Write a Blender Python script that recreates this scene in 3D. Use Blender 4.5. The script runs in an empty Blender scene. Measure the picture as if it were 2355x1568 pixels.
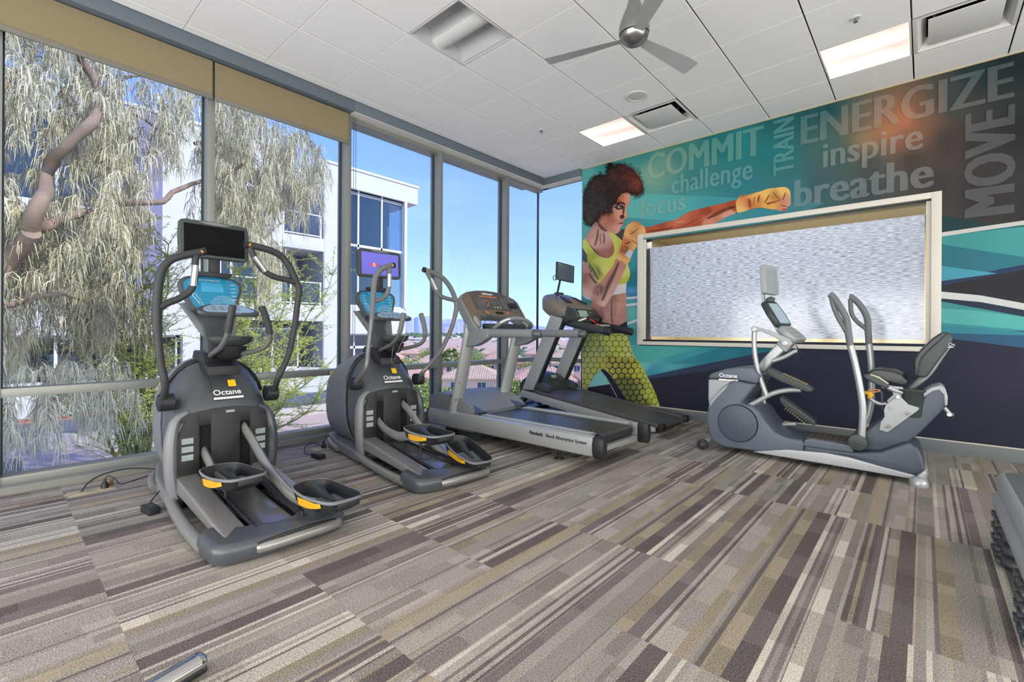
import bpy, bmesh, math, random
from mathutils import Vector, Matrix, Euler, noise as mnoise
from math import pi, sin, cos, radians
S = bpy.context.scene
COL = S.collection
# ---------------------------------------------------------------- camera
YAW, ROLL, FPX, CY, EYE = 0.727, 0.006, 1065.3, 762.8, 1.09
cam_d = bpy.data.cameras.new('camera'); cam = bpy.data.objects.new('camera', cam_d); COL.objects.link(cam)
cam_d.sensor_fit = 'HORIZONTAL'; cam_d.sensor_width = 36.0; cam_d.lens = 36.0 * FPX / 2355.0
cam_d.shift_y = (CY - 784.0) / 2355.0
cam_d.clip_start = 0.05; cam_d.clip_end = 60000
cam.matrix_world = Matrix.Translation((0, 0, EYE)) @ Matrix.Rotation(YAW, 4, 'Z') @ Matrix.Rotation(pi/2, 4, 'X') @ Matrix.Rotation(ROLL, 4, 'Z')
S.camera = cam
# ---------------------------------------------------------------- world, sun, exposure
w = bpy.data.worlds.new('sky'); S.world = w; w.use_nodes = True
nt = w.node_tree; nt.nodes.clear()
def N(nt, t, **k):
    n = nt.nodes.new(t)
    for a, b in k.items(): setattr(n, a, b)
    return n
tc = N(nt, 'ShaderNodeTexCoord'); sx = N(nt, 'ShaderNodeSeparateXYZ'); cr = N(nt, 'ShaderNodeValToRGB')
bg = N(nt, 'ShaderNodeBackground'); wo = N(nt, 'ShaderNodeOutputWorld')
nz = N(nt, 'ShaderNodeTexNoise'); nz.inputs['Scale'].default_value = 2.2; nz.inputs['Detail'].default_value = 5
mpn = N(nt, 'ShaderNodeMapping'); mpn.inputs['Scale'].default_value = (1, 1, 5)
mxr = N(nt, 'ShaderNodeMixRGB'); crc = N(nt, 'ShaderNodeValToRGB')
nt.links.new(tc.outputs['Generated'], sx.inputs[0]); nt.links.new(sx.outputs['Z'], cr.inputs[0])
nt.links.new(tc.outputs['Generated'], mpn.inputs[0]); nt.links.new(mpn.outputs[0], nz.inputs[0]); nt.links.new(nz.outputs[0], crc.inputs[0])
crc.color_ramp.elements[0].position = .55; crc.color_ramp.elements[0].color = (0, 0, 0, 1)
crc.color_ramp.elements[1].position = .9; crc.color_ramp.elements[1].color = (.35, .35, .35, 1)
nt.links.new(crc.outputs[0], mxr.inputs[0]); nt.links.new(cr.outputs[0], mxr.inputs[1]); mxr.inputs[2].default_value = (.85, .92, 1, 1)
nt.links.new(mxr.outputs[0], bg.inputs[0]); nt.links.new(bg.outputs[0], wo.inputs[0])
e = cr.color_ramp.elements
e[0].position = 0.0; e[0].color = (.58, .78, .97, 1)
e[1].position = 1.0; e[1].color = (.10, .22, .85, 1)
for p, c in ((.08, (.46, .70, 1.0)), (.18, (.32, .53, 1.0)), (.35, (.21, .38, .96)), (.6, (.15, .28, .92))):
    q = e.new(p); q.color = (*c, 1)
bg.inputs[1].default_value = 1.25
def lamp(name, kind, energy, loc, rot, color=(1, 1, 1), **k):
    d = bpy.data.lights.new(name, kind); d.energy = energy; d.color = color
    for a, b in k.items(): setattr(d, a, b)
    o = bpy.data.objects.new(name, d); COL.objects.link(o); o.location = loc; o.rotation_euler = rot
    return o
sun_dir = Vector((-.70, -.30, -.66)).normalized()     # the way the light travels
lamp('sun', 'SUN', 3.5, (0, 0, 30), sun_dir.to_track_quat('-Z', 'Y').to_euler(), (1, .96, .9), angle=.009)
# added area fills behind and to the right of the photographer, brightening the room
lamp('fill_rear', 'AREA', 420, (-.3, -3.3, 1.5), (radians(108), 0, 0), (1, .985, .96), shape='RECTANGLE', size=8, size_y=3.0)
lamp('fill_side', 'AREA', 270, (4.4, 1.2, 1.5), (radians(108), 0, radians(90)), (1, .985, .96), shape='RECTANGLE', size=8, size_y=3.0)
vs = S.view_settings; S.display_settings.display_device = 'sRGB'
vs.view_transform = 'Standard'; vs.look = 'None'; vs.gamma = 1; vs.use_curve_mapping = False; vs.exposure = 0.34
# ---------------------------------------------------------------- picture point -> world point on a plane
_s, _c = sin(YAW), cos(YAW)
def ray(u, v):
    x, y = u - 1177.5, v - CY
    a = x*cos(ROLL) + y*sin(ROLL); b = x*sin(ROLL) - y*cos(ROLL)
    R, z = a/FPX, b/FPX
    return Vector((R*_c - _s, R*_s + _c, z))
def AX(u, v, X): r = ray(u, v); return r*(X/r.x) + Vector((0, 0, EYE))
def AY(u, v, Y): r = ray(u, v); return r*(Y/r.y) + Vector((0, 0, EYE))
def AZ(u, v, Z=0): r = ray(u, v); return r*((Z-EYE)/r.z) + Vector((0, 0, EYE))
def AD(u, v, d): return ray(u, v)*d + Vector((0, 0, EYE))
# ---------------------------------------------------------------- materials
def srgb(r, g, b):
    f = lambda c: (c/255/12.92 if c/255 <= .04045 else ((c/255+.055)/1.055)**2.4)
    return (f(r), f(g), f(b))
MATS = {}
def mat(name, rgb, rough=.5, metal=0, var=.06, nscale=30, bump=0, bscale=200, coat=0, emit=0, spec=.5, lin=False):
    if name in MATS: return MATS[name]
    m = bpy.data.materials.new(name); m.use_nodes = True; t = m.node_tree; p = t.nodes['Principled BSDF']
    c = rgb if lin else srgb(*rgb)
    n = N(t, 'ShaderNodeTexNoise'); n.inputs['Scale'].default_value = nscale; n.inputs['Detail'].default_value = 4
    co = N(t, 'ShaderNodeTexCoord'); t.links.new(co.outputs['Object'], n.inputs['Vector'])
    mx = N(t, 'ShaderNodeMixRGB'); mx.inputs[1].default_value = (*[x*(1-var) for x in c], 1); mx.inputs[2].default_value = (*[min(1, x*(1+var)) for x in c], 1)
    t.links.new(n.outputs[0], mx.inputs[0]); t.links.new(mx.outputs[0], p.inputs['Base Color'])
    p.inputs['Roughness'].default_value = rough; p.inputs['Metallic'].default_value = metal
    p.inputs['Specular IOR Level'].default_value = spec; p.inputs['Coat Weight'].default_value = coat
    if bump:
        n2 = N(t, 'ShaderNodeTexNoise'); n2.inputs['Scale'].default_value = bscale; n2.inputs['Detail'].default_value = 3
        t.links.new(co.outputs['Object'], n2.inputs['Vector'])
        b = N(t, 'ShaderNodeBump'); b.inputs['Strength'].default_value = bump; b.inputs['Distance'].default_value = .002
        t.links.new(n2.outputs[0], b.inputs['Height']); t.links.new(b.outputs[0], p.inputs['Normal'])
    if emit:
        p.inputs['Emission Color'].default_value = (*c, 1); p.inputs['Emission Strength'].default_value = emit
    MATS[name] = m
    return m
def glass(name, tint=(1, 1, 1), refl=1.0, rough=0.0, ior=1.5):
    m = bpy.data.materials.new(name); m.use_nodes = True; t = m.node_tree; t.nodes.clear()
    o = N(t, 'ShaderNodeOutputMaterial'); tr = N(t, 'ShaderNodeBsdfTransparent'); g = N(t, 'ShaderNodeBsdfGlossy')
    fr = N(t, 'ShaderNodeFresnel'); fr.inputs[0].default_value = ior; mm = N(t, 'ShaderNodeMath', operation='MULTIPLY'); mm.inputs[1].default_value = refl
    mm.use_clamp = True
    mx = N(t, 'ShaderNodeMixShader'); tr.inputs[0].default_value = (*tint, 1); g.inputs['Roughness'].default_value = rough
    nn = N(t, 'ShaderNodeTexNoise'); nn.inputs['Scale'].default_value = 3; bb = N(t, 'ShaderNodeBump'); bb.inputs['Strength'].default_value = .01
    t.links.new(nn.outputs[0], bb.inputs['Height']); t.links.new(bb.outputs[0], g.inputs['Normal'])
    t.links.new(fr.outputs[0], mm.inputs[0]); t.links.new(mm.outputs[0], mx.inputs[0])
    t.links.new(tr.outputs[0], mx.inputs[1]); t.links.new(g.outputs[0], mx.inputs[2]); t.links.new(mx.outputs[0], o.inputs[0])
    return m
# ---------------------------------------------------------------- mesh building
class MB:
    """collects shapes in world space; build() links them as one mesh object"""
    def __init__(s): s.v = []; s.f = []; s.m = []; s.k = 0
    def add(s, vs, fs):
        o = len(s.v); s.v += [Vector(v) for v in vs]; s.f += [tuple(i+o for i in f) for f in fs]; s.m += [s.k]*len(fs); return s
    def box(s, x0, x1, y0, y1, z0, z1):
        return s.add([(x0,y0,z0),(x1,y0,z0),(x1,y1,z0),(x0,y1,z0),(x0,y0,z1),(x1,y0,z1),(x1,y1,z1),(x0,y1,z1)],
                     [(0,3,2,1),(4,5,6,7),(0,1,5,4),(1,2,6,5),(2,3,7,6),(3,0,4,7)])
    def obox(s, c, sx, sy, sz, R=None):
        c = Vector(c); R = R or Matrix.Identity(3)
        P = [c + R @ Vector((a*sx/2, b*sy/2, d*sz/2)) for d in (-1,1) for a,b in ((-1,-1),(1,-1),(1,1),(-1,1))]
        return s.add(P, [(0,3,2,1),(4,5,6,7),(0,1,5,4),(1,2,6,5),(2,3,7,6),(3,0,4,7)])
    def loft(s, rings, caps=True, closed=False):
        n = len(rings[0]); vs = [p for r in rings for p in r]; fs = []
        R = len(rings)
        for i in range(R if closed else R-1):
            for j in range(n):
                a, b = i*n+j, i*n+(j+1) % n; c, d = ((i+1) % R)*n+(j+1) % n, ((i+1) % R)*n+j
                fs.append((a, b, c, d))
        if caps and not closed: fs += [tuple(range(n))[::-1], tuple(range((R-1)*n, R*n))]
        return s.add(vs, fs)
    def tube(s, pts, r, n=10, caps=True, closed=False, sq=None):
        """swept tube; r number or list; sq=(a,b) flattens the section along its two axes"""
        P = [Vector(p) for p in pts]; k = len(P); rs = r if isinstance(r, (list, tuple)) else [r]*k
        rings = []; up = None
        for i in range(k):
            if closed: t = (P[(i+1) % k]-P[i-1])
            else: t = P[min(i+1, k-1)] - P[max(i-1, 0)]
            t.normalize()
            if up is None:
                up = Vector((0,0,1)) if abs(t.z) < .9 else Vector((0,1,0))
            a = up.cross(t)
            if a.length < 1e-5: a = Vector((1,0,0)).cross(t)
            a.normalize(); b = t.cross(a); up = b
            sa, sb = sq or (1, 1)
            rings.append([P[i] + a*cos(2*pi*j/n)*rs[i]*sa + b*sin(2*pi*j/n)*rs[i]*sb for j in range(n)])
        return s.loft(rings, caps, closed)
    def cyl(s, a, b, r, r2=None, n=20): return s.tube([a, b], [r, r if r2 is None else r2], n)
    def prism(s, poly, axis, a, b):
        """poly of 2-D points extruded along axis from a to b; X:(y,z) Y:(x,z) Z:(x,y)"""
        def p(q, t): return {'X': (t, q[0], q[1]), 'Y': (q[0], t, q[1]), 'Z': (q[0], q[1], t)}[axis]
        n = len(poly); vs = [p(q, a) for q in poly] + [p(q, b) for q in poly]
        return s.add(vs, [tuple(range(n))[::-1], tuple(range(n, 2*n))] + [(i, (i+1) % n, n+(i+1) % n, n+i) for i in range(n)])
    def poly(s, pts): return s.add(pts, [tuple(range(len(pts)))])
    def build(s, name, m, parent=None, smooth=False, bevel=0, seg=2, org=None, kind=None, label=None):
        me = bpy.data.meshes.new(name)
        O = Vector(org) if org is not None else (Vector(parent['_o']) if parent is not None and '_o' in parent else Vector((0,0,0)))
        me.from_pydata([v - O for v in s.v], [], s.f)
        ms = m if isinstance(m, (list, tuple)) else [m]
        for q in ms: me.materials.append(q)
        if len(ms) > 1: me.polygons.foreach_set('material_index', s.m)
        bm = bmesh.new(); bm.from_mesh(me)
        bmesh.ops.recalc_face_normals(bm, faces=bm.faces)
        if bevel:
            es = [e for e in bm.edges if len(e.link_faces) == 2 and e.calc_face_angle() > .5]
            bmesh.ops.bevel(bm, geom=es, offset=bevel, segments=seg, profile=.6, affect='EDGES', clamp_overlap=True)
        bm.to_mesh(me); bm.free()
        if smooth or bevel:
            me.polygons.foreach_set('use_smooth', [True]*len(me.polygons))
            me.set_sharp_from_angle(angle=radians(smooth if smooth and smooth is not True else 38))
        o = bpy.data.objects.new(name, me); COL.objects.link(o)
        if parent is not None: o.parent = parent
        o['_o'] = list(O)
        if org is not None and parent is None: o.location = O
        if kind: o['kind'] = kind
        if label: o['label'] = label
        return o
def thing(name, label, cat, loc=(0,0,0), group=None):
    o = bpy.data.objects.new(name, None); COL.objects.link(o); o.location = loc; o['_o'] = list(loc); o.empty_display_size = .1
    o['label'] = label; o['category'] = cat
    if group: o['group'] = group
    return o
def tag(o, label, cat, group=None):
    o['label'] = label; o['category'] = cat
    if group: o['group'] = group
    return o
def struct(o): o['kind'] = 'structure'; return o
def copy_tree(o, parent=None):
    c = o.copy(); COL.objects.link(c)
    if parent: c.parent = parent
    for ch in list(o.children): copy_tree(ch, c)
    return c
def smooth_path(pts, k=6):
    """Catmull-Rom through the points"""
    P = [Vector(p) for p in pts]; out = []
    for i in range(len(P)-1):
        a, b, c, d = P[max(i-1, 0)], P[i], P[i+1], P[min(i+2, len(P)-1)]
        for j in range(k):
            t = j/k
            out.append(.5*((2*b) + (c-a)*t + (2*a-5*b+4*c-d)*t*t + (3*b-a-3*c+d)*t*t*t))
    return out + [P[-1]]
def rpoly(pts, r, k=4):
    """2-D polygon with rounded corners"""
    out = []; n = len(pts)
    for i in range(n):
        p, a, b = Vector(pts[i][:2]), Vector(pts[i-1][:2]), Vector(pts[(i+1) % n][:2])
        rr = pts[i][2] if len(pts[i]) > 2 else r
        da, db = (a-p), (b-p); q = min(rr, da.length*.48, db.length*.48)
        s_, e_ = p + da.normalized()*q, p + db.normalized()*q
        for j in range(k+1):
            t = j/k; out.append(tuple((1-t)**2*s_ + 2*t*(1-t)*p + t*t*e_))
    return out
def text_mesh(txt, size, name='lettering', m=None, parent=None, M=None, sx=1, extrude=.0006, spacing=1, bold=0):
    """lettering as thin raised mesh; M places its baseline-left corner, local x along the text, y up, z out"""
    cu = bpy.data.curves.new(name, 'FONT'); cu.body = txt; cu.size = size; cu.extrude = extrude; cu.space_character = spacing; cu.offset = bold
    cu.resolution_u = 4
    ob = bpy.data.objects.new(name, cu)
    me = bpy.data.meshes.new_from_object(ob); bpy.data.objects.remove(ob); bpy.data.curves.remove(cu)
    O = Vector(parent['_o']) if parent is not None and '_o' in parent else Vector((0,0,0))
    me.transform(Matrix.Translation(-O) @ M @ Matrix.Diagonal((sx, 1, 1, 1)))
    me.materials.clear(); me.materials.append(m); me.name = name
    o = bpy.data.objects.new(name, me); COL.objects.link(o); o['_o'] = list(O)
    if parent is not None: o.parent = parent
    return o
def frame_M(org, x, y):
    x = Vector(x).normalized(); y = Vector(y); y = (y - x*y.dot(x)).normalized(); z = x.cross(y)
    return Matrix.Translation(org) @ Matrix((x, y, z)).transposed().to_4x4()
# ================================================================ THE ROOM
H = 3.497; YM = 5.80; XB = -4.46; XF = -4.585; XG = -4.70
GX, GY, T = -3.742, 2.843, .61
XR, YB = 4.6, -3.5
M_tile = mat('ceiling tile', (238, 238, 237), .9, var=.02, nscale=300, bump=.25, bscale=500)
M_dark = mat('shadow gap metal', (40, 40, 42), .7)
M_frame = mat('anodised aluminium', (142, 145, 140), .42, .35, var=.03)
M_frame_dk = mat('glazing gasket', (42, 58, 70), .5)
M_beam = mat('blue grey painted steel', (96, 108, 117), .5, var=.03)
M_white = mat('white wall paint', (216, 215, 211), .8, var=.02, bump=.1)
M_trimw = mat('cream window frame paint', (208, 204, 194), .45, var=.02)
M_base = mat('grey vinyl skirting', (106, 112, 116), .6, var=.04)
M_cap = mat('skirting top bead', (196, 188, 172), .6)
M_shade = mat('beige roller blind fabric', (134, 122, 95), .95, var=.05, nscale=400, bump=.3, bscale=900)
M_hem = mat('blind hem grey', (118, 116, 108), .8)
M_black = mat('black plastic', (18, 19, 21), .45, var=.1)
# ceiling: dark plenum and every tile by itself
pl = struct(MB().box(XB, XR, YB, YM+.02, H+.22, H+.3).build('ceiling', M_dark))
holes = {(1, -1), (1, 3), (2, 3), (5, 3), (6, 3)}
cache = {}
for i in range(-2, 14):
    for j in range(-11, 5):
        x0, x1 = GX + T*i, GX + T*(i+1); y0, y1 = GY + T*j, GY + T*(j+1)
        x0 = max(x0, XB); x1 = min(x1, XR); y0 = max(y0, YB); y1 = min(y1, YM)
        if x1 - x0 < .02 or y1 - y0 < .02 or (i, j) in holes: continue
        k = (round(x1-x0, 3), round(y1-y0, 3))
        if k in cache:
            o = bpy.data.objects.new('ceiling_tile', cache[k]); COL.objects.link(o); o.parent = pl
        else:
            a, b = k[0]/2-.0055, k[1]/2-.0018
            o = MB().loft([[(-a,-b,.014),(a,-b,.014),(a,b,.014),(-a,b,.014)], [(-a,-b,.002),(a,-b,.002),(a,b,.002),(-a,b,.002)],
                           [(-a+.002,-b+.002,0),(a-.002,-b+.002,0),(a-.002,b-.002,0),(-a+.002,b-.002,0)]]).build('ceiling_tile', M_tile, pl, org=(0,0,0))
            cache[k] = o.data
        o.location = ((x0+x1)/2, (y0+y1)/2, H)
# carpet tiles
def carpet_mat():
    m = bpy.data.materials.new('striped carpet tile'); m.use_nodes = True; t = m.node_tree; p = t.nodes['Principled BSDF']; L = t.links.new
    tc = N(t, 'ShaderNodeTexCoord'); oi = N(t, 'ShaderNodeObjectInfo'); sp = N(t, 'ShaderNodeSeparateXYZ'); L(tc.outputs['Object'], sp.inputs[0])
    def M(op, a, b=0.0, c=None):
        n = N(t, 'ShaderNodeMath', operation=op)
        for i, x in enumerate((a, b) if c is None else (a, b, c)):
            if isinstance(x, (int, float)): n.inputs[i].default_value = x
            else: L(x, n.inputs[i])
        return n.outputs[0]
    def vor(w, scale):
        v = N(t, 'ShaderNodeTexVoronoi', voronoi_dimensions='1D', feature='F1'); v.inputs['Scale'].default_value = scale; v.inputs['Randomness'].default_value = 1
        L(w, v.inputs['W']); s_ = N(t, 'ShaderNodeSeparateColor'); L(v.outputs['Color'], s_.inputs[0]); return s_
    rnd = M('MULTIPLY', M('FLOOR', M('MULTIPLY', oi.outputs['Random'], 5.0)), 7.31)
    x = M('ADD', sp.outputs['X'], rnd)
    wide = vor(x, 17.0)                      # broad bands
    thin = vor(M('ADD', x, 3.3), 62.0)       # pin stripes
    # along-stripe blocks, shifted per band
    yb = M('ADD', M('ADD', sp.outputs['Y'], rnd), M('MULTIPLY', wide.outputs[1], 9.0))
    blk = vor(yb, 4.0)
    usethin = M('GREATER_THAN', wide.outputs[2], .62)
    v = M('ADD', M('MULTIPLY', usethin, thin.outputs[0]), M('MULTIPLY', M('SUBTRACT', 1.0, usethin), wide.outputs[0]))
    cr = N(t, 'ShaderNodeValToRGB'); cr.color_ramp.interpolation = 'CONSTANT'; L(v, cr.inputs[0]); e = cr.color_ramp.elements
    pal = [(0, (112, 104, 102)), (.13, (162, 155, 147)), (.30, (148, 141, 134)), (.40, (176, 169, 158)), (.56, (162, 150, 130)), (.68, (170, 163, 155)), (.80, (200, 193, 180)), (.92, (126, 117, 115))]
    e[0].position = 0; e[0].color = (*srgb(*pal[0][1]), 1); e[1].position = pal[1][0]; e[1].color = (*srgb(*pal[1][1]), 1)
    for q, c in pal[2:]: k = e.new(q); k.color = (*srgb(*c), 1)
    nz = N(t, 'ShaderNodeTexNoise'); nz.inputs['Scale'].default_value = 330; nz.inputs['Detail'].default_value = 2; L(tc.outputs['Object'], nz.inputs['Vector'])
    n2 = N(t, 'ShaderNodeTexNoise'); n2.inputs['Scale'].default_value = 3; L(tc.outputs['Object'], n2.inputs['Vector'])
    nb_ = N(t, 'ShaderNodeTexNoise'); nb_.inputs['Scale'].default_value = 140; nb_.inputs['Detail'].default_value = 3; L(tc.outputs['Object'], nb_.inputs['Vector'])
    f = M('ADD', M('MULTIPLY_ADD', nz.outputs[0], 3.0, -.62), M('MULTIPLY', M('SUBTRACT', nb_.outputs[0], .5), 1.1))
    f = M('ADD', f, M('MULTIPLY', M('SUBTRACT', blk.outputs[0], .5), .34))
    mx = N(t, 'ShaderNodeVectorMath', operation='SCALE'); L(cr.outputs[0], mx.inputs[0]); L(f, mx.inputs['Scale'])
    L(mx.outputs[0], p.inputs['Base Color']); p.inputs['Roughness'].default_value = .95; p.inputs['Specular IOR Level'].default_value = .15
    b = N(t, 'ShaderNodeBump'); b.inputs['Strength'].default_value = .6; b.inputs['Distance'].default_value = .003; L(nz.outputs[0], b.inputs['Height']); L(b.outputs[0], p.inputs['Normal'])
    return m
M_carpet = carpet_mat()
M_slab = mat('floor slab', (90, 86, 80), .9)
fl = struct(MB().box(-4.75, XR+.1, YB-.1, YM+.1, -.3, -.006).build('floor', M_slab))
# carpet row joints sit at y = 5.20, 4.59, ...
proto = None; rr = random.Random(5)
for i in range(0, 16):
    for j in range(0, 16):
        x0 = -4.52 + T*i; y0 = 5.20 + T - T*j
        x1 = x0 + T; a0, a1 = y0 - T, y0
        a1 = min(a1, YM); a0 = max(a0, YB); x1 = min(x1, XR)
        if x1-x0 < .05 or a1-a0 < .05: continue
        if proto is None or abs(a1-a0-T) > .01 or abs(x1-x0-T) > .01:
            hx, hy = (x1-x0)/2-.0003, (a1-a0)/2-.0003
            o = MB().box(-hx, hx, -hy, hy, -.006, 0).build('carpet_tile', M_carpet, fl, org=(0,0,0))
            if proto is None and abs(a1-a0-T) < .01: proto = o
        else:
            o = proto.copy(); COL.objects.link(o)
        o.location = ((x0+x1)/2, (a0+a1)/2, 0)
# window wall -------------------------------------------------------
gl = glass('clear glazing', (.95, .97, .98), refl=.07)
ML = [-1.20, .043-.055, 1.276-.055+.003, 2.553-.055, 3.815-.055, 5.078-.055]     # left edges of mullion faces
ww = struct(MB().box(-4.75, -4.50, YB, YM+.15, -.006, .045).box(XG-.05, -4.5, YB, YM+.15, H-.11, H+.31).build('wall_left', [M_frame]))
MB().box(XG-.02, -4.592, YB, YM+.1, .045, .095).build('sill_frame', M_frame, ww, bevel=.002)
MB().box(XG-.02, -4.60, YB, YM+.1, H-.16, H-.11).build('head_frame', M_frame, ww, bevel=.002)
for y in ML + [-2.45]:
    MB().box(XG-.07, XF, y, y+.055, .045, H-.11).build('mullion', M_frame, ww, bevel=.002)
    MB().box(XG-.02, XG+.012, y-.012, y+.067, .09, H-.15).build('gasket', M_frame_dk, ww)
ys = [YB, -2.45] + ML + [YM+.1]
for a, b in zip(ys, ys[1:]):
    MB().box(XG-.02, XF-.004, a+.055, b, .628, .688).build('transom', M_frame, ww, bevel=.002)
    for z0, z1 in ((.09, .63), (.686, H-.155)):
        MB().box(XG-.006, XG, a+.055, b, z0, z1).build('pane', gl, ww)
# blue grey beam with its light lip
bm_ = struct(MB().box(XB-.14, XB, YB, 2.512, H-.112, H+.02).build('trim_1', M_beam, bevel=.002))
MB().box(XB-.14, XB, 2.514, 5.745, H-.112, H+.02).build('beam_panel', M_beam, bm_, bevel=.002)
MB().box(XB-.14, -3.79, 5.747, 5.83, H-.112, H+.02).build('beam_panel', M_beam, bm_, bevel=.002)
MB().box(XB-.15, XB-.002, 2.516, 5.74, H-.118, H-.112).box(XB-.15, -3.79, 5.749, 5.88, H-.118, H-.112).build('white_lip', M_trimw, bm_)
# return window at the end of the mural wall
rw = struct(MB().box(-4.62, -3.79, YM+.02, YM+.16, H-.11, H+.31).box(-4.62, -3.79, YM-.08, YM+.14, -.006, .045).build('window_1', M_frame))
MB().box(-4.66, -3.79, YM+.06, YM+.14, .628, .688).box(-4.66, -3.79, YM+.04, YM+.14, .045, .095).build('transom', M_frame, rw, bevel=.002)
MB().box(-4.66, -3.79, YM+.098, YM+.104, .688, H-.11).box(-4.66, -3.79, YM+.098, YM+.104, .095, .628).build('pane', gl, rw)
MB().box(XG-.012, XG+.014, YM+.09, YM+.115, .045, H-.11).build('corner_joint', M_frame_dk, rw)
# granite-look soffit outside
M_soffit = mat('exterior stucco soffit', (168, 174, 176), .9, var=.3, nscale=60)
so = struct(MB().box(XG-.17, XG-.02, 2.45, YM-.1, H-.12, H+.31).build('trim_2', M_soffit))
# roller blinds
def blind(y0, y1, lab):
    b = thing('roller_blind', lab, 'blind', (-4.535, (y0+y1)/2, H-.115), 'roller blinds along the window wall')
    MB().box(-4.537, -4.535, y0, y1, 3.085, H-.12).build('blind_fabric', M_shade, b)
    MB().box(-4.545, -4.527, y0, y1, 3.05, 3.088).build('hem_bar', M_hem, b, bevel=.003)
    MB().tube([(-4.56, y0, H-.135), (-4.56, y1, H-.135)], .02, 14).build('roller_tube', M_shade, b, smooth=True)
    return b
blind(-1.25, 1.243, 'beige roller blind, the left and wider-looking one over the willow view')
blind(1.262, 2.49, 'beige roller blind, the right one ending beside the bare sky window')
# chain of the right blind
ch = MB()
ch.tube([(-4.55, 2.56, z) for z in (3.36, .9)], .0025, 5).tube([(-4.55, 2.585, z) for z in (3.36, .9)], .0025, 5)
tag(ch.build('blind_chain', M_frame_dk), 'thin blind pull chain hanging against the first clear sky pane', 'chain')
# back and right walls (behind and beside the photographer)
struct(MB().box(-4.7, XR+.1, YB-.1, YB, 0, H+.31).build('wall_back', M_white))
struct(MB().box(XR, XR+.1, YB, YM+.3, 0, H+.31).build('wall_right', M_white))
# mural wall, four boxes around the interior window
WX0, WX1, WZ0, WZ1 = -2.882, .117, .929, 2.403
M_navy = mat('dark printed wall vinyl', (36, 40, 58), .6, var=.08)
mw = struct(MB().box(-3.79, WX0, YM, YM+.16, 0, H+.31).box(WX1, XR, YM, YM+.16, 0, H+.31).box(WX0, WX1, YM, YM+.16, 0, WZ0).box(WX0, WX1, YM, YM+.16, WZ1, H+.31).build('wall_front', M_navy))
bb = struct(MB().box(-3.78, XR, YM-.014, YM, 0, .118).build('baseboard_front', M_base, bevel=.002))
MB().prism([(YM-.014, .118), (YM-.002, .118), (YM-.002, .128), (YM-.009, .128)], 'X', -3.78, XR).build('top_bead', M_cap, bb)
tr = struct(MB().box(-3.78, XR, YM-.012, YM-.001, H-.012, H+.01).build('trim_3', mat('ceiling edge bead', (176, 166, 130), .6)))
# interior window: frame, glass, woven shade, room behind
fm = MB(); d0, d1 = YM-.035, YM+.16
X0, X1, Z0, Z1 = WX0, WX1, WZ0, WZ1; q = .072
wf = struct(MB().box(X0, X0+q, d0, d1, Z0, Z1).box(X1-q, X1, d0, d1, Z0, Z1).box(X0+q, X1-q, d0, d1, Z0, Z0+.045).box(X0+q, X1-q, d0, d1, Z1-.055, Z1).build('window_2', M_trimw, bevel=.003))
q2 = .035
MB().box(X0+q, X0+q+q2, YM+.0, d1, Z0+.045, Z1-.055).box(X1-q-q2, X1-q, YM, d1, Z0+.045, Z1-.055).box(X0+q+q2, X1-q-q2, YM+.02, d1, Z1-.07, Z1-.055).build('inner_frame', M_trimw, wf, bevel=.002)
MB().box(X0+q+q2, X0+q+q2+.006, YM+.01, d1, Z0+.045, Z1-.07).box(X0+q+q2, X1-q-q2, YM+.01, d1, Z1-.076, Z1-.07).build('gasket', M_black, wf)
g2 = glass('tinted film glazing', (.92, .95, .98), rough=.14, refl=1.05, ior=1.5)
MB().box(X0+q+q2, X1-q-q2, YM+.05, YM+.056, Z0+.045, Z1-.07).build('pane', g2, wf)
def weave_mat():
    m = bpy.data.materials.new('woven translucent shade'); m.use_nodes = True; t = m.node_tree; p = t.nodes['Principled BSDF']; L = t.links.new
    tc = N(t, 'ShaderNodeTexCoord'); mp = N(t, 'ShaderNodeMapping'); mp.inputs['Scale'].default_value = (16, 1, 150); L(tc.outputs['Object'], mp.inputs[0])
    n = N(t, 'ShaderNodeTexNoise'); n.inputs['Scale'].default_value = 1; n.inputs['Detail'].default_value = 3; L(mp.outputs[0], n.inputs[0])
    cr = N(t, 'ShaderNodeValToRGB'); L(n.outputs[0], cr.inputs[0]); e = cr.color_ramp.elements
    e[0].position = .34; e[0].color = (*srgb(166, 169, 182), 1); e[1].position = .60; e[1].color = (*srgb(226, 230, 240), 1)
    L(cr.outputs[0], p.inputs['Base Color']); p.inputs['Roughness'].default_value = .9
    tl = N(t, 'ShaderNodeBsdfTranslucent'); mxs = N(t, 'ShaderNodeMixShader'); mxs.inputs[0].default_value = .45; L(cr.outputs[0], tl.inputs[0])
    L(p.outputs[0], mxs.inputs[1]); L(tl.outputs[0], mxs.inputs[2]); L(mxs.outputs[0], t.nodes['Material Output'].inputs[0])
    b = N(t, 'ShaderNodeBump'); b.inputs['Strength'].default_value = .4; b.inputs['Distance'].default_value = .004; L(n.outputs[0], b.inputs['Height']); L(b.outputs[0], p.inputs['Normal'])
    return m
sh = thing('woven_shade', 'pale woven window shade filling the interior window behind the recumbent elliptical', 'blind', (-1.35, YM+.12, Z1-.08))
MB().box(X0+q+q2+.01, X1-q-q2-.01, YM+.12, YM+.122, 1.045, 2.235).build('shade_fabric', weave_mat(), sh)
MB().box(X0+q+q2+.01, X1-q-q2-.01, YM+.117, YM+.125, 1.035, 1.047).build('bottom_bar', M_white, sh)
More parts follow.
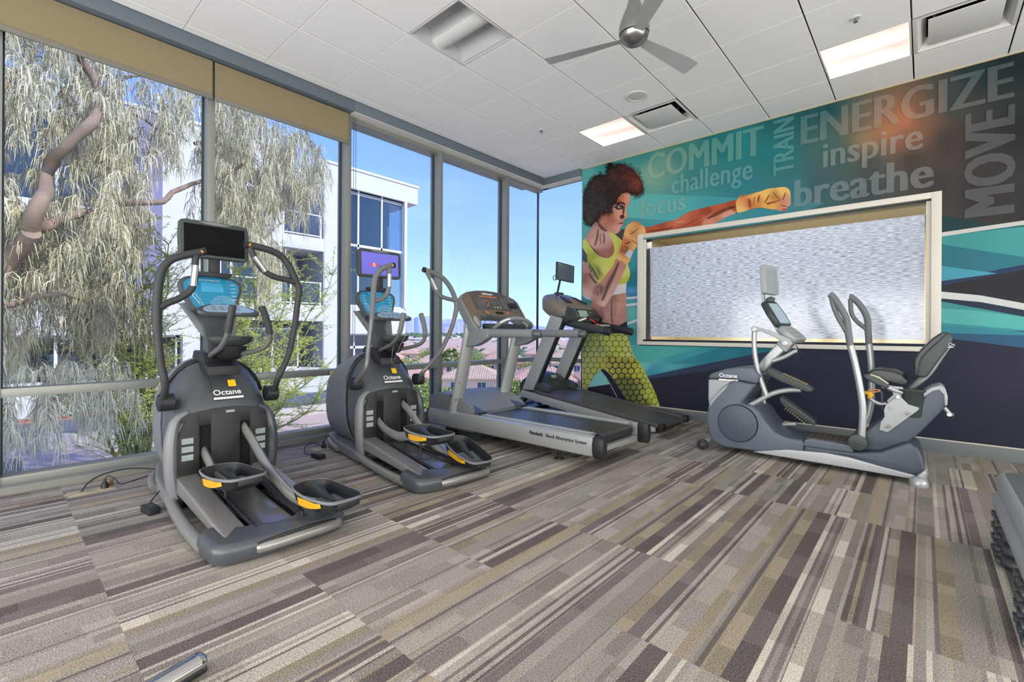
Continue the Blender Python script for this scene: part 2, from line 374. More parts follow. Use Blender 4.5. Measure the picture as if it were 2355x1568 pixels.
# the neighbouring room
nb = struct(MB().box(-3.6, 1.0, YM+3, YM+3.1, 0, H).box(-3.7, -3.6, YM+.17, YM+3.1, 0, H).box(1, 1.1, YM+.17, YM+3.1, 0, H).box(-3.7, 1.1, YM+.16, YM+3.1, 2.75, 2.85).box(-3.7, 1.1, YM+.16, YM+3.1, -.1, 0).build('wall_far', mat('tan neighbouring wall', (150, 138, 104), .8)))
lamp('neighbour_fill', 'AREA', 260, (-1.4, YM+1.6, 2.7), (0, 0, 0), (1, .93, .8), shape='RECTANGLE', size=3, size_y=1)  # unseen lamp added to backlight the woven shade
# ================================================================ CEILING FIXTURES
M_fix = mat('white enamelled fixture', (214, 214, 212), .4, var=.01)
M_fixd = mat('grey fixture interior', (186, 188, 190), .5, var=.02)
M_glow = mat('lit lamp diffuser', (255, 238, 228), .5, emit=.5, var=.01)
M_glow2 = mat('lit lamp reflector', (255, 235, 226), .5, emit=.36, var=.01)
M_alu = mat('brushed aluminium', (150, 150, 150), .3, .9, var=.08)
M_chrome = mat('polished chrome', (205, 205, 205), .12, 1, var=.02)
def cell(i, j): return GX+T*i, GX+T*(i+1), GY+T*j, GY+T*(j+1)
def troffer(i, j, lab, lit, grp=None):
    x0, x1, y0, y1 = cell(i, j); cx_, cy_ = (x0+x1)/2, (y0+y1)/2
    t = thing('recessed_light', lab, 'ceiling light', (cx_, cy_, H), grp)
    a = MB(); e = .004; f = .016; d = .13
    for (p, q, r, s_) in ((x0+e, x1-e, y0+e, y0+f), (x0+e, x1-e, y1-f, y1-e), (x0+e, x0+f, y0+f, y1-f), (x1-f, x1-e, y0+f, y1-f)): a.box(p, q, r, s_, H-.001, H+.02)
    a.build('trim_frame', M_fix, t, bevel=.001)
    m1 = M_glow2 if lit else M_fixd
    b = MB().box(x0+f, x0+f+.004, y0+f, y1-f, H, H+d).box(x1-f-.004, x1-f, y0+f, y1-f, H, H+d).box(x0+f, x1-f, y0+f, y0+f+.004, H, H+d).box(x0+f, x1-f, y1-f-.004, y1-f, H, H+d)
    b.build('side_walls', m1, t)
    # two curved reflector wings running along x and a central lamp trough
    prof = [(cy_ + s_, H + z) for s_, z in [(-.28, .02), (-.24, .085), (-.18, .12), (-.11, .125), (-.09, .10), (-.075, .05), (-.05, .028), (0, .018), (.05, .028), (.075, .05), (.09, .10), (.11, .125), (.18, .12), (.24, .085), (.28, .02)]]
    k = MB(); n = len(prof)
    k.add([(x0+f, y, z) for y, z in prof] + [(x1-f, y, z) for y, z in prof], [(i_, i_+1, n+i_+1, n+i_) for i_ in range(n-1)])
    k.build('reflector', m1, t, smooth=60)
    g = MB(); pr = [(cy_ + s_, H + z) for s_, z in [(-.075, .048), (-.05, .026), (0, .016), (.05, .026), (.075, .048)]]
    g.add([(x0+f+.002, y, z-.001) for y, z in pr] + [(x1-f-.002, y, z-.001) for y, z in pr], [(i_, i_+1, 5+i_+1, 5+i_) for i_ in range(4)])
    g.build('lamp_diffuser', M_glow if lit else M_fix, t, smooth=60)
    return t
troffer(1, 3, 'lit square ceiling light near the wall above the word commit', True)
troffer(5, 3, 'lit square ceiling light above the word energize, larger in view', True)
troffer(1, -1, 'unlit square recessed ceiling light with curved white lamp cover', False)
def vent(i, j, lab):
    x0, x1, y0, y1 = cell(i, j); t = thing('air_vent', lab, 'air vent', ((x0+x1)/2, (y0+y1)/2, H))
    f = MB(); e = .004; w_ = .03; h_ = .11
    def ring(a, z): return [(x0+a, y0+a, z), (x1-a, y0+a, z), (x1-a, y1-a, z), (x0+a, y1-a, z)]
    f.loft([ring(e, H), ring(w_, H-.004), ring(w_+.005, H), ring(.075, H+.05), ring(.085, H+.08)], caps=False)
    f.build('flared_frame', M_fix, t, smooth=30)
    MB().loft([ring(.085, H+.08), ring(.085, H+.2)], caps=False).box(x0+.085, x1-.085, y0+.085, y1-.085, H+.19, H+.2).build('duct_throat', M_black, t)
    MB().loft([[( (x0+x1)/2+cos(a)*r, (y0+y1)/2+sin(a)*r, z) for a in [2*pi*q/24 for q in range(24)]] for r, z in ((.2, H+.1), (.2, H+.085), (.17, H+.08))], caps=False).build('duct_collar', M_black, t, smooth=True)
    MB().box(x0+.095, x1-.095, y0+.095, y1-.095, H+.002, H+.008).build('centre_plaque', M_fix, t, bevel=.002)
    for a, b in ((x0+.13, y0+.13), (x1-.13, y0+.13), (x0+.13, y1-.13), (x1-.13, y1-.13)):
        MB().box(a-.008, a+.008, b-.003, b+.003, H+.018, H+.09).build('hanger_clip', M_alu, t)
vent(2, 3, 'square ceiling air vent beside the lit light above the word commit')
vent(6, 3, 'square ceiling air vent at the top right edge beside the larger lit light')
def lathe(prof, c, n=32):
    return MB().loft([[(c[0]+r*cos(2*pi*k/n), c[1]+r*sin(2*pi*k/n), z) for k in range(n)] for r, z in prof], caps=False)
def sprinkler(p, lab):
    t = thing('sprinkler_head', lab, 'sprinkler', (p.x, p.y, H), None)
    lathe([(.001, H-.004), (.018, H-.004), (.03, H-.007), (.036, H-.003), (.036, H)], (p.x, p.y)).build('escutcheon', M_fix, t, smooth=True)
    MB().tube([(p.x-.012, p.y, H-.003), (p.x-.012, p.y, H-.022), (p.x, p.y, H-.03), (p.x+.012, p.y, H-.022), (p.x+.012, p.y, H-.003)], .003, 6).cyl((p.x, p.y, H-.003), (p.x, p.y, H-.028), .004, n=8).build('frame_arms', M_alu, t)
    lathe([(.0005, H-.031), (.014, H-.031), (.014, H-.033), (.0005, H-.033)], (p.x, p.y), 16).build('deflector', M_alu, t)
sprinkler(AZ(1245, 299, H), 'small chrome sprinkler head in the ceiling left of the lit light')
sprinkler(AZ(1968, 41, H), 'chrome sprinkler head in the ceiling above the larger lit light')
p = AZ(1464, 221, H)
t = thing('ceiling_speaker', 'round white ceiling speaker with perforated grille', 'speaker', (p.x, p.y, H))
lathe([(.085, H-.004), (.088, H-.009), (.108, H-.006), (.11, H)], (p.x, p.y), 40).build('trim_ring', M_fix, t, smooth=True)
mg = mat('perforated speaker grille', (196, 197, 197), .6, var=.12, nscale=900)
lathe([(.0005, H-.008), (.05, H-.0075), (.085, H-.004)], (p.x, p.y), 40).build('grille', mg, t, smooth=True)
lathe([(.0005, H-.0095), (.004, H-.0095), (.004, H-.0075)], (p.x, p.y), 10).build('badge', M_alu, t)
# fan
fc = (-1.49, 2.911); fz = 3.10
t = thing('ceiling_fan', 'three-blade brushed metal ceiling fan hanging near the unlit light', 'ceiling fan', (fc[0], fc[1], H))
lathe([(.0005, fz-.045), (.03, fz-.044), (.042, fz-.040)], fc, 40).build('centre_cap', M_alu, t, smooth=True)
lathe([(.044, fz-.041), (.07, fz-.028), (.090, fz-.006), (.097, fz+.016)], fc, 40).build('hub', M_alu, t, smooth=True)
lathe([(.097, fz+.018), (.094, fz+.021), (.096, fz+.024)], fc, 40).build('shadow_ring', M_black, t, smooth=True)
lathe([(.099, fz+.024), (.103, fz+.045), (.098, fz+.09), (.078, fz+.15), (.052, fz+.21), (.038, fz+.26), (.036, fz+.29)], fc, 40).build('motor_housing', M_alu, t, smooth=True)
lathe([(.036, fz+.29), (.05, fz+.30), (.056, fz+.325), (.05, fz+.35), (.035, fz+.365), (.035, fz+.37), (.06, H-.02), (.065, H)], fc, 32).build('canopy', M_chrome, t, smooth=True)
for a in (74, 194, 314):
    A = radians(a); d = Vector((cos(A), sin(A), 0)); s_ = Vector((-sin(A), cos(A), 0)); pitch = radians(11)
    k = s_*cos(pitch) - Vector((0, 0, 1))*sin(pitch); nrm = d.cross(k)
    C0 = Vector((fc[0], fc[1], fz+.004)); rings = []
    for r, wd, sh in ((.06, .032, 0), (.12, .036, .004), (.3, .05, .008), (.5, .062, .012), (.615, .067, .018), (.64, .062, .02)):
        c0 = C0 + d*r + k*sh
        rings.append([c0 - k*wd - nrm*.0025, c0 + k*wd - nrm*.0025, c0 + k*(wd-.004) + nrm*.0025, c0 - k*(wd-.004) + nrm*.0025])
    MB().loft(rings).build('blade', mat('satin aluminium blade', (186, 188, 187), .42, .45, var=.02), t, smooth=40)
# ================================================================ OUTSIDE: GROUND, APARTMENT BLOCK
XW = -20.0
M_stucco = mat('white stucco', (214, 212, 206), .9, var=.03, nscale=4, bump=.2, bscale=80)
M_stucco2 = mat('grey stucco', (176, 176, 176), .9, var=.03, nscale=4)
M_lav = mat('lavender grey stucco', (137, 134, 158), .9, var=.04, nscale=3)
M_wframe = mat('white aluminium glazing bar', (232, 232, 230), .5)
M_dkroom = mat('dark room interior', (128, 146, 162), .9, var=.25, nscale=1.2)
M_gravel = mat('pink desert gravel', (192, 168, 152), .95, var=.35, nscale=24, bump=.5, bscale=30)
M_asphalt = mat('asphalt', (96, 100, 110), .95, var=.12, nscale=12)
g_b = glass('reflective blue window glass', (.62, .70, .76), refl=3, rough=.01)
GZ = -1.62
gr = struct(MB().prism([(-19.9, -40), (-16.2, -40), (-16.2, 11.3), (-19.9, 14.0)], 'Z', GZ-.3, GZ).build('trim_4', M_asphalt))
struct(MB().prism([(-16.2, -40), (-5.2, -40), (-5.2, 3.6), (-16.2, 11.3)], 'Z', GZ-.5, GZ-.25).build('trim_5', M_gravel))
kb = tag(MB().box(-16.3, -16.1, -40, 11.2, GZ-.5, GZ+.06).build('curb', mat('pale concrete curb', (196, 188, 178), .9)), 'pale concrete curb between pink gravel and the parking lane', 'curb')
rcb = tag(MB().box(-19.3, -19.15, -1, 5, GZ, GZ+.12).build('curb', mat('red painted curb', (214, 128, 116), .8, var=.15, nscale=8)), 'red painted curb at the foot of the white apartment block', 'curb')
for i in range(3):
    tag(MB().box(-19.0, -16.4, -3+3*i, -2.9+3*i, GZ, GZ+.006).build('parking_line', M_wframe), ['leftmost', 'middle', 'rightmost'][i] + ' white painted parking bay line on the asphalt', 'parking line', 'parking bay lines')
ab = thing('apartment_building', 'white and lavender apartment block with blue windows across the courtyard', 'building', (-20, 4, GZ))
def B(name, m, *bx, bevel=0, par=ab):
    k = MB()
    for b in bx: k.box(*b)
    return k.build(name, m, par, bevel=bevel)
# main volumes (x0,x1,y0,y1,z0,z1)
B('rear_wall', M_stucco2, (-26, -22.2, -30, 14.2, GZ, 8.55))
B('front_wall', M_stucco, (-22.2, XW, 3.98, 5.1, 1.9, 8.62), (-22.2, XW, 5.1, 8.04, 7.5, 8.62), (-22.2, XW, 7.35, 8.04, 2.21, 7.5), (-22.2, XW, 5.1, 7.35, 4.3, 4.9), (-22.2, XW, 4.6, 5.5, -.55, .9), (-22.2, XW, 5.1, 5.79, 1.5, 4.3))
B('front_wall', M_lav, (-22.2, XW, 3.3, 3.98, 1.9, 8.62))
B('front_wall', M_stucco2, (-22.2, XW, -30, 3.3, 7.6, 8.62))
B('front_wall', M_stucco, (-22.2, XW, -30, 3.3, 4.55, 4.95), (-22.2, XW, -30, 5.79, .9, 1.899), (-22.2, XW, -30, 9.865, GZ, -.551))
B('roof_cap', M_wframe, (-22.4, XW+.06, -30, 8.1, 8.62, 8.72), (-22.6, -22.1, 8.0, 9.95, 8.6, 8.7))
# projecting corner bay
B('corner_wall', M_stucco, (-26, XW, 9.87, 10.47, -1.57, 8.62), (-23.5, XW, 10.47, 14.94, 7.75, 8.62), (-26, XW, 10.47, 14.2, .95, 2.25), (-26, XW-1.8, 14.0, 14.2, -4, 7.75), (-20.25, XW, 14.12, 14.28, 2.2, 7.75))
B('roof_cap', M_wframe, (-23.5, XW+.05, 9.82, 15.0, 8.62, 8.72))
B('lavender_recess_wall', M_lav, (-22.26, -22.19, 8.0, 9.87, -1.0, 8.5))
B('shaded_side_return', M_stucco2, (-22.2, XW-.01, 9.82, 9.872, -1.5, 8.6))  # grey sheet paints the bay's shaded side, wall behind is white
B('interior', M_dkroom, (-26, -21.2, 10.47, 14.0, -4, 7.7))
B('window_head', M_stucco2, (XW-.5, XW-.18, 10.47, 14.15, 7.55, 7.78))
def winframe(y0, y1, z0, z1, ys_, zs_, x=XW-.2, room=True):
    f = MB().box(x-.06, x+.02, y0, y1, z0, z0+.07).box(x-.06, x+.02, y0, y1, z1-.07, z1).box(x-.06, x+.02, y0, y0+.06, z0, z1).box(x-.06, x+.02, y1-.06, y1, z0, z1)
    for y in ys_: f.box(x-.06, x+.04, y-.04, y+.04, z0, z1)
    for z in zs_: f.box(x-.06, x+.04, y0, y1, z-.06, z+.06)
    wd = f.build('window', M_wframe, ab)
    Y = [y0+.06] + list(ys_) + [y1-.06]; Z = [z0+.07] + list(zs_) + [z1-.07]
    for a, b in zip(Y, Y[1:]):
        for c, d in zip(Z, Z[1:]):
            MB().box(x-.03, x-.02, a, b, c, d).build('pane', g_b, wd)
    if room: B('interior', M_dkroom, (x-1.5, x-1.45, y0, y1, z0, z1))
winframe(10.47, 14.15, 2.25, 7.76, (11.61, 12.886), (5.14,))
winframe(-3.5, 3.3, 4.97, 7.6, (-2.7, -1.35, 0, 1.34, 2.7), ())
winframe(-3.5, 3.3, 1.9, 4.55, (-2.7, -1.35, 0, 1.34, 2.7), ())
winframe(5.12, 7.33, 4.92, 7.48, (6.2,), (6.9,))
winframe(5.8, 7.33, 2.2, 4.3, (6.2,), ())
winframe(5.5, 9.0, -.55, 1.2, (6.6, 7.9), (), x=XW-.6)
winframe(-3.5, 4.5, -1.2, .9, (-2.7, -1.35, 0, 1.34, 2.7, 3.6), (), x=XW-.3)
winframe(10.5, 14.0, -1.6, .95, (11.6, 12.8), (.3,), x=XW-.5)
# balconies
gb = glass('frosted balcony glass', (.82, .86, .9), refl=1.5)
def balcony(y0, y1, zs, zt, x0=-22.2, x1=XW):
    t = B('balcony_slab', M_stucco, (x0, x1, y0, y1, zs, zt), bevel=.01)
    r = MB(); h_ = zt+1.02
    r.box(x1-.1, x1-.04, y0+.03, y1-.1, h_-.05, h_).box(x1-.1, x1-.04, y0+.03, y1-.1, zt+.06, zt+.11)
    n = max(1, round((y1-y0)/1.25)); P = [y0+.05+(y1-y0-.2)*i/n for i in range(n+1)]
    for y in P: r.box(x1-.1, x1-.03, y-.035, y+.035, zt, h_)
    rl = r.build('railing', M_wframe, ab)
    for a, b in zip(P, P[1:]): MB().box(x1-.075, x1-.07, a+.04, b-.04, zt+.11, h_-.05).build('glass_panel', gb, rl)
balcony(8.05, 9.86, 4.6, 5.17)
balcony(5.8, 9.86, 1.5, 2.2)
MB().box(-22.19, -22.14, 9.0, 9.6, 2.2, 4.2).build('balcony_door', M_wframe, ab)
MB().box(-22.13, -22.12, 9.15, 9.5, 2.3, 4.1).build('door_glass', g_b, ab)
tl = MB().box(XW-1.4, XW-1.2, 9.70, 9.82, 6.45, 6.85).build('wall_lantern', M_white, ab)
# street level slab on the right, retaining wall at lower left
M_block = mat('speckled block wall', (150, 142, 138), .95, var=.4, nscale=90)
rwll = tag(MB().box(-13.3, -13.0, -6, AX(50, 1060, -13).y, GZ-.6, AX(50, 1058, -13).z).build('block_wall', M_block), 'low speckled block wall at the edge of the pink gravel', 'wall')
# far ground
M_desert = mat('pale desert valley ground', (196, 178, 158), 1, var=.12, nscale=.02)
struct(MB().box(-14000, 4000, 22, 26000, -12.2, -12).build('trim_6', M_desert))
struct(MB().box(-14000, -26, -2000, 22, -12.25, -12.05).build('trim_7', M_desert))
struct(MB().box(-26, 60, 7, 22, -12.3, -12.0).build('trim_8', mat('street asphalt', (150, 148, 146), .9)))
# ---------------------------------------------------------------- houses
M_tileroof = mat('terracotta clay tile', (206, 164, 140), .9, var=.3, nscale=1.6)
M_tr2 = mat('terracotta tile paler', (202, 172, 144), .9, var=.3, nscale=1.6)
M_hwall = [mat('peach house stucco', (224, 188, 164), .9), mat('cream house stucco', (232, 214, 190), .9), mat('pinkish house stucco', (214, 176, 158), .9)]
M_hglass = mat('house window glass', (70, 90, 100), .15)
def house(c, wx, wy, h_, roofh, rot, wi, lab, rib=True, gz=-12, porch=True):
    """two-storey house with hipped clay roof; c = centre on the ground"""
    R = Matrix.Rotation(rot, 3, 'Z'); O = Vector((c[0], c[1], gz))
    def X(v): return O + R @ Vector(v)
    t = thing('house', lab, 'house', tuple(O))
    def bx(mb, x0, x1, y0, y1, z0, z1): return mb.add([X(p) for p in ((x0,y0,z0),(x1,y0,z0),(x1,y1,z0),(x0,y1,z0),(x0,y0,z1),(x1,y0,z1),(x1,y1,z1),(x0,y1,z1))], [(0,3,2,1),(4,5,6,7),(0,1,5,4),(1,2,6,5),(2,3,7,6),(3,0,4,7)])
    a, b = wx/2, wy/2
    bx(MB(), -a, a, -b, b, 0, h_).build('wall', M_hwall[wi], t)
    e = .5; k = min(a, b)*.95
    if wx >= wy: r0, r1 = (-a+k, 0), (a-k, 0)
    else: r0, r1 = (0, -b+k), (0, b-k)
    A, Bq, C, D = (-a-e, -b-e, h_), (a+e, -b-e, h_), (a+e, b+e, h_), (-a-e, b+e, h_)
    E0, E1 = (*r0, h_+roofh), (*r1, h_+roofh)
    fs = [(A, Bq, E1, E0), (Bq, C, E1), (C, D, E0, E1), (D, A, E0)] if wx >= wy else [(A, Bq, E0), (Bq, C, E1, E0), (C, D, E1), (D, A, E0, E1)]
    mb = MB()
    for f in fs: mb.poly([X(p) for p in f])
    bx(mb, -a-e, a+e, -b-e, b+e, h_-.18, h_)
    if rib:   # rows of barrel tiles as shallow ribs running down every slope
        for f in fs:
            P = [Vector(p) for p in f]; lo0, lo1 = P[0], P[1]; hi1, hi0 = (P[2], P[3]) if len(P) == 4 else (P[2], P[2])
            n = int((lo1-lo0).length/.36)
            for i in range(n):
                t_ = (i+.5)/n; s0 = lo0.lerp(lo1, t_)
                d = (lo1-lo0).normalized(); up = ((hi0+hi1)/2 - (lo0+lo1)/2); up = up - d*up.dot(d); L_ = up.length; up.normalize()
                # length available under the hip lines
                dist = (s0-lo0).length; W_ = (lo1-lo0).length; in0 = (hi0-lo0).dot(d); in1 = (lo1-hi1).dot(d)
                q = min(1, dist/in0 if in0 > .01 else 1, (W_-dist)/in1 if in1 > .01 else 1)*L_
                if q < .4: continue
                nn = d.cross(up)
                if nn.z < 0: nn = -nn
                w_ = .1; v = [s0 - d*w_, s0 + nn*.07, s0 + d*w_, s0 + up*q - d*w_, s0 + up*q + nn*.07, s0 + up*q + d*w_]
                mb.add([X(p) for p in v], [(0, 1, 4, 3), (1, 2, 5, 4), (0, 1, 2)])
    mb.build('clay_roof', M_tileroof if wi != 1 else M_tr2, t)
    for sgn, ax, L_ in ((-1, 0, a), (1, 0, a), (-1, 1, b), (1, 1, b)):
        other = b if ax == 0 else a
        for z in ((h_-1.9, h_-.6), (.8, 2.1)):
            if z[0] < .5: continue
            for q in (-other*.5, other*.4):
                fr = MB(); gm = MB()
                def sl(mb, s0, s1, o0, o1, z0, z1):
                    if ax == 0: bx(mb, *sorted((sgn*(L_+o0), sgn*(L_+o1))), s0, s1, z0, z1)
                    else: bx(mb, s0, s1, *sorted((sgn*(L_+o0), sgn*(L_+o1))), z0, z1)
                sl(fr, q-.75, q+.75, 0, .06, z[0]-.1, z[1]+.1); sl(gm, q-.62, q-.04, .06, .08, z[0], z[1]); sl(gm, q+.04, q+.62, .06, .08, z[0], z[1])
                w_ = fr.build('window', M_wframe, t); gm.build('pane', M_hglass, w_)
    if porch:
        pz = 3.2; mb = MB(); y_ = -b-1.8
        bx(MB(), -1.9, 1.9, y_, -b, 0, pz).build('porch_wall', M_hwall[(wi+1) % 3], t)
        for s_ in (-1, 1): mb.poly([X(p) for p in ((s_*2.3, y_-.4, pz), (0, y_-.4, pz+1.1), (0, -b, pz+1.1), (s_*2.3, -b, pz))])
        mb.poly([X(p) for p in ((-2.3, y_-.05, pz), (2.3, y_-.05, pz), (0, y_-.05, pz+1.1))])
        mb.build('porch_roof', M_tileroof, t)
def at(u, d): r = ray(u, 763); return (r.x*d, r.y*d)
R0 = YAW
hs = [ # px, depth, wx, wy, h, roofh, rot, wall
 (930, 72, 9.0, 8, 6.0, 2.0, R0+.02, 0, 'peach house left of the treadmills, beside the second elliptical handle'),
 (1088, 74, 9.0, 8, 6.0, 2.0, R0-.03, 1, 'cream house with gabled porch in front, between the first treadmill uprights'),
 (1245, 72, 9.0, 8, 6.0, 2.2, R0+.01, 2, 'pinkish house in the front row at the glass corner'),
 (1400, 72, 9.0, 8, 6.2, 2.2, R0-.01, 0, 'peach house in the front row at the far right'),
 (885, 104, 10.5, 9, 6.2, 2.7, R0+.01, 2, 'second row house at left by the white apartment corner'),
 (1020, 106, 10.5, 9, 6.2, 2.7, R0-.01, 1, 'second row tan roofed house behind the palms'),
 (1158, 104, 10.5, 9, 6.4, 2.7, R0+.01, 0, 'second row peach house centred between the treadmills'),
 (1300, 105, 10.5, 9, 6.4, 2.7, R0-.01, 1, 'second row cream house between the second treadmill uprights'),
 (930, 152, 10.5, 9, 6.0, 2.5, R0+.01, 0, 'third row house at left'),
 (1035, 155, 10.5, 9, 6.0, 2.5, R0-.00, 2, 'third row house behind the first treadmill console'),
 (1140, 153, 10.5, 9, 6.0, 2.5, R0+.01, 1, 'third row house in the middle of the valley'),
 (1245, 155, 10.5, 9, 6.0, 2.5, R0-.01, 0, 'third row house at the glass corner'),
 (1350, 156, 10.5, 9, 6.0, 2.5, R0+.01, 2, 'third row house at the far right'),
]
for u, d, wx, wy, h_, rh, ro, wi, lab in hs:
    house(at(u, d), wx, wy, h_, rh, ro, wi, lab, rib=d < 110)
# ---------------------------------------------------------------- far town, skyline, hills
rg = random.Random(11)
M_far = [mat('white warehouse', (236, 234, 230), .9), mat('pale tan house', (214, 192, 172), .9), mat('far terracotta roof', (206, 172, 152), .9)]
for mi, (m_, n_, d0_, d1_, hh, lab) in enumerate(((M_far[0], 130, 420, 900, 7, 'white warehouses in the valley'), (M_far[1], 420, 200, 800, 5, 'pale tan houses'), (M_far[2], 420, 200, 800, 6.5, 'terracotta roofs'))):
    mb = MB()
    for i in range(n_):
        d = d0_ + (d1_-d0_)*rg.random()**1.3; x, y = at(rg.uniform(860, 1420), d)
        sx_, sy_ = (rg.uniform(14, 50), rg.uniform(10, 25)) if mi == 0 else (rg.uniform(8, 18), rg.uniform(8, 14))
        if mi == 2:
            a, b = sx_/2+1, sy_/2+1
            P = [Vector((x, y, -12)) + Matrix.Rotation(YAW+rg.uniform(-.3, .3), 3, 'Z') @ Vector(p) for p in ((-a,-b,4.6),(a,-b,4.6),(a,b,4.6),(-a,b,4.6),(-a*.4,0,hh),(a*.4,0,hh))]
            mb.add(P, [(0,1,5,4),(1,2,5),(2,3,4,5),(3,0,4)])
        else: mb.obox((x, y, -12+hh*.4), sx_, sy_, hh*rg.uniform(.6, 1), Matrix.Rotation(YAW+rg.uniform(-.3, .3), 3, 'Z'))
    o = mb.build(['distant_warehouses', 'distant_houses', 'distant_roofs'][mi], m_); o['kind'] = 'stuff'; o['label'] = lab + ' spread over the far valley floor'; o['category'] = ['warehouses', 'houses', 'roofs'][mi]
M_leafd = mat('distant tree green', (96, 116, 84), 1, var=.3, nscale=.3)
mb = MB()
for i in range(1500):
    d = 178 + 1100*rg.random()**1.5; x, y = at(rg.uniform(850, 1430), d); r = rg.uniform(1.6, 3.4)*(1 if d < 500 else 1.6); z = -12 + r*.9
    P = []
    for k, (zz, rr_) in enumerate(((-1, .5), (-.3, 1), (.5, .8), (1, .25))):
        P.append([(x+rr_*r*cos(q)*rg.uniform(.8, 1.2), y+rr_*r*sin(q), z+zz*r) for q in (0, 1.05, 2.1, 3.15, 4.2, 5.25)])
    mb.loft(P)
o = mb.build('distant_trees', M_leafd); o['kind'] = 'stuff'; o['label'] = 'dark green trees dotted between the far roofs of the valley'; o['category'] = 'trees'
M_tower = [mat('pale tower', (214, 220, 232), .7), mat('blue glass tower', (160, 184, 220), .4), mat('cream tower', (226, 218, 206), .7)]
D = 4200
tw = [(886, 18, 30, 0), (893, 12, 22, 0), (906, 14, 34, 2), (918, 10, 26, 1), (930, 18, 46, 0), (944, 12, 54, 0), (957, 9, 56, 1), (967, 8, 36, 0), (978, 20, 30, 0), (990, 14, 22, 0), (1030, 12, 22, 2), (1040, 8, 34, 0), (1048, 14, 44, 0), (1056, 10, 30, 2), (1060, 9, 42, 0), (1070, 16, 34, 1), (1079, 10, 44, 1), (1088, 10, 26, 0), (1000, 12, 18, 0), (1100, 14, 24, 1), (1114, 12, 34, 0), (1128, 16, 20, 2), (1140, 10, 28, 0), (1160, 14, 22, 0), (1180, 12, 18, 0), (1262, 20, 16, 0), (1300, 14, 18, 2)]
for u, w_, h_, k in tw:
    x, y = at(u, D + rg.uniform(-200, 300)); wm = w_*D/FPX; hm = h_*D/FPX*.58
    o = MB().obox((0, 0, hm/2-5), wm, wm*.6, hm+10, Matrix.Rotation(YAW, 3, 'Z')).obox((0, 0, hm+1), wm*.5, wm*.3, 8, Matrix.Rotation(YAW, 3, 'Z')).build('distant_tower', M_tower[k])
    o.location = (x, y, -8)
    wh = 'left of the first mullion' if u < 1003 else 'behind the first treadmill post' if u < 1110 else 'right of the first treadmill post' if u < 1200 else 'between the second treadmill posts'
    hi = 'low, ' if h_ < 24 else 'mid-height, ' if h_ < 40 else 'tall, '
    tag(o, hi + ['pale high-rise tower', 'blue glass high-rise tower', 'cream high-rise tower'][k] + ' on the horizon ' + wh + (', narrow' if w_ < 12 else ''), 'tower', 'skyline towers on the horizon')
# hills: two long ridges, distance haze painted into their lilac colour
def ridge(name, d, h_, c, seed, u0=600, u1=1600):
    rr_ = random.Random(seed); mb = MB(); top = []; n = 70; ph = [rr_.uniform(0, 6) for _ in range(6)]
    for i in range(n+1):
        u = u0 + (u1-u0)*i/n; x, y = at(u, d)
        hh = h_*(.55 + .2*sin(u*.012+ph[0]) + .13*sin(u*.031+ph[1]) + .07*sin(u*.083+ph[2]) + .03*sin(u*.2+ph[3]))
        top.append((x, y, hh))
    rings = [[(x, y, hh), (x*.93, y*.93, hh*.45), (x*.86, y*.86, -12)] for x, y, hh in top]
    vs = [p for r in rings for p in r]; fs = []
    for i in range(n):
        for j in range(2): fs.append((i*3+j, i*3+j+1, i*3+j+4, i*3+j+3))
    return struct(mb.add(vs, fs).build(name, c, smooth=True))
ridge('trim_9', 14000, 560, mat('pale lilac hill haze tint', (178, 184, 218), 1, var=.05, nscale=.001), 3)
ridge('trim_10', 9000, 230, mat('lilac hill haze tint', (160, 164, 196), 1, var=.05, nscale=.001), 8)
# ================================================================ TREES
M_bark = mat('pinkish grey bark', (146, 126, 112), .95, var=.45, nscale=7, bump=1.0, bscale=22)
M_bark2 = mat('green grey bark', (140, 146, 104), .9, var=.2, nscale=9)
def leafmat(name, cols):
    m = bpy.data.materials.new(name); m.use_nodes = True; t = m.node_tree; p = t.nodes['Principled BSDF']; L = t.links.new
    a = N(t, 'ShaderNodeAttribute'); a.attribute_name = 'tone'; cr = N(t, 'ShaderNodeValToRGB'); L(a.outputs['Fac'], cr.inputs[0]); e = cr.color_ramp.elements
    e[0].color = (*srgb(*cols[0]), 1); e[1].color = (*srgb(*cols[-1]), 1)
    for i, c in enumerate(cols[1:-1]): q = e.new((i+1)/(len(cols)-1)); q.color = (*srgb(*c), 1)
    L(cr.outputs[0], p.inputs['Base Color']); p.inputs['Roughness'].default_value = .6
    return m
M_wleaf = leafmat('pale olive hanging leaf', [(120, 116, 96), (172, 166, 136), (204, 196, 160), (214, 208, 178), (230, 226, 204)])  # darkest tone puts crown shade into the leaf colour
M_gleaf = leafmat('fresh green feathery leaf', [(150, 166, 78), (184, 196, 96), (206, 212, 120), (214, 206, 104)])
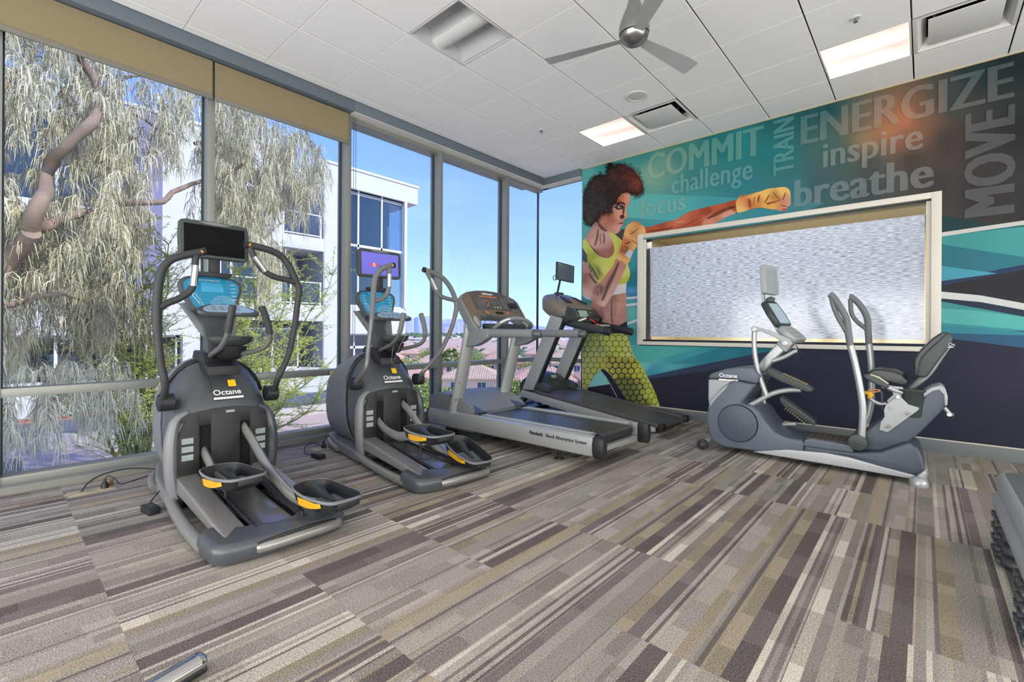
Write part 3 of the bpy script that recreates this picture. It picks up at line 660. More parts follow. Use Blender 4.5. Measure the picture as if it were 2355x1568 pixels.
def leaves_obj(name, strips, m, parent, lab=None):
    """strips: list of (points, width, tone) thin curved ribbons, joined into one part"""
    vs = []; fs = []; tn = []
    for pts, wd, tone in strips:
        o = len(vs); n = len(pts)
        d = (pts[-1]-pts[0]); s_ = d.cross(Vector((rgt.uniform(-1, 1), rgt.uniform(-1, 1), rgt.uniform(-.3, .3))))
        if s_.length < 1e-6: s_ = Vector((0, 1, 0))
        s_.normalize()
        for i, p in enumerate(pts):
            q = wd*(.35 if i in (0, n-1) else 1)/2
            vs += [p - s_*q, p + s_*q]
        for i in range(n-1): fs.append((o+2*i, o+2*i+1, o+2*i+3, o+2*i+2)); tn.append(tone)
    me = bpy.data.meshes.new(name); O = Vector(parent['_o'])
    me.from_pydata([v - O for v in vs], [], fs); me.materials.append(m)
    at_ = me.attributes.new('tone', 'FLOAT', 'FACE'); at_.data.foreach_set('value', tn)
    o = bpy.data.objects.new(name, me); COL.objects.link(o); o.parent = parent; o['kind'] = 'stuff'
    return o
rgt = random.Random(21)
wt = thing('weeping_tree', 'large weeping tree with pale hanging leaves close outside the left windows', 'tree', (-8.6, -1.2, GZ-.3))
XT = -8.6
def W(u, v, dx=0): return AX(u, v, XT+dx)
br = [ # px path, start r, end r, dx
 ('trunk', [(-260, 1150), (-200, 900), (-90, 740), (20, 610), (70, 530)], .22, .13, 1.3),
 ('branch', [(70, 530), (85, 470), (110, 425), (125, 380), (150, 330), (215, 270), (225, 200), (190, 140), (170, 80)], .13, .06, 1.3),
 ('branch', [(70, 530), (110, 515), (150, 500), (240, 480), (300, 462), (360, 465), (430, 430), (520, 400), (560, 380)], .10, .03, 1.1),
 ('branch', [(-150, 760), (-60, 712), (20, 700), (60, 690), (90, 680), (140, 672), (200, 700)], .09, .02, 1.2),
 ('branch', [(222, 225), (250, 205), (290, 180), (330, 168), (400, 190)], .05, .02, .2),
 ('branch', [(215, 260), (260, 250), (320, 270), (380, 300), (440, 330)], .05, .02, -.3),
 ('branch', [(-60, 230), (0, 205), (30, 168), (60, 170), (120, 200)], .05, .02, .4),
 ('branch', [(440, 330), (520, 330), (590, 318), (640, 312), (700, 330)], .05, .015, -.6),
 ('branch', [(140, 672), (100, 620), (60, 600), (20, 610)], .05, .04, .2),
]
for nm, path, r0, r1, dx in br:
    pts = smooth_path([W(u, v, dx + .25*sin(i*1.7)) for i, (u, v) in enumerate(path)], 5)
    pts = [p + Vector([mnoise.noise(p*3 + Vector((k*9, 0, 0)))*.05 for k in range(3)]) for p in pts]
    n = len(pts); MB().tube(pts, [.62*(1+.22*mnoise.noise(pts[i]*4.0))*(r0 + (r1-r0)*i/(n-1)) for i in range(n)], 10).build(nm, M_bark, wt, smooth=True)
def inpoly(x, y, P):
    c = False
    for i in range(len(P)):
        (x1, y1), (x2, y2) = P[i-1], P[i]
        if (y1 > y) != (y2 > y) and x < (x2-x1)*(y-y1)/(y2-y1)+x1: c = not c
    return c
# crowns of hanging sprays: outline of the twig roots, number, hang length range, tone bias
sprays = [
 ([(-300, -250), (330, -60), (470, 200), (440, 330), (330, 360), (330, 480), (-300, 520)], 700, (.5, 1.1), .6),
 ([(470, 150), (620, 250), (745, 330), (735, 420), (640, 470), (560, 520), (480, 480)], 330, (.5, 1.0), .55),
 ([(-300, 480), (330, 420), (300, 560), (240, 620), (-300, 640)], 170, (.6, 1.3), .5),
 ([(-300, 640), (60, 640), (90, 760), (-300, 900)], 90, (.6, 1.3), .75),
 ([(150, 650), (300, 630), (310, 700), (160, 720)], 60, (.6, 1.2), .02),
 ([(560, 500), (700, 480), (690, 600), (600, 640)], 50, (.3, .8), .5),
 ([(60, 830), (160, 820), (290, 800), (300, 900), (90, 930)], 60, (.7, 1.3), .92),
 ([(-40, 850), (20, 850), (20, 1000), (-40, 1000)], 14, (.5, .9), .9),
]
strips = []; twigs = MB()
for P, n, (l0, l1), tb in sprays:
    us = [p[0] for p in P]; vv = [p[1] for p in P]; k = 0
    while k < n:
        u, v = rgt.uniform(min(us), max(us)), rgt.uniform(min(vv), max(vv))
        if not inpoly(u, v, P): continue
        # leave ragged openings in the crown
        if mnoise.noise(Vector((u*.011, v*.011, 3.1))) < -.27 and tb > .1: k += 1; continue
        k += 1
        a = W(u, v, rgt.uniform(-1.5, 1.4)); L_ = rgt.uniform(l0, l1)*.8; dr = Vector((rgt.uniform(-.4, .4), rgt.uniform(-.4, .4), 0))*L_
        path = [a + dr*(1-(1-t)**2) + Vector((0, 0, .12*sin(t*2.2) - L_*t**1.4)) for t in (0, .25, .5, .75, 1)]
        twigs.tube(path, [.006, .005, .004, .003, .002], 3, caps=False)
        tb2 = tb + rgt.uniform(-.22, .22)
        for q in range(rgt.randint(56, 74)):
            t = rgt.random()**.8; i = min(3, int(t*4)); p = path[i].lerp(path[i+1], t*4-i)
            ln = rgt.uniform(.14, .26); o = Vector((rgt.uniform(-1, 1), rgt.uniform(-1, 1), rgt.uniform(-.2, .5)))*ln*.45
            p1 = p + o*.8 + Vector((0, 0, -.3*ln)); p2 = p1 + o*.3 + Vector((0, 0, -.65*ln))
            strips.append(([p, p1, p2], rgt.uniform(.007, .012), min(1, max(0, tb2 + rgt.uniform(-.3, .3)))))
tw_ = twigs.build('twigs', M_bark, wt); tw_['kind'] = 'stuff'
leaves_obj('hanging_leaves', strips, M_wleaf, wt)
# feathery green trees lower down
def feather(name, lab, base, tips, X_, seed, n_sub=16, n_leaf=26, spread=.5):
    t = thing(name, lab, 'tree', tuple(base)); S_ = []
    bm_ = MB()
    for u, v in tips:
        tip = AX(u, v, X_ + rgt.uniform(-.8, .8)); mid = base.lerp(tip, .5) + Vector((0, 0, .35))
        pts = smooth_path([base, mid, tip], 6); n = len(pts)
        pts = [p + Vector([mnoise.noise(p*1.7 + Vector((k*9, 0, 0)))*.18*(i/n) for k in range(3)]) for i, p in enumerate(pts)]
        MB().tube(pts, [.022*(1-i/n)+.005 for i in range(n)], 6).build('branch', M_bark2, t, smooth=True)
        for q in range(n_sub):
            i = rgt.randint(n//3, n-1); p = pts[i]; d = (pts[min(i+1, n-1)]-pts[i-1]).normalized()
            e_ = p + (d*.4 + Vector((rgt.uniform(-1, 1), rgt.uniform(-1, 1), rgt.uniform(-.35, .8)))).normalized()*rgt.uniform(.3, 1)*spread
            m_ = p.lerp(e_, .5) + Vector((0, 0, rgt.uniform(-.05, .08)))
            bm_.tube([p, m_, e_], [.006, .004, .002], 3, caps=False)
            for w_ in range(n_leaf):
                tt = rgt.random(); c = p.lerp(m_, tt*2) if tt < .5 else m_.lerp(e_, tt*2-1)
                dl = Vector((rgt.uniform(-1, 1), rgt.uniform(-1, 1), rgt.uniform(-.7, .7)))*.055
                S_.append(([c, c+dl*.6, c+dl], .010, rgt.random()))
    o = bm_.build('twigs', M_bark2, t); o['kind'] = 'stuff'
    leaves_obj('feathery_leaves', S_, M_gleaf, t)
    return t
b1 = AX(520, 1090, -9.5); b1.z = GZ-.25
feather('palo_verde_tree', 'feathery bright green tree outside between the two elliptical machines', b1,
        [(560, 600), (600, 560), (640, 610), (690, 640), (735, 720), (700, 780), (640, 740), (600, 700), (560, 760), (740, 850), (660, 830), (700, 690), (760, 640), (580, 830), (620, 660), (520, 640), (540, 700), (690, 900), (740, 930), (640, 900), (600, 920)], -9.5, 3, 34, 46, .85)
b2 = AX(330, 1080, -9.5); b2.z = GZ-.25
feather('palo_verde_tree', 'feathery bright green tree outside left of the nearer elliptical machine', b2,
        [(250, 560), (300, 520), (340, 640), (300, 700), (360, 740), (260, 760), (330, 850), (300, 600), (210, 700), (140, 560), (60, 560), (180, 800), (380, 640), (400, 560), (340, 930), (300, 980), (250, 900), (120, 880), (150, 940), (320, 560)], -9.5, 4, 30, 44, .9)
# garden trees and palms in front of the houses
M_bush = leafmat('garden tree leaf', [(110, 130, 60), (150, 164, 80), (176, 186, 100)])
def gtree(u, d, ztop, r, lab, gz=-12, seed=0, pale=0):
    x, y = at(u, d); t = thing('garden_tree', lab, 'tree', (x, y, gz))
    zc = ztop - r*.8; MB().tube([(x, y, gz), (x+.2, y, (gz+zc)/2), (x, y, zc)], [.2, .14, .08], 7).build('trunk', M_bark, t, smooth=True)
    S_ = []
    for q in range(int(2600)):
        th, ph = rgt.uniform(0, 2*pi), math.acos(rgt.uniform(-1, 1)); rr_ = r*rgt.random()**.4*(1+.3*mnoise.noise(Vector((th*1.3, ph*2, seed))))
        c = Vector((x + rr_*sin(ph)*cos(th), y + rr_*sin(ph)*sin(th), zc + rr_*.85*cos(ph)))
        dl = Vector((rgt.uniform(-1, 1), rgt.uniform(-1, 1), rgt.uniform(-1, 1)))*.3
        S_.append(([c, c+dl*.5, c+dl], .16, rgt.random()))
    leaves_obj('foliage', S_, M_bush, t)
for k, (u, d, zt, r, lab) in enumerate(((968, 34, -2.5, 2.4, 'bright green garden tree low behind the second elliptical'), (1005, 40, -3.9, 2.0, 'smaller green garden tree beside the first treadmill motor cover'),
      (1075, 46, -5.4, 2.0, 'low green garden tree in front of the cream house'), (1152, 56, -6.2, 2.0, 'green garden tree left of the first treadmill right post'),
      (1186, 64, -5.6, 2.0, 'green garden tree behind the first treadmill right post'), (1320, 56, -6.0, 2.0, 'green garden tree seen low between the second treadmill posts'), (940, 88, -4.0, 3.0, 'green garden tree between the roofs at left'), (1100, 91, -3.8, 2.6, 'green garden tree between the roofs in the middle'),
      (1230, 90, -3.9, 3.2, 'green garden tree between the roofs at the glass corner'), (985, 128, -3.6, 3.4, 'green garden tree behind the second row roofs, left'), (1085, 130, -3.4, 4, 'green garden tree behind the second row roofs, middle'), (1290, 130, -3.4, 4, 'green garden tree behind the second row roofs, right'))):
    gtree(u, d, zt, r, lab, seed=k)
M_palm = leafmat('palm frond', [(86, 110, 52), (130, 150, 70), (160, 174, 96)])
for u, d, zt, lab in ((1018, 90, -2.9, 'fan palm with a round head left of the first treadmill post'), (1038, 99, -2.6, 'fan palm with a round head touching the first treadmill post'), (1060, 84, -3.6, 'shorter fan palm in front of the tan roof'), (1312, 86, -2.6, 'fan palm between the second treadmill posts')):
    x, y = at(u, d); t = thing('fan_palm', lab, 'palm', (x, y, -12))
    MB().tube([(x, y, -12), (x+.1, y, (zt-12)/2), (x, y, zt-1.2)], [.3, .22, .2], 8).build('trunk', M_bark, t, smooth=True)
    S_ = []
    for q in range(46):
        a, b = rgt.uniform(0, 2*pi), rgt.uniform(-.5, 1.2); dl = Vector((cos(a)*cos(b), sin(a)*cos(b), sin(b)))
        for w_ in range(9):
            d2 = (dl + Vector((rgt.uniform(-1, 1), rgt.uniform(-1, 1), rgt.uniform(-1, 1)))*.28).normalized(); c = Vector((x, y, zt-1.2))
            S_.append(([c+dl*.5, c+dl*.5+d2*.7, c+dl*.5+d2*1.25+Vector((0, 0, -.25))], .12, rgt.random()))
    leaves_obj('fronds', S_, M_palm, t)
# ================================================================ THE PRINTED MURAL (flat print on the wall)
def vc_mat(name, rough=.65):
    m = bpy.data.materials.new(name); m.use_nodes = True; t = m.node_tree; p = t.nodes['Principled BSDF']
    a = N(t, 'ShaderNodeAttribute'); a.attribute_name = 'ink'; n = N(t, 'ShaderNodeTexNoise'); n.inputs['Scale'].default_value = 260
    c = N(t, 'ShaderNodeTexCoord'); t.links.new(c.outputs['Object'], n.inputs['Vector']); mp = N(t, 'ShaderNodeMapRange'); mp.inputs['To Min'].default_value = .93; mp.inputs['To Max'].default_value = 1.07
    t.links.new(n.outputs[0], mp.inputs[0]); v = N(t, 'ShaderNodeVectorMath', operation='SCALE'); t.links.new(a.outputs['Color'], v.inputs[0]); t.links.new(mp.outputs[0], v.inputs['Scale'])
    t.links.new(v.outputs[0], p.inputs['Base Color']); p.inputs['Roughness'].default_value = rough; p.inputs['Specular IOR Level'].default_value = .3
    b = N(t, 'ShaderNodeBump'); b.inputs['Strength'].default_value = .12; b.inputs['Distance'].default_value = .001; t.links.new(n.outputs[0], b.inputs['Height']); t.links.new(b.outputs[0], p.inputs['Normal'])
    return m
M_ink = vc_mat('printed vinyl ink')
IG = .78     # print density
def idw(cs, u, v, pw=2.2):
    if len(cs) == 1: return cs[0][2]
    s0 = 0; c = [0, 0, 0]
    for a, b, k in cs:
        d = ((a-u)**2 + (b-v)**2 + 1e-3)**(-pw/2*1.0)
        s0 += d; c[0] += k[0]*d; c[1] += k[1]*d; c[2] += k[2]*d
    return (c[0]/s0, c[1]/s0, c[2]/s0)
def gau(cs, u, v, s_):
    s0 = 1e-12; c = [0, 0, 0]
    for a, b, k in cs:
        d = (a-u)**2 + (b-v)**2; w_ = math.exp(-d/(2*s_*s_)) + 1e-5/(d+1)
        s0 += w_; c[0] += k[0]*w_; c[1] += k[1]*w_; c[2] += k[2]*w_
    return (c[0]/s0, c[1]/s0, c[2]/s0)
def soft(K):
    K = [k for k in K if sum(k[2]) > 245] or K
    m_ = [sum(k[2][i] for k in K)/len(K) for i in range(3)]
    return [(a, b, tuple(x*.85 + y*.15 for x, y in zip(c, m_))) for a, b, c in K]
mural = thing('wall_mural', 'printed fitness mural of a boxing woman and words on a teal and navy wall', 'mural', (-1.5, YM-.001, 1.8))
def ink_obj(name, tris, cols, layer, par=mural, kind=None):
    """tris: list of px triangles/quads, cols: srgb per corner"""
    y = YM - .0006 - .0006*layer; vs = []; fs = []; cc = []; idx = {}
    for f, k in zip(tris, cols):
        g = []
        for (u, v), c in zip(f, k):
            key = (round(u, 2), round(v, 2))
            if key not in idx: idx[key] = len(vs); vs.append(AY(u, v, y) - Vector(par['_o'])); cc.append(c)
            g.append(idx[key])
        if len(set(g)) == len(g): fs.append(tuple(g))
    me = bpy.data.meshes.new(name); me.from_pydata(vs, [], fs); me.materials.append(M_ink)
    at_ = me.color_attributes.new('ink', 'FLOAT_COLOR', 'POINT')
    buf = []
    for c in cc: buf += [x*IG for x in srgb(*[max(0, min(255, q)) for q in c])] + [1.0]
    at_.data.foreach_set('color', buf)
    bm = bmesh.new(); bm.from_mesh(me); bmesh.ops.recalc_face_normals(bm, faces=bm.faces)
    for f in bm.faces:
        if f.normal.y > 0: f.normal_flip()
    bm.to_mesh(me); bm.free()
    o = bpy.data.objects.new(name, me); COL.objects.link(o); o.parent = par; o['_o'] = list(par['_o'])
    if kind: o['kind'] = kind
    return o
from mathutils.geometry import tessellate_polygon
def split(t, L_, out):
    e = [((t[i][0]-t[i-1][0])**2 + (t[i][1]-t[i-1][1])**2, i) for i in range(3)]; m, i = max(e)
    if m < L_*L_: out.append(t); return
    a, b, c = t[i-1], t[i], t[(i+1) % 3]; h_ = ((a[0]+b[0])/2, (a[1]+b[1])/2)
    split((a, h_, c), L_, out); split((h_, b, c), L_, out)
def ink_poly(name, pts, cs, layer, L_=6, crv=0, pw=2.2, colfn=None):
    if crv: pts = [(p.x, p.y) for p in smooth_path([(*p, 0) for p in pts + [pts[0]]], crv)][:-1]
    tr_ = tessellate_polygon([[Vector((*p, 0)) for p in pts]]); out = []
    for t in tr_: split(tuple(pts[i] for i in t), L_, out)
    f = colfn or (lambda u, v: idw(cs, u, v, pw))
    return ink_obj(name, out, [[f(*p) for p in t] for t in out], layer)
def ZA(x, y): return (1330+x/6.535, 360+y/6.535)
def ZB(x, y): return (1330+x/6.535, 520+y/6.535)
def ZC(x, y): return (1460+x/6.197, 400+y/6.197)
def ZD(x, y): return (1330+x/7.467, 740+y/7.467)
def ZE(x, y): return (2140+x/2.613, 480+y/2.613)
def ZF(x, y): return (1460+x/7.84, 760+y/7.84)
def tr_(Z, L_): return [Z(*p) for p in L_]
def trc(Z, L_): return [(*Z(a, b), c) for a, b, c in L_]
bgc = [(1345, 400, (95, 182, 178)), (1345, 460, (120, 195, 190)), (1345, 560, (100, 175, 172)), (1400, 378, (55, 150, 150)), (1480, 350, (50, 145, 142)), (1500, 400, (130, 178, 158)), (1530, 380, (110, 160, 145)), (1560, 350, (60, 135, 130)),
 (1600, 400, (50, 135, 135)), (1650, 320, (16, 118, 122)), (1700, 330, (20, 132, 136)), (1700, 430, (38, 128, 138)), (1790, 350, (22, 122, 128)), (1790, 280, (8, 98, 104)), (1830, 440, (46, 122, 132)), (1850, 250, (8, 86, 92)), (1900, 250, (8, 76, 82)), (1900, 330, (60, 105, 100)),
 (1960, 290, (110, 100, 80)), (1990, 320, (150, 122, 88)), (2040, 300, (178, 118, 82)), (2080, 275, (188, 116, 78)), (2090, 310, (150, 98, 72)), (2130, 260, (120, 88, 70)), (2180, 230, (50, 62, 62)), (2250, 160, (10, 42, 48)), (2330, 140, (8, 26, 32)), (2340, 300, (24, 28, 34)), (2250, 330, (44, 42, 44)),
 (2180, 330, (62, 52, 48)), (2100, 370, (66, 58, 54)), (2000, 380, (66, 76, 76)), (1930, 370, (62, 90, 92)), (1880, 430, (56, 92, 98)), (2000, 440, (58, 70, 74)), (2150, 430, (54, 50, 52)), (2250, 450, (44, 40, 42)), (2400, 480, (36, 34, 38)), (2700, 400, (24, 26, 32)),
 (1600, 480, (70, 158, 168)), (1500, 520, (70, 158, 168)), (1700, 490, (60, 140, 156)), (1460, 560, (64, 152, 160)), (1480, 620, (60, 150, 160))]
def bgf(u, v):
    # above the sweep of bands
    return idw(bgc, u, v, 2.6)
# base field, one big print sheet around the interior window
tri = []; col = []
U0 = AY(1340, 500, YM); 
def px_of(X, Z):     # wall point -> picture point, only used to look up the print's colours
    d = -X*_s + YM*_c; R = X*_c + YM*_s; a = FPX*R/d; b = FPX*(Z-EYE)/d
    return (1177.5 + a*cos(ROLL) + b*sin(ROLL), CY - b*cos(ROLL) + a*sin(ROLL))
xs = [-3.79 + (4.55+3.79)*i/150 for i in range(151)]; zs = [1.0 + (3.485-1.0)*j/56 for j in range(57)]
for i in range(150):
    for j in range(56):
        q = [(xs[i], zs[j]), (xs[i+1], zs[j]), (xs[i+1], zs[j+1]), (xs[i], zs[j+1])]
        if all(WX0+.03 < x < WX1-.03 and WZ0+.03 < z < WZ1-.03 for x, z in q): continue
        f = [px_of(*p) for p in q]; tri.append(f); col.append([bgf(*p) for p in f])
ink_obj('print_sheet', tri, col, 0)
navy = [(1500, 900, (36, 34, 50)), (1600, 930, (28, 32, 48)), (1700, 840, (42, 42, 62)), (1800, 830, (42, 46, 70)), (2100, 950, (32, 40, 62)), (2300, 860, (44, 46, 66)), (2300, 1000, (30, 36, 54)), (1340, 920, (40, 36, 54)), (2600, 1000, (30, 34, 50))]
lowp = [(1300, 800), (1469, 800), (1469, 785), (2164, 785), (2164, 770), (3000, 700), (3000, 1120), (2355, 1036), (1600, 951), (1300, 918)]
def wallrect(name, X0, X1, Z0, Z1, cs, layer, n=(40, 8)):
    t = []; c = []
    for i in range(n[0]):
        for j in range(n[1]):
            f = [px_of(X0+(X1-X0)*a/n[0], Z0+(Z1-Z0)*b/n[1]) for a, b in ((i, j), (i+1, j), (i+1, j+1), (i, j+1))]
            t.append(f); c.append([idw(cs, *p) for p in f])
    ink_obj(name, t, c, layer)
wallrect('navy_field', -3.79, 4.55, .128, 1.0, navy, 1)
wallrect('navy_field', WX1-.01, 4.55, 1.0, 1.2, navy, 1, (20, 3))
T1, T2, T3 = (84, 180, 174), (66, 160, 166), (44, 132, 148)
# bands under the window (left part of the wall)
ink_poly('teal_band', [(1338, 700), (1470, 700), (1470, 794), (1640, 798)] + tr_(ZF, [(110, 630)]) + [(1400, 870), (1338, 884)], [(1340, 720, (110, 190, 186)), (1500, 810, T1), (1450, 780, (86, 178, 178)), (1600, 800, (70, 172, 168)), (1350, 870, (120, 198, 202))], 2)
ink_poly('teal_band', tr_(ZF, [(1200, 290), (1560, 302), (180, 745), (-300, 880), (-300, 755), (110, 630)]), [(1480, 850, (104, 190, 194)), (1560, 820, (64, 158, 166)), (1640, 800, (50, 148, 160)), (1430, 860, (120, 198, 202))], 3)
ink_poly('teal_band', tr_(ZF, [(1560, 302), (2355, 312), (2700, 318), (2355, 385), (1115, 635), (230, 820), (-300, 930), (-300, 880), (180, 745)]), [(1490, 862, (58, 146, 176)), (1560, 838, (52, 142, 160)), (1640, 815, (34, 126, 144)), (1760, 803, (24, 116, 132)), (1800, 802, (30, 110, 128))], 3)
ink_poly('pale_facet', tr_(ZF, [(75, 572), (1115, 612), (230, 815), (100, 760), (70, 640)]), [(1480, 838, (120, 196, 196)), (1540, 840, (88, 172, 184)), (1500, 858, (64, 152, 180)), (1595, 838, (64, 154, 166))], 4)
ink_poly('navy_band', tr_(ZF, [(2700, 318), (2800, 330), (2355, 560), (1900, 640), (265, 870), (-300, 960), (-300, 930), (230, 820), (1115, 635), (2355, 385)]), [(1500, 866, (44, 66, 98)), (1650, 840, (48, 58, 86)), (1800, 815, (42, 56, 84))], 4)
# strip between figure and window
ink_poly('teal_strip', tr_(ZB, [(640, 150), (905, 150), (905, 1780), (640, 1780)]), trc(ZB, [(800, 500, (62, 150, 160)), (800, 640, (56, 146, 156)), (800, 680, (34, 120, 128)), (800, 850, (34, 120, 134)), (800, 980, (76, 146, 196)), (800, 1050, (56, 120, 178)), (800, 1110, (76, 160, 172)), (800, 1300, (98, 184, 180)), (800, 1500, (84, 172, 172)), (800, 1700, (70, 164, 168))]), 5, pw=5)
for k in ([(700, 1068), (890, 1052), (890, 1085), (700, 1100)], [(700, 1172), (890, 1148), (890, 1188), (700, 1208)], [(720, 1452), (890, 1390), (890, 1430), (720, 1490)]):
    ink_poly('white_stripe', tr_(ZB, k), [(1450, 700, (206, 214, 214))], 6)
# upper pale bands
ink_poly('pale_band', tr_(ZC, [(-260, 262), (110, 280), (2355, 380), (2700, 420), (2355, 560), (1100, 715), (530, 665), (0, 630), (-400, 600)]), trc(ZC, [(200, 450, (96, 186, 184)), (700, 480, (80, 176, 178)), (1100, 400, (62, 158, 166)), (1800, 520, (52, 138, 152)), (2300, 420, (62, 128, 138)), (500, 620, (84, 178, 182)), (-200, 400, (110, 190, 184))]), 1)
# right of the window
Rl = [
 ([(60, 38), (562, 95), (1400, 190), (1400, 10), (562, 95), (375, 92), (60, 145)], (18, 60, 66)),
 ([(60, 165), (562, 105), (1400, 0), (1400, 420), (562, 290), (60, 213)], (66, 160, 160)),
 ([(60, 165), (400, 122), (562, 108), (562, 96), (60, 160)], (34, 104, 110)),
 ([(60, 213), (562, 290), (1400, 420), (1400, 180), (562, 335), (60, 435)], (44, 122, 138)),
 ([(60, 342), (400, 388), (60, 435)], (78, 168, 194)),
 ([(60, 437), (562, 335), (1400, 170), (1400, 200), (562, 365), (60, 464)], (40, 58, 94)),
 ([(60, 464), (562, 365), (1400, 200), (1400, 800), (562, 568), (300, 520), (60, 496)], (42, 40, 48)),
 ([(60, 540), (300, 562), (562, 612), (1400, 860), (1400, 1000), (562, 650), (60, 560)], (36, 50, 76)),
 ([(60, 556), (562, 648), (1400, 900), (1400, 980), (562, 735), (60, 700)], (66, 158, 164)),
 ([(60, 600), (250, 608), (562, 650), (1400, 900), (1400, 960), (562, 728), (60, 684)], (92, 188, 186)),
 ([(60, 688), (200, 690), (562, 740), (562, 762), (60, 748)], (58, 146, 164)),
 ([(60, 746), (562, 760), (1400, 820), (1400, 980), (562, 836), (130, 782), (60, 775)], (50, 98, 134))]
for i, (k, c) in enumerate(Rl): ink_poly('sweep_band', tr_(ZE, k), [(*ZE(100, k[0][1]), tuple(x*.92 for x in c)), (*ZE(500, k[0][1]), c)], 2 + (i % 5), L_=60)
ink_poly('white_stripe', tr_(ZE, [(60, 143), (300, 108), (562, 70), (1400, -60), (1400, -30), (562, 96), (300, 133), (60, 168)]), [(2300, 500, (206, 206, 204))], 8, L_=60)
ink_poly('white_stripe', tr_(ZE, [(60, 497), (300, 520), (562, 568), (1400, 800), (1400, 850), (562, 608), (300, 560), (60, 538)]), [(2300, 690, (214, 218, 218))], 8, L_=60)
# words
def word(txt, bl, br, tl, mix, layer=9, vertical=False, side=None, bold=.012):
    cu = bpy.data.curves.new('w', 'FONT'); cu.body = txt; cu.size = 1; cu.resolution_u = 3; cu.offset = 0; cu.space_character = 1.04
    ob = bpy.data.objects.new('w', cu); me = bpy.data.meshes.new_from_object(ob); bpy.data.objects.remove(ob)
    P0 = [v.co.copy() for v in me.vertices]; F0 = [tuple(p.vertices) for p in me.polygons]; bpy.data.meshes.remove(me); P = []; F = []
    for k in (-2, -1, 0, 1, 2): F += [tuple(i+len(P) for i in f) for f in F0]; P += [p + Vector((k*bold, 0, 0)) for p in P0]
    x0, x1 = min(p.x for p in P), max(p.x for p in P); y1 = max(p.y for p in P)
    y = YM - .0006 - .0006*layer; A, B_, C = AY(*bl, y), AY(*br, y), AY(*tl, y)
    vs = []
    for qi, p in enumerate(P):
        a, b = (p.x-x0)/(x1-x0), p.y/y1; y = YM - .0006 - .0006*layer - .0001*(qi*5//len(P))
        if not vertical: vs.append(Vector((A.x + (B_.x-A.x)*a, y, A.z + (C.z-A.z)*b)))
        else: vs.append(Vector((B_.x + (A.x-B_.x)*b, y, A.z + (C.z-A.z)*a)))
    me = bpy.data.meshes.new('lettering'); me.from_pydata([v - Vector(mural['_o']) for v in vs], [], F); me.materials.append(M_ink)
    at_ = me.color_attributes.new('ink', 'FLOAT_COLOR', 'POINT'); buf = []
    for v in vs:
        c = bgf(*px_of(v.x, v.z)); k, m_ = mix; c = [q*(1-m_) + t*m_ for q, t in zip(c, k)]; buf += [x*IG for x in srgb(*c)] + [1]
    at_.data.foreach_set('color', buf); o = bpy.data.objects.new('lettering', me); COL.objects.link(o); o.parent = mural
word('COMMIT', (1489, 414), (1757, 355), (1489, 357), ((170, 188, 165), .42), bold=.02)
word('challenge', (1544, 447), (1731, 410), (1544, 404), ((160, 190, 190), .45), bold=.012)
word('focus', (1471, 499.5), (1577, 487), (1471, 460), ((175, 205, 190), .5), bold=.012)
word('ENERGIZE', (1841, 333.5), (2333, 219), (1841, 268), ((170, 165, 160), .36), bold=.02)
word('inspire', (1892, 385), (2123, 342), (1892, 333), ((165, 165, 160), .5), bold=.015)
word('breathe', (1826, 476.5), (2148, 428), (1826, 415), ((150, 160, 165), .5), bold=.02)
word('TRAIN', (1778, 405), (1825, 397), (1778, 279), ((140, 180, 180), .45), vertical=True, bold=.02)
word('MOVE', (2217, 502), (2333, 487), (2217, 264), ((135, 140, 145), .4), vertical=True, bold=.03)
# ---- the printed boxer
rm = random.Random(4)
fig = lambda nm, Z, pts, cs, ly, L_=4, crv=3, sg=6.5: ink_poly(nm, tr_(Z, pts), [(0, 0, cs[0])] if len(cs) == 1 else None, ly, L_, crv, 3, (lambda K: (lambda u, v: gau(K, u, v, sg)))(soft(trc(Z, cs))) if len(cs) > 1 else None)
fig('arm_print', ZC, [(140, 760), (250, 740), (420, 690), (580, 650), (680, 590), (800, 530), (900, 500), (1050, 465), (1250, 420), (1450, 375), (1450, 545), (1330, 600), (1200, 670), (1110, 715), (800, 800), (500, 850), (150, 870)],
 [(250, 770, (184, 88, 58)), (250, 820, (122, 46, 26)), (500, 700, (198, 98, 66)), (450, 790, (140, 60, 40)), (650, 640, (204, 112, 76)), (620, 690, (220, 134, 98)), (650, 740, (166, 76, 50)), (850, 560, (194, 98, 62)), (900, 620, (168, 72, 42)), (1000, 560, (152, 62, 36)), (1050, 660, (222, 146, 120)), (1200, 480, (190, 88, 52)), (1250, 520, (92, 32, 16)), (1380, 480, (78, 26, 12)), (1400, 400, (166, 72, 42)), (1300, 590, (230, 170, 150)), (1100, 600, (112, 46, 26)), (1180, 640, (204, 134, 108)), (400, 740, (152, 72, 46))], 10)
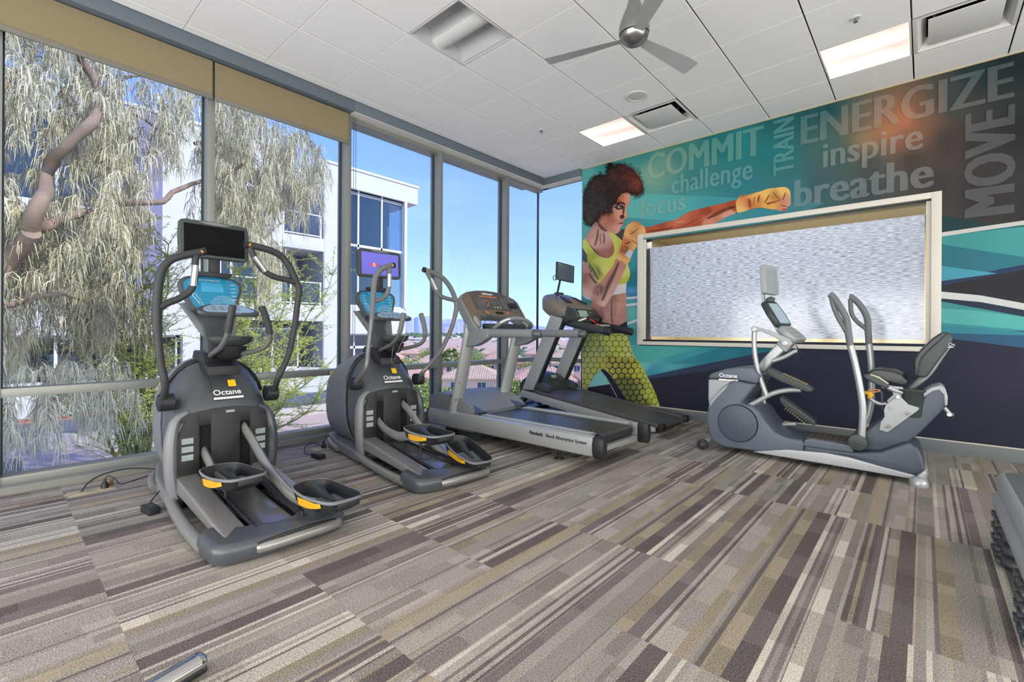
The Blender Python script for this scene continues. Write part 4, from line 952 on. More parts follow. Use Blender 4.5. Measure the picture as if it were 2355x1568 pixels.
fig('hand_wrap_print', ZC, [(1440, 400), (1470, 350), (1510, 310), (1620, 290), (1780, 250), (1900, 210), (2020, 195), (2130, 185), (2190, 210), (2215, 260), (2222, 330), (2215, 440), (2170, 475), (2150, 520), (2060, 522), (2010, 505), (1920, 500), (1800, 480), (1700, 490), (1600, 520), (1470, 550), (1445, 480)],
 [(1500, 450, (236, 182, 98)), (1550, 390, (222, 142, 86)), (1640, 380, (190, 92, 60)), (1700, 350, (242, 192, 98)), (1650, 300, (246, 202, 112)), (1850, 300, (246, 202, 102)), (1760, 400, (206, 132, 70)), (1850, 420, (236, 176, 86)), (1950, 260, (250, 212, 118)), (1980, 290, (160, 92, 42)), (2080, 250, (246, 206, 112)), (2080, 375, (30, 20, 20)), (2020, 330, (202, 132, 62)), (1950, 450, (242, 186, 96)), (2000, 400, (216, 150, 72)), (2150, 400, (192, 122, 100)), (2170, 330, (216, 162, 142)), (2190, 430, (226, 168, 152)), (2100, 480, (202, 142, 118)), (2180, 240, (246, 202, 112)), (1900, 480, (226, 166, 76)), (1480, 520, (246, 206, 132))], 11)
for k in ([(1610, 350), (1640, 360), (1660, 450), (1625, 470)], [(1700, 330), (1712, 330), (1700, 440), (1690, 440)], [(1980, 262), (2070, 365), (2060, 375), (1972, 275)], [(1880, 410), (2060, 372), (2060, 384), (1890, 440)], [(1905, 300), (1925, 300), (1860, 410), (1850, 400)], [(1510, 320), (1690, 275), (1690, 282), (1515, 332)], [(2100, 360), (2140, 270), (2155, 275), (2115, 370)], [(2080, 440), (2170, 455), (2160, 468), (2080, 455)], [(1745, 345), (1775, 300), (1785, 305), (1760, 420)]):
    fig('fold_print', ZC, k, [(150, 78, 40)], 12, 8, 2)
fig('nail_print', ZC, [(2095, 500), (2140, 486), (2160, 500), (2145, 514), (2105, 516)], [(218, 48, 60)], 13, 8, 2)
fig('neck_print', ZA, [(280, 930), (340, 900), (440, 1090), (480, 1130), (545, 1340), (545, 1450), (490, 1530), (400, 1550), (300, 1510), (200, 1400), (90, 1260), (110, 1220), (200, 1070), (250, 990)],
 [(300, 1000, (192, 142, 132)), (350, 1080, (80, 46, 46)), (380, 1130, (78, 48, 48)), (220, 1250, (218, 174, 158)), (240, 1160, (208, 162, 148)), (290, 1250, (72, 52, 62)), (310, 1180, (214, 168, 152)), (350, 1330, (206, 162, 150)), (345, 1250, (212, 168, 154)), (430, 1200, (214, 174, 164)), (390, 1280, (92, 62, 66)), (400, 1430, (166, 106, 90)), (150, 1210, (196, 146, 136)), (500, 1400, (142, 92, 82)), (250, 1340, (90, 66, 72)), (440, 1330, (196, 146, 132)), (210, 1110, (190, 140, 128)), (250, 1060, (70, 44, 44)), (330, 1480, (150, 98, 86))], 10)
fig('back_arm_print', ZA, [(560, 1160), (600, 1120), (700, 1090), (700, 1250), (640, 1260)], [(76, 62, 62)], 10, 8, 2)
fig('face_print', ZA, [(745, 520), (775, 545), (779, 640), (770, 690), (748, 728), (724, 760), (722, 810), (730, 860), (738, 900), (722, 928), (685, 942), (676, 962), (684, 990), (672, 1010), (664, 1036), (640, 1060), (630, 1080), (622, 1115), (600, 1142), (560, 1160), (500, 1145), (430, 1102), (380, 1040), (345, 960), (335, 830), (450, 800), (520, 700), (560, 560), (660, 520)],
 [(700, 600, (232, 158, 126)), (640, 640, (176, 88, 62)), (740, 640, (226, 160, 134)), (600, 660, (120, 56, 42)), (560, 830, (204, 144, 122)), (610, 900, (220, 170, 150)), (620, 820, (222, 170, 150)), (450, 880, (152, 76, 60)), (420, 1000, (178, 108, 92)), (370, 960, (196, 132, 112)), (520, 1090, (210, 156, 138)), (530, 960, (176, 104, 88)), (690, 880, (112, 48, 36)), (712, 840, (236, 172, 150)), (720, 900, (218, 150, 130)), (745, 700, (218, 152, 128)), (500, 770, (116, 54, 44)), (590, 1090, (222, 172, 152)), (640, 960, (206, 150, 132)), (470, 1060, (190, 124, 106))], 12)
for k, c in (([(545, 762), (600, 715), (668, 728), (664, 782), (590, 798)], (66, 34, 30)), ([(588, 752), (618, 724), (650, 730), (646, 768), (605, 780)], (234, 234, 236)), ([(618, 732), (646, 732), (646, 764), (620, 762)], (70, 48, 40)),
             ([(555, 712), (620, 680), (680, 688), (712, 728), (690, 726), (640, 702), (585, 722)], (38, 22, 18)), ([(622, 890), (668, 868), (695, 905), (660, 938), (630, 926)], (92, 40, 32)),
             ([(596, 1006), (640, 984), (676, 990), (668, 1010), (600, 1014)], (150, 76, 74)), ([(600, 1016), (668, 1014), (658, 1042), (620, 1052)], (222, 150, 150)), ([(660, 760), (700, 740), (690, 860), (665, 860)], (120, 62, 48))):
    fig('face_feature_print', ZA, k, [c], 13 if c[0] != 70 else 14, 6, 3)
# hair: dense dark mass plus curls
hair = [(440, 110), (470, 90), (500, 130), (560, 140), (640, 110), (700, 130), (770, 160), (830, 200), (880, 260), (930, 330), (960, 420), (970, 500), (930, 560), (880, 600), (810, 560), (760, 545), (690, 545), (620, 590), (590, 640), (570, 700), (510, 740), (500, 830), (450, 850), (350, 840), (330, 930), (250, 980), (200, 1030), (130, 1030), (90, 960), (70, 900), (70, 600), (100, 500), (150, 420), (200, 350), (260, 290), (330, 270), (420, 270), (430, 180)]
hc = [(700, 180, (84, 34, 26)), (540, 280, (84, 44, 36)), (600, 220, (60, 26, 22)), (880, 400, (120, 54, 36)), (840, 440, (120, 50, 34)), (760, 320, (96, 42, 28)), (650, 380, (74, 40, 34)), (700, 450, (60, 34, 28)), (560, 450, (44, 28, 26)), (400, 330, (46, 30, 28)), (300, 420, (58, 40, 38)), (200, 480, (52, 44, 48)), (200, 650, (50, 48, 52)), (350, 650, (50, 48, 50)), (450, 600, (40, 30, 30)), (150, 800, (60, 58, 62)), (150, 950, (70, 62, 60)), (280, 850, (60, 48, 46)), (460, 140, (26, 18, 18)), (800, 540, (70, 36, 26))]
fig('hair_print', ZA, hair, hc, 14, 5, 2)
cl = []; cc = []
hp = [ZA(*p) for p in hair]; hcs = trc(ZA, hc)
for q in range(1500):
    if q < 700:
        i = rm.randrange(len(hair)); a, b = hair[i-1], hair[i]; t = rm.random(); x = a[0]+(b[0]-a[0])*t + rm.gauss(0, 20); y = a[1]+(b[1]-a[1])*t + rm.gauss(0, 20)
        if 560 < x < 760 and y > 520 and rm.random() < .85: continue
        if x < 62: continue
    else:
        x, y = rm.uniform(70, 970), rm.uniform(110, 1030)
        if not inpoly(*ZA(x, y), hp): continue
    if not (62 < x < 1000): continue
    base = idw(hcs, *ZA(x, y), 3); f = rm.choice((.3, .45, .7, 1.0, 1.5)) if q >= 700 else rm.choice((.3, .5, .8))
    c = tuple(min(255, k*f + (10 if f > 1.4 else 0)) for k in base)
    r = rm.uniform(7, 20); a0 = rm.uniform(0, 6.3); sp = rm.uniform(2, 4.6); w_ = rm.uniform(2.5, 5); n = 5
    for i in range(n):
        t0, t1 = a0+sp*i/n, a0+sp*(i+1)/n
        f4 = [(x+r*cos(t0), y+r*sin(t0)), (x+r*cos(t1), y+r*sin(t1)), (x+(r+w_)*cos(t1), y+(r+w_)*sin(t1)), (x+(r+w_)*cos(t0), y+(r+w_)*sin(t0))]
        if min(p[0] for p in f4) < 60: continue
        cl.append([ZA(*p) for p in f4]); cc.append([c]*4)
ink_obj('curl_print', cl, cc, 17, kind='stuff')
# torso
fig('belly_print', ZB, [(520, 1000), (712, 985), (718, 1200), (728, 1440), (600, 1510), (470, 1500), (250, 1480), (200, 1350), (200, 1130), (330, 1180), (420, 1150)],
 [(300, 1280, (192, 138, 128)), (360, 1300, (166, 116, 106)), (430, 1320, (220, 178, 164)), (500, 1250, (142, 96, 90)), (510, 1410, (78, 62, 64)), (600, 1250, (208, 158, 142)), (690, 1300, (188, 138, 128)), (600, 1440, (204, 152, 138)), (520, 1060, (136, 96, 90)), (620, 1050, (192, 142, 128)), (430, 1440, (206, 160, 146)), (470, 1180, (190, 140, 126))], 10)
fig('waistband_print', ZB, [(60, 1430), (300, 1440), (470, 1480), (600, 1497), (732, 1428), (742, 1640), (60, 1640)], [(36, 44, 62)], 11, 10, 1)
fig('white_band_print', ZB, [(560, 880), (725, 845), (715, 1000), (600, 1020), (500, 1040)], [(216, 214, 218)], 11, 10, 1)
fig('white_band_print', ZB, [(62, 960), (160, 1040), (200, 1112), (110, 1092), (62, 1030)], [(206, 206, 216)], 10, 10, 1)
fig('top_print', ZB, [(66, 212), (100, 198), (160, 270), (240, 380), (330, 455), (420, 480), (480, 465), (530, 410), (540, 330), (512, 210), (466, 95), (520, 108), (560, 132), (650, 212), (700, 300), (720, 450), (750, 580), (778, 690), (768, 775), (720, 850), (600, 878), (480, 870), (300, 848), (230, 720), (140, 540), (128, 430), (66, 320)],
 [(100, 250, (216, 222, 112)), (200, 430, (160, 166, 68)), (170, 340, (206, 212, 104)), (300, 560, (202, 206, 96)), (400, 640, (218, 218, 118)), (250, 640, (110, 118, 62)), (190, 590, (62, 72, 70)), (270, 720, (92, 96, 60)), (330, 800, (196, 196, 92)), (520, 250, (212, 216, 112)), (600, 260, (190, 196, 80)), (640, 220, (206, 210, 110)), (700, 700, (218, 218, 132)), (745, 800, (180, 190, 60)), (650, 850, (184, 194, 68)), (450, 520, (206, 210, 100)), (740, 640, (206, 212, 140))], 12)
fig('armhole_print', ZB, [(64, 325), (132, 440), (142, 540), (64, 530)], [(78, 80, 98)], 11, 10, 1)
fig('forearm_print', ZB, [(64, 515), (150, 580), (230, 720), (300, 850), (380, 790), (440, 700), (520, 600), (575, 480), (650, 500), (722, 580), (650, 760), (600, 880), (520, 1020), (440, 1140), (400, 1205), (330, 1200), (220, 1130), (140, 1040), (64, 980)],
 [(100, 600, (188, 142, 138)), (110, 800, (152, 106, 102)), (200, 900, (208, 168, 158)), (220, 800, (92, 54, 50)), (280, 790, (218, 182, 172)), (130, 980, (222, 188, 172)), (300, 950, (120, 76, 70)), (290, 1080, (192, 148, 138)), (360, 1185, (228, 192, 178)), (400, 1050, (74, 58, 60)), (430, 920, (78, 64, 66)), (480, 820, (74, 64, 66)), (530, 720, (72, 62, 62)), (600, 600, (78, 66, 64)), (480, 660, (198, 132, 112)), (400, 830, (192, 132, 116)), (560, 540, (188, 122, 102)), (620, 720, (204, 148, 132)), (530, 950, (208, 162, 148)), (450, 1100, (222, 182, 168)), (690, 590, (194, 134, 118)), (160, 900, (176, 132, 124))], 13)
fig('hand_wrap_print', ZA, [(845, 970), (900, 984), (945, 1013), (990, 1058), (1010, 1110), (1002, 1168), (905, 1192), (898, 1330), (832, 1410), (775, 1565), (725, 1620), (650, 1570), (572, 1530), (590, 1460), (640, 1330), (670, 1220), (690, 1140), (715, 1060), (780, 998)],
 [(800, 1060, (242, 192, 118)), (860, 1080, (202, 142, 82)), (940, 1080, (246, 198, 122)), (850, 1020, (228, 168, 98)), (900, 1005, (180, 112, 70)), (760, 1200, (242, 192, 118)), (830, 1150, (192, 122, 82)), (740, 1290, (160, 76, 60)), (680, 1290, (202, 122, 82)), (850, 1260, (236, 182, 112)), (640, 1400, (188, 116, 70)), (700, 1380, (150, 86, 50)), (760, 1330, (226, 166, 102)), (630, 1500, (242, 192, 128)), (730, 1580, (232, 178, 112)), (690, 1440, (160, 100, 66)), (860, 1360, (242, 192, 122)), (900, 1140, (236, 186, 112))], 14)
for k in ([(700, 1300), (770, 1270), (790, 1290), (710, 1320)], [(690, 1340), (760, 1370), (750, 1380), (685, 1360)], [(665, 1420), (740, 1370), (748, 1380), (675, 1440)], [(640, 1450), (660, 1360), (672, 1365), (655, 1455)], [(780, 1160), (900, 1080), (900, 1092), (790, 1172)], [(800, 1250), (890, 1310), (884, 1320), (800, 1262)]):
    fig('fold_print', ZA, k, [(140, 80, 50)], 15, 8, 2)
fig('wrap_patch_print', ZA, [(772, 1392), (824, 1438), (778, 1532), (698, 1482)], [(204, 204, 212)], 16, 10, 0)
def streak(Z, line, hw, dark, base, ly):
    P = [Z(x, y) for x, y in line]; P = [(p.x, p.y) for p in smooth_path([(*p, 0) for p in P], 5)]; K = soft(trc(Z, base)); hw = hw/6.4; t = []; c = []; n = len(P)
    def row(i):
        a, b = P[max(i-1, 0)], P[min(i+1, n-1)]; dx, dy = b[0]-a[0], b[1]-a[1]; l_ = math.hypot(dx, dy) or 1; w_ = hw*(sin(pi*min(1, max(0, (i+.4)/(n-.2))))**.6)
        o = []
        for f, m_ in ((-1, 0), (-.5, .6), (0, 1), (.5, .6), (1, 0)):
            q = (P[i][0]-dy/l_*w_*f, P[i][1]+dx/l_*w_*f); b_ = gau(K, *q, 6.5); e_ = m_*(.0 if i in (0, n-1) else .88)
            o.append((q, tuple(x*(1-e_)+y*e_ for x, y in zip(b_, dark))))
        return o
    R = [row(i) for i in range(n)]
    for i in range(n-1):
        for j in range(4):
            q = (R[i][j], R[i][j+1], R[i+1][j+1], R[i+1][j]); t.append([z[0] for z in q]); c.append([z[1] for z in q])
    ink_obj('shading_print', t, c, ly)
FA = [(100, 600, (188, 142, 138)), (110, 800, (152, 106, 102)), (200, 900, (208, 168, 158)), (280, 790, (218, 182, 172)), (130, 980, (222, 188, 172)), (290, 1080, (192, 148, 138)), (360, 1185, (228, 192, 178)), (480, 660, (198, 132, 112)), (400, 830, (192, 132, 116)), (560, 540, (188, 122, 102)), (620, 720, (204, 148, 132)), (530, 950, (208, 162, 148)), (450, 1100, (222, 182, 168)), (690, 590, (194, 134, 118)), (160, 900, (176, 132, 124))]
streak(ZB, [(612, 535), (560, 660), (495, 790), (435, 920), (392, 1040), (352, 1130)], 46, (66, 54, 56), FA, 14)
streak(ZB, [(160, 700), (205, 770), (245, 830), (285, 865)], 34, (92, 54, 48), FA, 14)
streak(ZB, [(315, 920), (295, 980), (285, 1050)], 24, (120, 76, 70), FA, 14)
NK = [(300, 1000, (192, 142, 132)), (220, 1250, (218, 174, 158)), (240, 1160, (208, 162, 148)), (310, 1180, (214, 168, 152)), (350, 1330, (206, 162, 150)), (430, 1200, (214, 174, 164)), (400, 1430, (166, 106, 90)), (150, 1210, (196, 146, 136)), (440, 1330, (196, 146, 132)), (330, 1480, (150, 98, 86))]
streak(ZA, [(270, 950), (330, 1040), (380, 1090), (440, 1120)], 42, (74, 44, 44), NK, 11)
streak(ZA, [(300, 1080), (290, 1180), (268, 1270), (240, 1350)], 24, (84, 58, 60), NK, 11)
streak(ZA, [(375, 1140), (392, 1230), (380, 1320)], 22, (96, 66, 66), NK, 11)
streak(ZA, [(335, 1150), (330, 1240), (340, 1330)], 12, (120, 80, 74), NK, 11)
streak(ZA, [(130, 1290), (220, 1390), (320, 1490)], 24, (84, 60, 62), NK, 11)
BL = [(300, 1280, (192, 138, 128)), (430, 1320, (220, 178, 164)), (600, 1250, (208, 158, 142)), (690, 1300, (188, 138, 128)), (600, 1440, (204, 152, 138)), (620, 1050, (192, 142, 128)), (430, 1440, (206, 160, 146))]
streak(ZB, [(515, 1050), (500, 1180), (498, 1320), (512, 1450)], 34, (116, 78, 74), BL, 11)
streak(ZB, [(345, 1230), (365, 1330), (372, 1430)], 26, (140, 96, 88), BL, 11)
streak(ZB, [(505, 1380), (512, 1420), (510, 1460)], 16, (64, 50, 52), BL, 12)
AR = [(250, 770, (184, 88, 58)), (500, 700, (198, 98, 66)), (650, 640, (204, 112, 76)), (850, 560, (194, 98, 62)), (1050, 660, (222, 146, 120)), (1200, 480, (190, 88, 52)), (1400, 400, (166, 72, 42)), (1300, 590, (230, 170, 150)), (1180, 640, (204, 134, 108))]
streak(ZC, [(1445, 465), (1340, 490), (1230, 535), (1120, 590), (1020, 640)], 44, (84, 28, 14), AR, 11)
streak(ZC, [(150, 815), (280, 808), (420, 785), (560, 760)], 30, (120, 46, 26), AR, 11)
streak(ZC, [(650, 770), (780, 700), (900, 640), (1010, 600)], 30, (148, 62, 38), AR, 11)
streak(ZC, [(590, 680), (650, 690), (720, 670)], 14, (232, 150, 116), AR, 12)
TP = [(100, 250, (216, 222, 112)), (170, 340, (206, 212, 104)), (300, 560, (202, 206, 96)), (400, 640, (218, 218, 118)), (330, 800, (196, 196, 92)), (520, 250, (212, 216, 112)), (450, 520, (206, 210, 100))]
streak(ZB, [(150, 545), (205, 630), (260, 720), (305, 810)], 40, (66, 76, 62), TP, 13)
streak(ZB, [(140, 320), (170, 420), (190, 500)], 12, (150, 156, 66), TP, 13)
streak(ZB, [(590, 180), (620, 260), (610, 350)], 16, (158, 164, 62), TP, 13)
# leggings with honeycomb
leg = [(60, 200), (860, 200), (870, 300), (900, 440), (960, 580), (1030, 680), (1100, 790), (1180, 930), (1260, 1080), (1330, 1240), (1380, 1380), (1414, 1490), (1230, 1500), (1080, 1450), (950, 1400), (820, 1340), (740, 1210), (640, 1050), (560, 920), (500, 860), (430, 803), (380, 822), (300, 900), (250, 970), (200, 1050), (150, 1200), (62, 1200)]
lc = [(150, 400, (166, 180, 112)), (150, 700, (180, 190, 116)), (120, 1000, (190, 190, 112)), (350, 500, (176, 190, 112)), (600, 330, (206, 216, 112)), (700, 500, (200, 206, 96)), (850, 500, (204, 212, 124)), (450, 780, (190, 186, 92)), (600, 700, (170, 166, 72)), (650, 850, (76, 70, 76)), (700, 900, (70, 70, 76)), (780, 950, (86, 90, 56)), (800, 740, (160, 156, 76)), (900, 800, (176, 176, 62)), (700, 1050, (86, 96, 56)), (900, 1050, (106, 110, 52)), (1000, 900, (192, 182, 52)), (1050, 1050, (150, 146, 60)), (1150, 1000, (196, 206, 92)), (850, 1200, (96, 110, 60)), (950, 1200, (106, 116, 52)), (1100, 1150, (150, 150, 70)), (1200, 1200, (200, 206, 82)), (900, 1330, (70, 90, 42)), (1150, 1400, (130, 140, 60)), (1280, 1300, (200, 210, 72)), (1350, 1430, (212, 216, 112)), (1060, 850, (202, 202, 72))]
fig('leggings_print', ZD, leg, lc, 12, 5, 1)
lp = leg; tri = []; col = []
def hexw(x, y):   # the honeycomb drapes round the thigh
    k = max(0, x-480)/900; return (x + 26*k*sin(y/260), y + 60*k*k*sin(x/330))
Rh = 62
for i in range(-2, 16):
    for j in range(-2, 28):
        cx_, cy_ = i*Rh*1.72 + (Rh*.86 if j % 2 else 0), j*Rh*1.5
        for k in range(3):
            a0, a1 = radians(30+60*k), radians(90+60*k)
            p, q = (cx_+Rh*cos(a0), cy_+Rh*sin(a0)), (cx_+Rh*cos(a1), cy_+Rh*sin(a1))
            for h0, h1 in ((0, .34), (.34, .67), (.67, 1)):
                P0 = hexw(p[0]+(q[0]-p[0])*h0, p[1]+(q[1]-p[1])*h0); P1 = hexw(p[0]+(q[0]-p[0])*h1, p[1]+(q[1]-p[1])*h1)
                if not (inpoly(*P0, lp) and inpoly(*P1, lp)): continue
                dx, dy = P1[0]-P0[0], P1[1]-P0[1]; l_ = math.hypot(dx, dy) or 1; sh = idw(lc, *P0, 3); w_ = 5 if sum(sh) > 420 else 7.5
                nx, ny = -dy/l_*w_, dx/l_*w_; ex, ey = dx/l_*2, dy/l_*2
                f4 = [(P0[0]+nx-ex, P0[1]+ny-ey), (P0[0]-nx-ex, P0[1]-ny-ey), (P1[0]-nx+ex, P1[1]-ny+ey), (P1[0]+nx+ex, P1[1]+ny+ey)]
                tri.append([ZD(*z) for z in f4]); c = (72, 92, 62) if sum(sh) > 420 else (18, 26, 30); col.append([c]*4)
ink_obj('honeycomb_print', tri, col, 13, kind='stuff')
fig('leg_shadow_print', ZD, [(380, 822), (430, 803), (500, 860), (560, 920), (640, 1050), (740, 1210), (830, 1345), (680, 1320), (560, 1080), (480, 950)], [(30, 36, 56)], 14, 10, 1)
fig('leg_edge_print', ZD, [(380, 824), (480, 950), (560, 1080), (690, 1330), (676, 1330), (552, 1082), (472, 955)], [(190, 190, 200)], 15, 10, 1)
fig('sole_gap_print', ZD, [(380, 830), (470, 955), (540, 1070), (160, 1125), (200, 1050), (250, 975), (300, 905)], [(134, 204, 208), (90, 184, 194)][:1], 3, 10, 1)
# ================================================================ MACHINES
M_gA = mat('graphite shell plastic', (70, 74, 79), .36, var=.03, bump=.05, coat=.1)
M_gB = mat('mid grey shell plastic', (116, 119, 122), .45, var=.03)
M_gC = mat('silver grey painted steel', (150, 149, 146), .32, .5, var=.02)
M_gD = mat('near black matte plastic', (30, 32, 36), .5, var=.05)
M_pit = mat('deep black slot', (8, 8, 9), .9)
M_grip = mat('backlit rubber grip', (48, 50, 52), .6, var=.05, bump=.2, bscale=600)  # nearest elliptical's arms, backlit darkness put into the colour
M_grip2 = mat('grey rubber grip', (104, 108, 112), .7, var=.05, bump=.2, bscale=600)
M_stem = mat('grey painted tube', (112, 113, 112), .38, .4, var=.03)
M_yel = mat('mustard yellow trim', (214, 160, 30), .5)
M_stick = mat('yellow sticker', (240, 196, 30), .5)
M_logo = mat('white logo ink', (232, 232, 230), .5)
M_blue = mat('blue console membrane', (34, 128, 166), .35, var=.12, nscale=9, emit=.12)
M_blue2 = mat('lighter blue display', (64, 150, 190), .2, emit=.15)
M_scr = mat('dark switched-off screen', (5, 8, 8), .08, spec=.12)
M_bez = mat('dark green grey bezel', (52, 60, 60), .45)
M_alu2 = mat('satin contact plate', (200, 198, 194), .25, .8)
M_orange = mat('orange button', (240, 150, 40), .5, emit=.2)
M_pale = mat('pale grey label', (150, 160, 160), .6)
def slab(mb, M, poly, t, z0=0):
    """flat 2-D outline in frame M, from local z0 back by t"""
    n = len(poly); vs = [M @ Vector((a, b, z0)) for a, b in poly] + [M @ Vector((a, b, z0-t)) for a, b in poly]
    return mb.add(vs, [tuple(range(n)), tuple(range(2*n-1, n-1, -1))] + [(i, n+i, n+(i+1) % n, (i+1) % n) for i in range(n)])
def rrect(w_, h_, r, cx_=0, cy_=0): return rpoly([(cx_-w_/2, cy_-h_/2), (cx_+w_/2, cy_-h_/2), (cx_+w_/2, cy_+h_/2), (cx_-w_/2, cy_+h_/2)], r, 4)
def sup(x, hw, zb, zt, e=2.6, n=28, yc=0):
    zc, hz = (zb+zt)/2, (zt-zb)/2; R = []
    for k in range(n):
        a = 2*pi*k/n; c_, s_ = cos(a), sin(a)
        R.append((x, yc + hw*abs(c_)**(2/e)*(1 if c_ > 0 else -1), zc + hz*abs(s_)**(2/e)*(1 if s_ > 0 else -1)))
    return R
def logo_octane(parent, M, w_):
    """the maker's word with its underline bar"""
    o = text_mesh('Octane', 1, 'lettering', M_logo, parent, M @ Matrix.Scale(w_/3.15, 4), extrude=.002, bold=.015)
    o.data.transform(Matrix.Identity(4))
    b = MB(); slab(b, M, [(0, -.10*w_), (w_, -.10*w_), (w_*.98, -.19*w_), (-.02*w_, -.19*w_)], .001, .001); b.build('logo_bar', M_logo, parent)
    text_mesh('FITNESS', 1, 'lettering', M_gD, parent, M @ Matrix.Translation((w_*.1, -.175*w_, .0012)) @ Matrix.Scale(w_*.075, 4), extrude=.0005, spacing=2.6)
def elliptical(label, world, yaw, left, right, pedL, pedR, screen):
    """standing elliptical; local x points back towards the room, y across, z up, origin under the middle of the rear bar"""
    t = thing('elliptical_machine', label, 'exercise machine', (0, 0, 0), 'standing elliptical machines')
    Wm = Matrix.Translation((world[0], world[1], 0)) @ Matrix.Rotation(yaw, 4, 'Z'); Wi = Wm.inverted()
    def loc(u, v, X): return Wi @ AX(u, v, X)
    # --- drive housing
    fr = [(-1.955, .10, .18, .62), (-1.935, .165, .12, .70), (-1.87, .205, .08, .755), (-1.72, .235, .06, .81), (-1.52, .26, .06, .865), (-1.38, .272, .06, .905), (-1.27, .28, .06, .915)]
    MB().loft([sup(*q) for q in fr]).build('front_shell', M_gB, t, smooth=50)
    MB().loft([sup(-1.272, .274, .065, .91), sup(-1.20, .272, .065, .885)]).build('dark_seam', M_gD, t, smooth=50)
    MB().loft([sup(*q) for q in [(-1.205, .282, .06, .90), (-1.17, .288, .06, .875), (-1.10, .292, .06, .80), (-1.04, .292, .06, .725), (-.995, .286, .06, .655), (-.975, .275, .07, .62)]]).build('rear_hood', M_gA, t, smooth=50)
    MB().tube([(-1.20, .30*cos(a), .60+.305*sin(a)) for a in [pi*k/16 for k in range(1, 16)]], .012, 6).build('hood_seam_bead', M_gD, t, smooth=True)
    for s_ in (-1, 1):
        pth = smooth_path([(-.99, s_*.20, .585), (-.985, s_*.258, .545), (-.98, s_*.283, .44), (-.975, s_*.288, .30), (-.98, s_*.278, .17), (-.99, s_*.255, .07)], 5)
        MB().tube(pth, [.022 + .024*min(1, i/10) for i in range(len(pth))], 12, sq=(1, .7)).build('side_flange', M_gB if s_ < 0 else M_gA, t, smooth=True)
        MB().cyl((-1.03, s_*.262, .655), (-1.03, s_*.335, .655), .052, n=24).cyl((-1.03, s_*.335, .655), (-1.03, s_*.342, .655), .046, .03, n=24).build('pivot_hub', M_gD, t, smooth=40)
    # rear plate with two open slots
    zt = .565
    P = MB(); x0, x1 = -.972, -.958
    P.box(x0, x1, -.082, .082, .09, zt)
    for s_ in (-1, 1):
        pl_ = rpoly([(s_*.142, .09), (s_*.25, .10), (s_*.262, .3), (s_*.255, .46), (s_*.2, .56), (s_*.142, .585)], .05, 3)
        P.prism(pl_, 'X', x0, x1)
    arch = [(-.25, .55)] + [(y, .60 - y*y*.6) for y in [(-.2+.04*k) for k in range(11)]] + [(.25, .55)]
    top_ = [(-.2, .50), (-.142, .50)]; 
    P.prism(arch + [(.2, .5), (-.2, .5)], 'X', x0+.002, x1-.0005)
    P.build('slotted_rear_plate', M_gD, t, bevel=.003)
    MB().box(-1.0, -.974, -.15, .15, .08, .56).build('slot_void', M_pit, t)
    for z in (.40, .35, .30):
        for s_ in (-1, 1): MB().box(-.958, -.9565, s_*.205-.03, s_*.205+.03, z, z+.035).build('instruction_label', M_pale, t)
    MB().box(-.9585, -.957, .0, .05, .565, .58).build('instruction_label', M_pale, t)
    sl = Vector((-.105, 0, .145)).normalized()
    Ml = frame_M((-.9935, -.06, .676), (0, 1, 0), sl); logo_octane(t, Ml, .17)
    st = MB(); slab(st, frame_M((-1.034, .055, .742), (0, 1, 0), sl), rrect(.045, .05, .005), .002, .004); st.build('yellow_sticker', M_stick, t)
    Ms = frame_M((-1.78, -.2085, .60), (1, -.155, 0), (0, .2, 1)); logo_octane(t, Ms, .2)
    yb = MB(); slab(yb, frame_M((-1.83, -.176, .685), (1, -.17, 0), (0, .52, 1)), [(-.06, .02), (.1, .02), (.06, -.045)], .002, .002); yb.build('yellow_chevron', mat('dull gold trim', (176, 160, 110), .5), t)
    # --- base
    MB().prism(rpoly([(-1.92, -.17), (-1.5, -.26), (-1.0, -.30), (-.93, -.27), (-.93, .27), (-1.0, .30), (-1.5, .26), (-1.92, .17)], .06), 'Z', .015, .10).build('front_base', M_gB, t, bevel=.02, seg=3)
    for s_ in (-1, 1):
        MB().tube(smooth_path([(-1.80, s_*.20, .05), (-1.66, s_*.245, .062), (-1.5, s_*.275, .058), (-1.40, s_*.28, .05)], 4), .024, 12).build('front_side_tube', M_gC, t, smooth=True)
        MB().tube(smooth_path([(-1.02, s_*.275, .075), (-.85, s_*.292, .058), (-.5, s_*.31, .046), (-.2, s_*.312, .046)], 5), .031, 14).build('side_tube', M_gC, t, smooth=True)
        MB().box(-.97, -.93, s_*.2-.06, s_*.2+.06, .02, .12).build('tube_socket', M_gD, t, bevel=.01)
        a, b = (-.99, .215), (-.09, .105); hw = .058 if s_ < 0 else .05
        yc = s_*.205
        MB().prism([(a[0], a[1]), (b[0], b[1]), (b[0]+.03, .075), (b[0], .06), (a[0], .12)], 'Y', yc-hw, yc+hw).build('ramp_rail', M_gC, t, bevel=.012, seg=3)
        MB().tube([(-.75, s_*.118, .165), (-.12, s_*.112, .10)], .013, 10).build('roller_track', M_gD, t, smooth=True)
    MB().prism([(-.95, .15), (-.12, .088), (-.12, .06), (-.95, .06)], 'Y', -.088, .088).build('centre_ramp', mat('glossy grey ramp', (128, 128, 128), .22, .55, var=.02), t, bevel=.01)
    MB().prism([(-.95, .07), (-.1, .05), (-.1, .03), (-.95, .03)], 'Y', -.16, .16).build('dark_underpan', M_gD, t)
    cap = rpoly([(-.25, -.345), (-.03, -.325), (.005, -.2), (.012, 0), (.005, .2), (-.03, .325), (-.25, .345), (-.29, .27), (-.16, .19), (-.135, 0), (-.16, -.19), (-.29, -.27)], .07, 5)
    k = MB(); rings = []
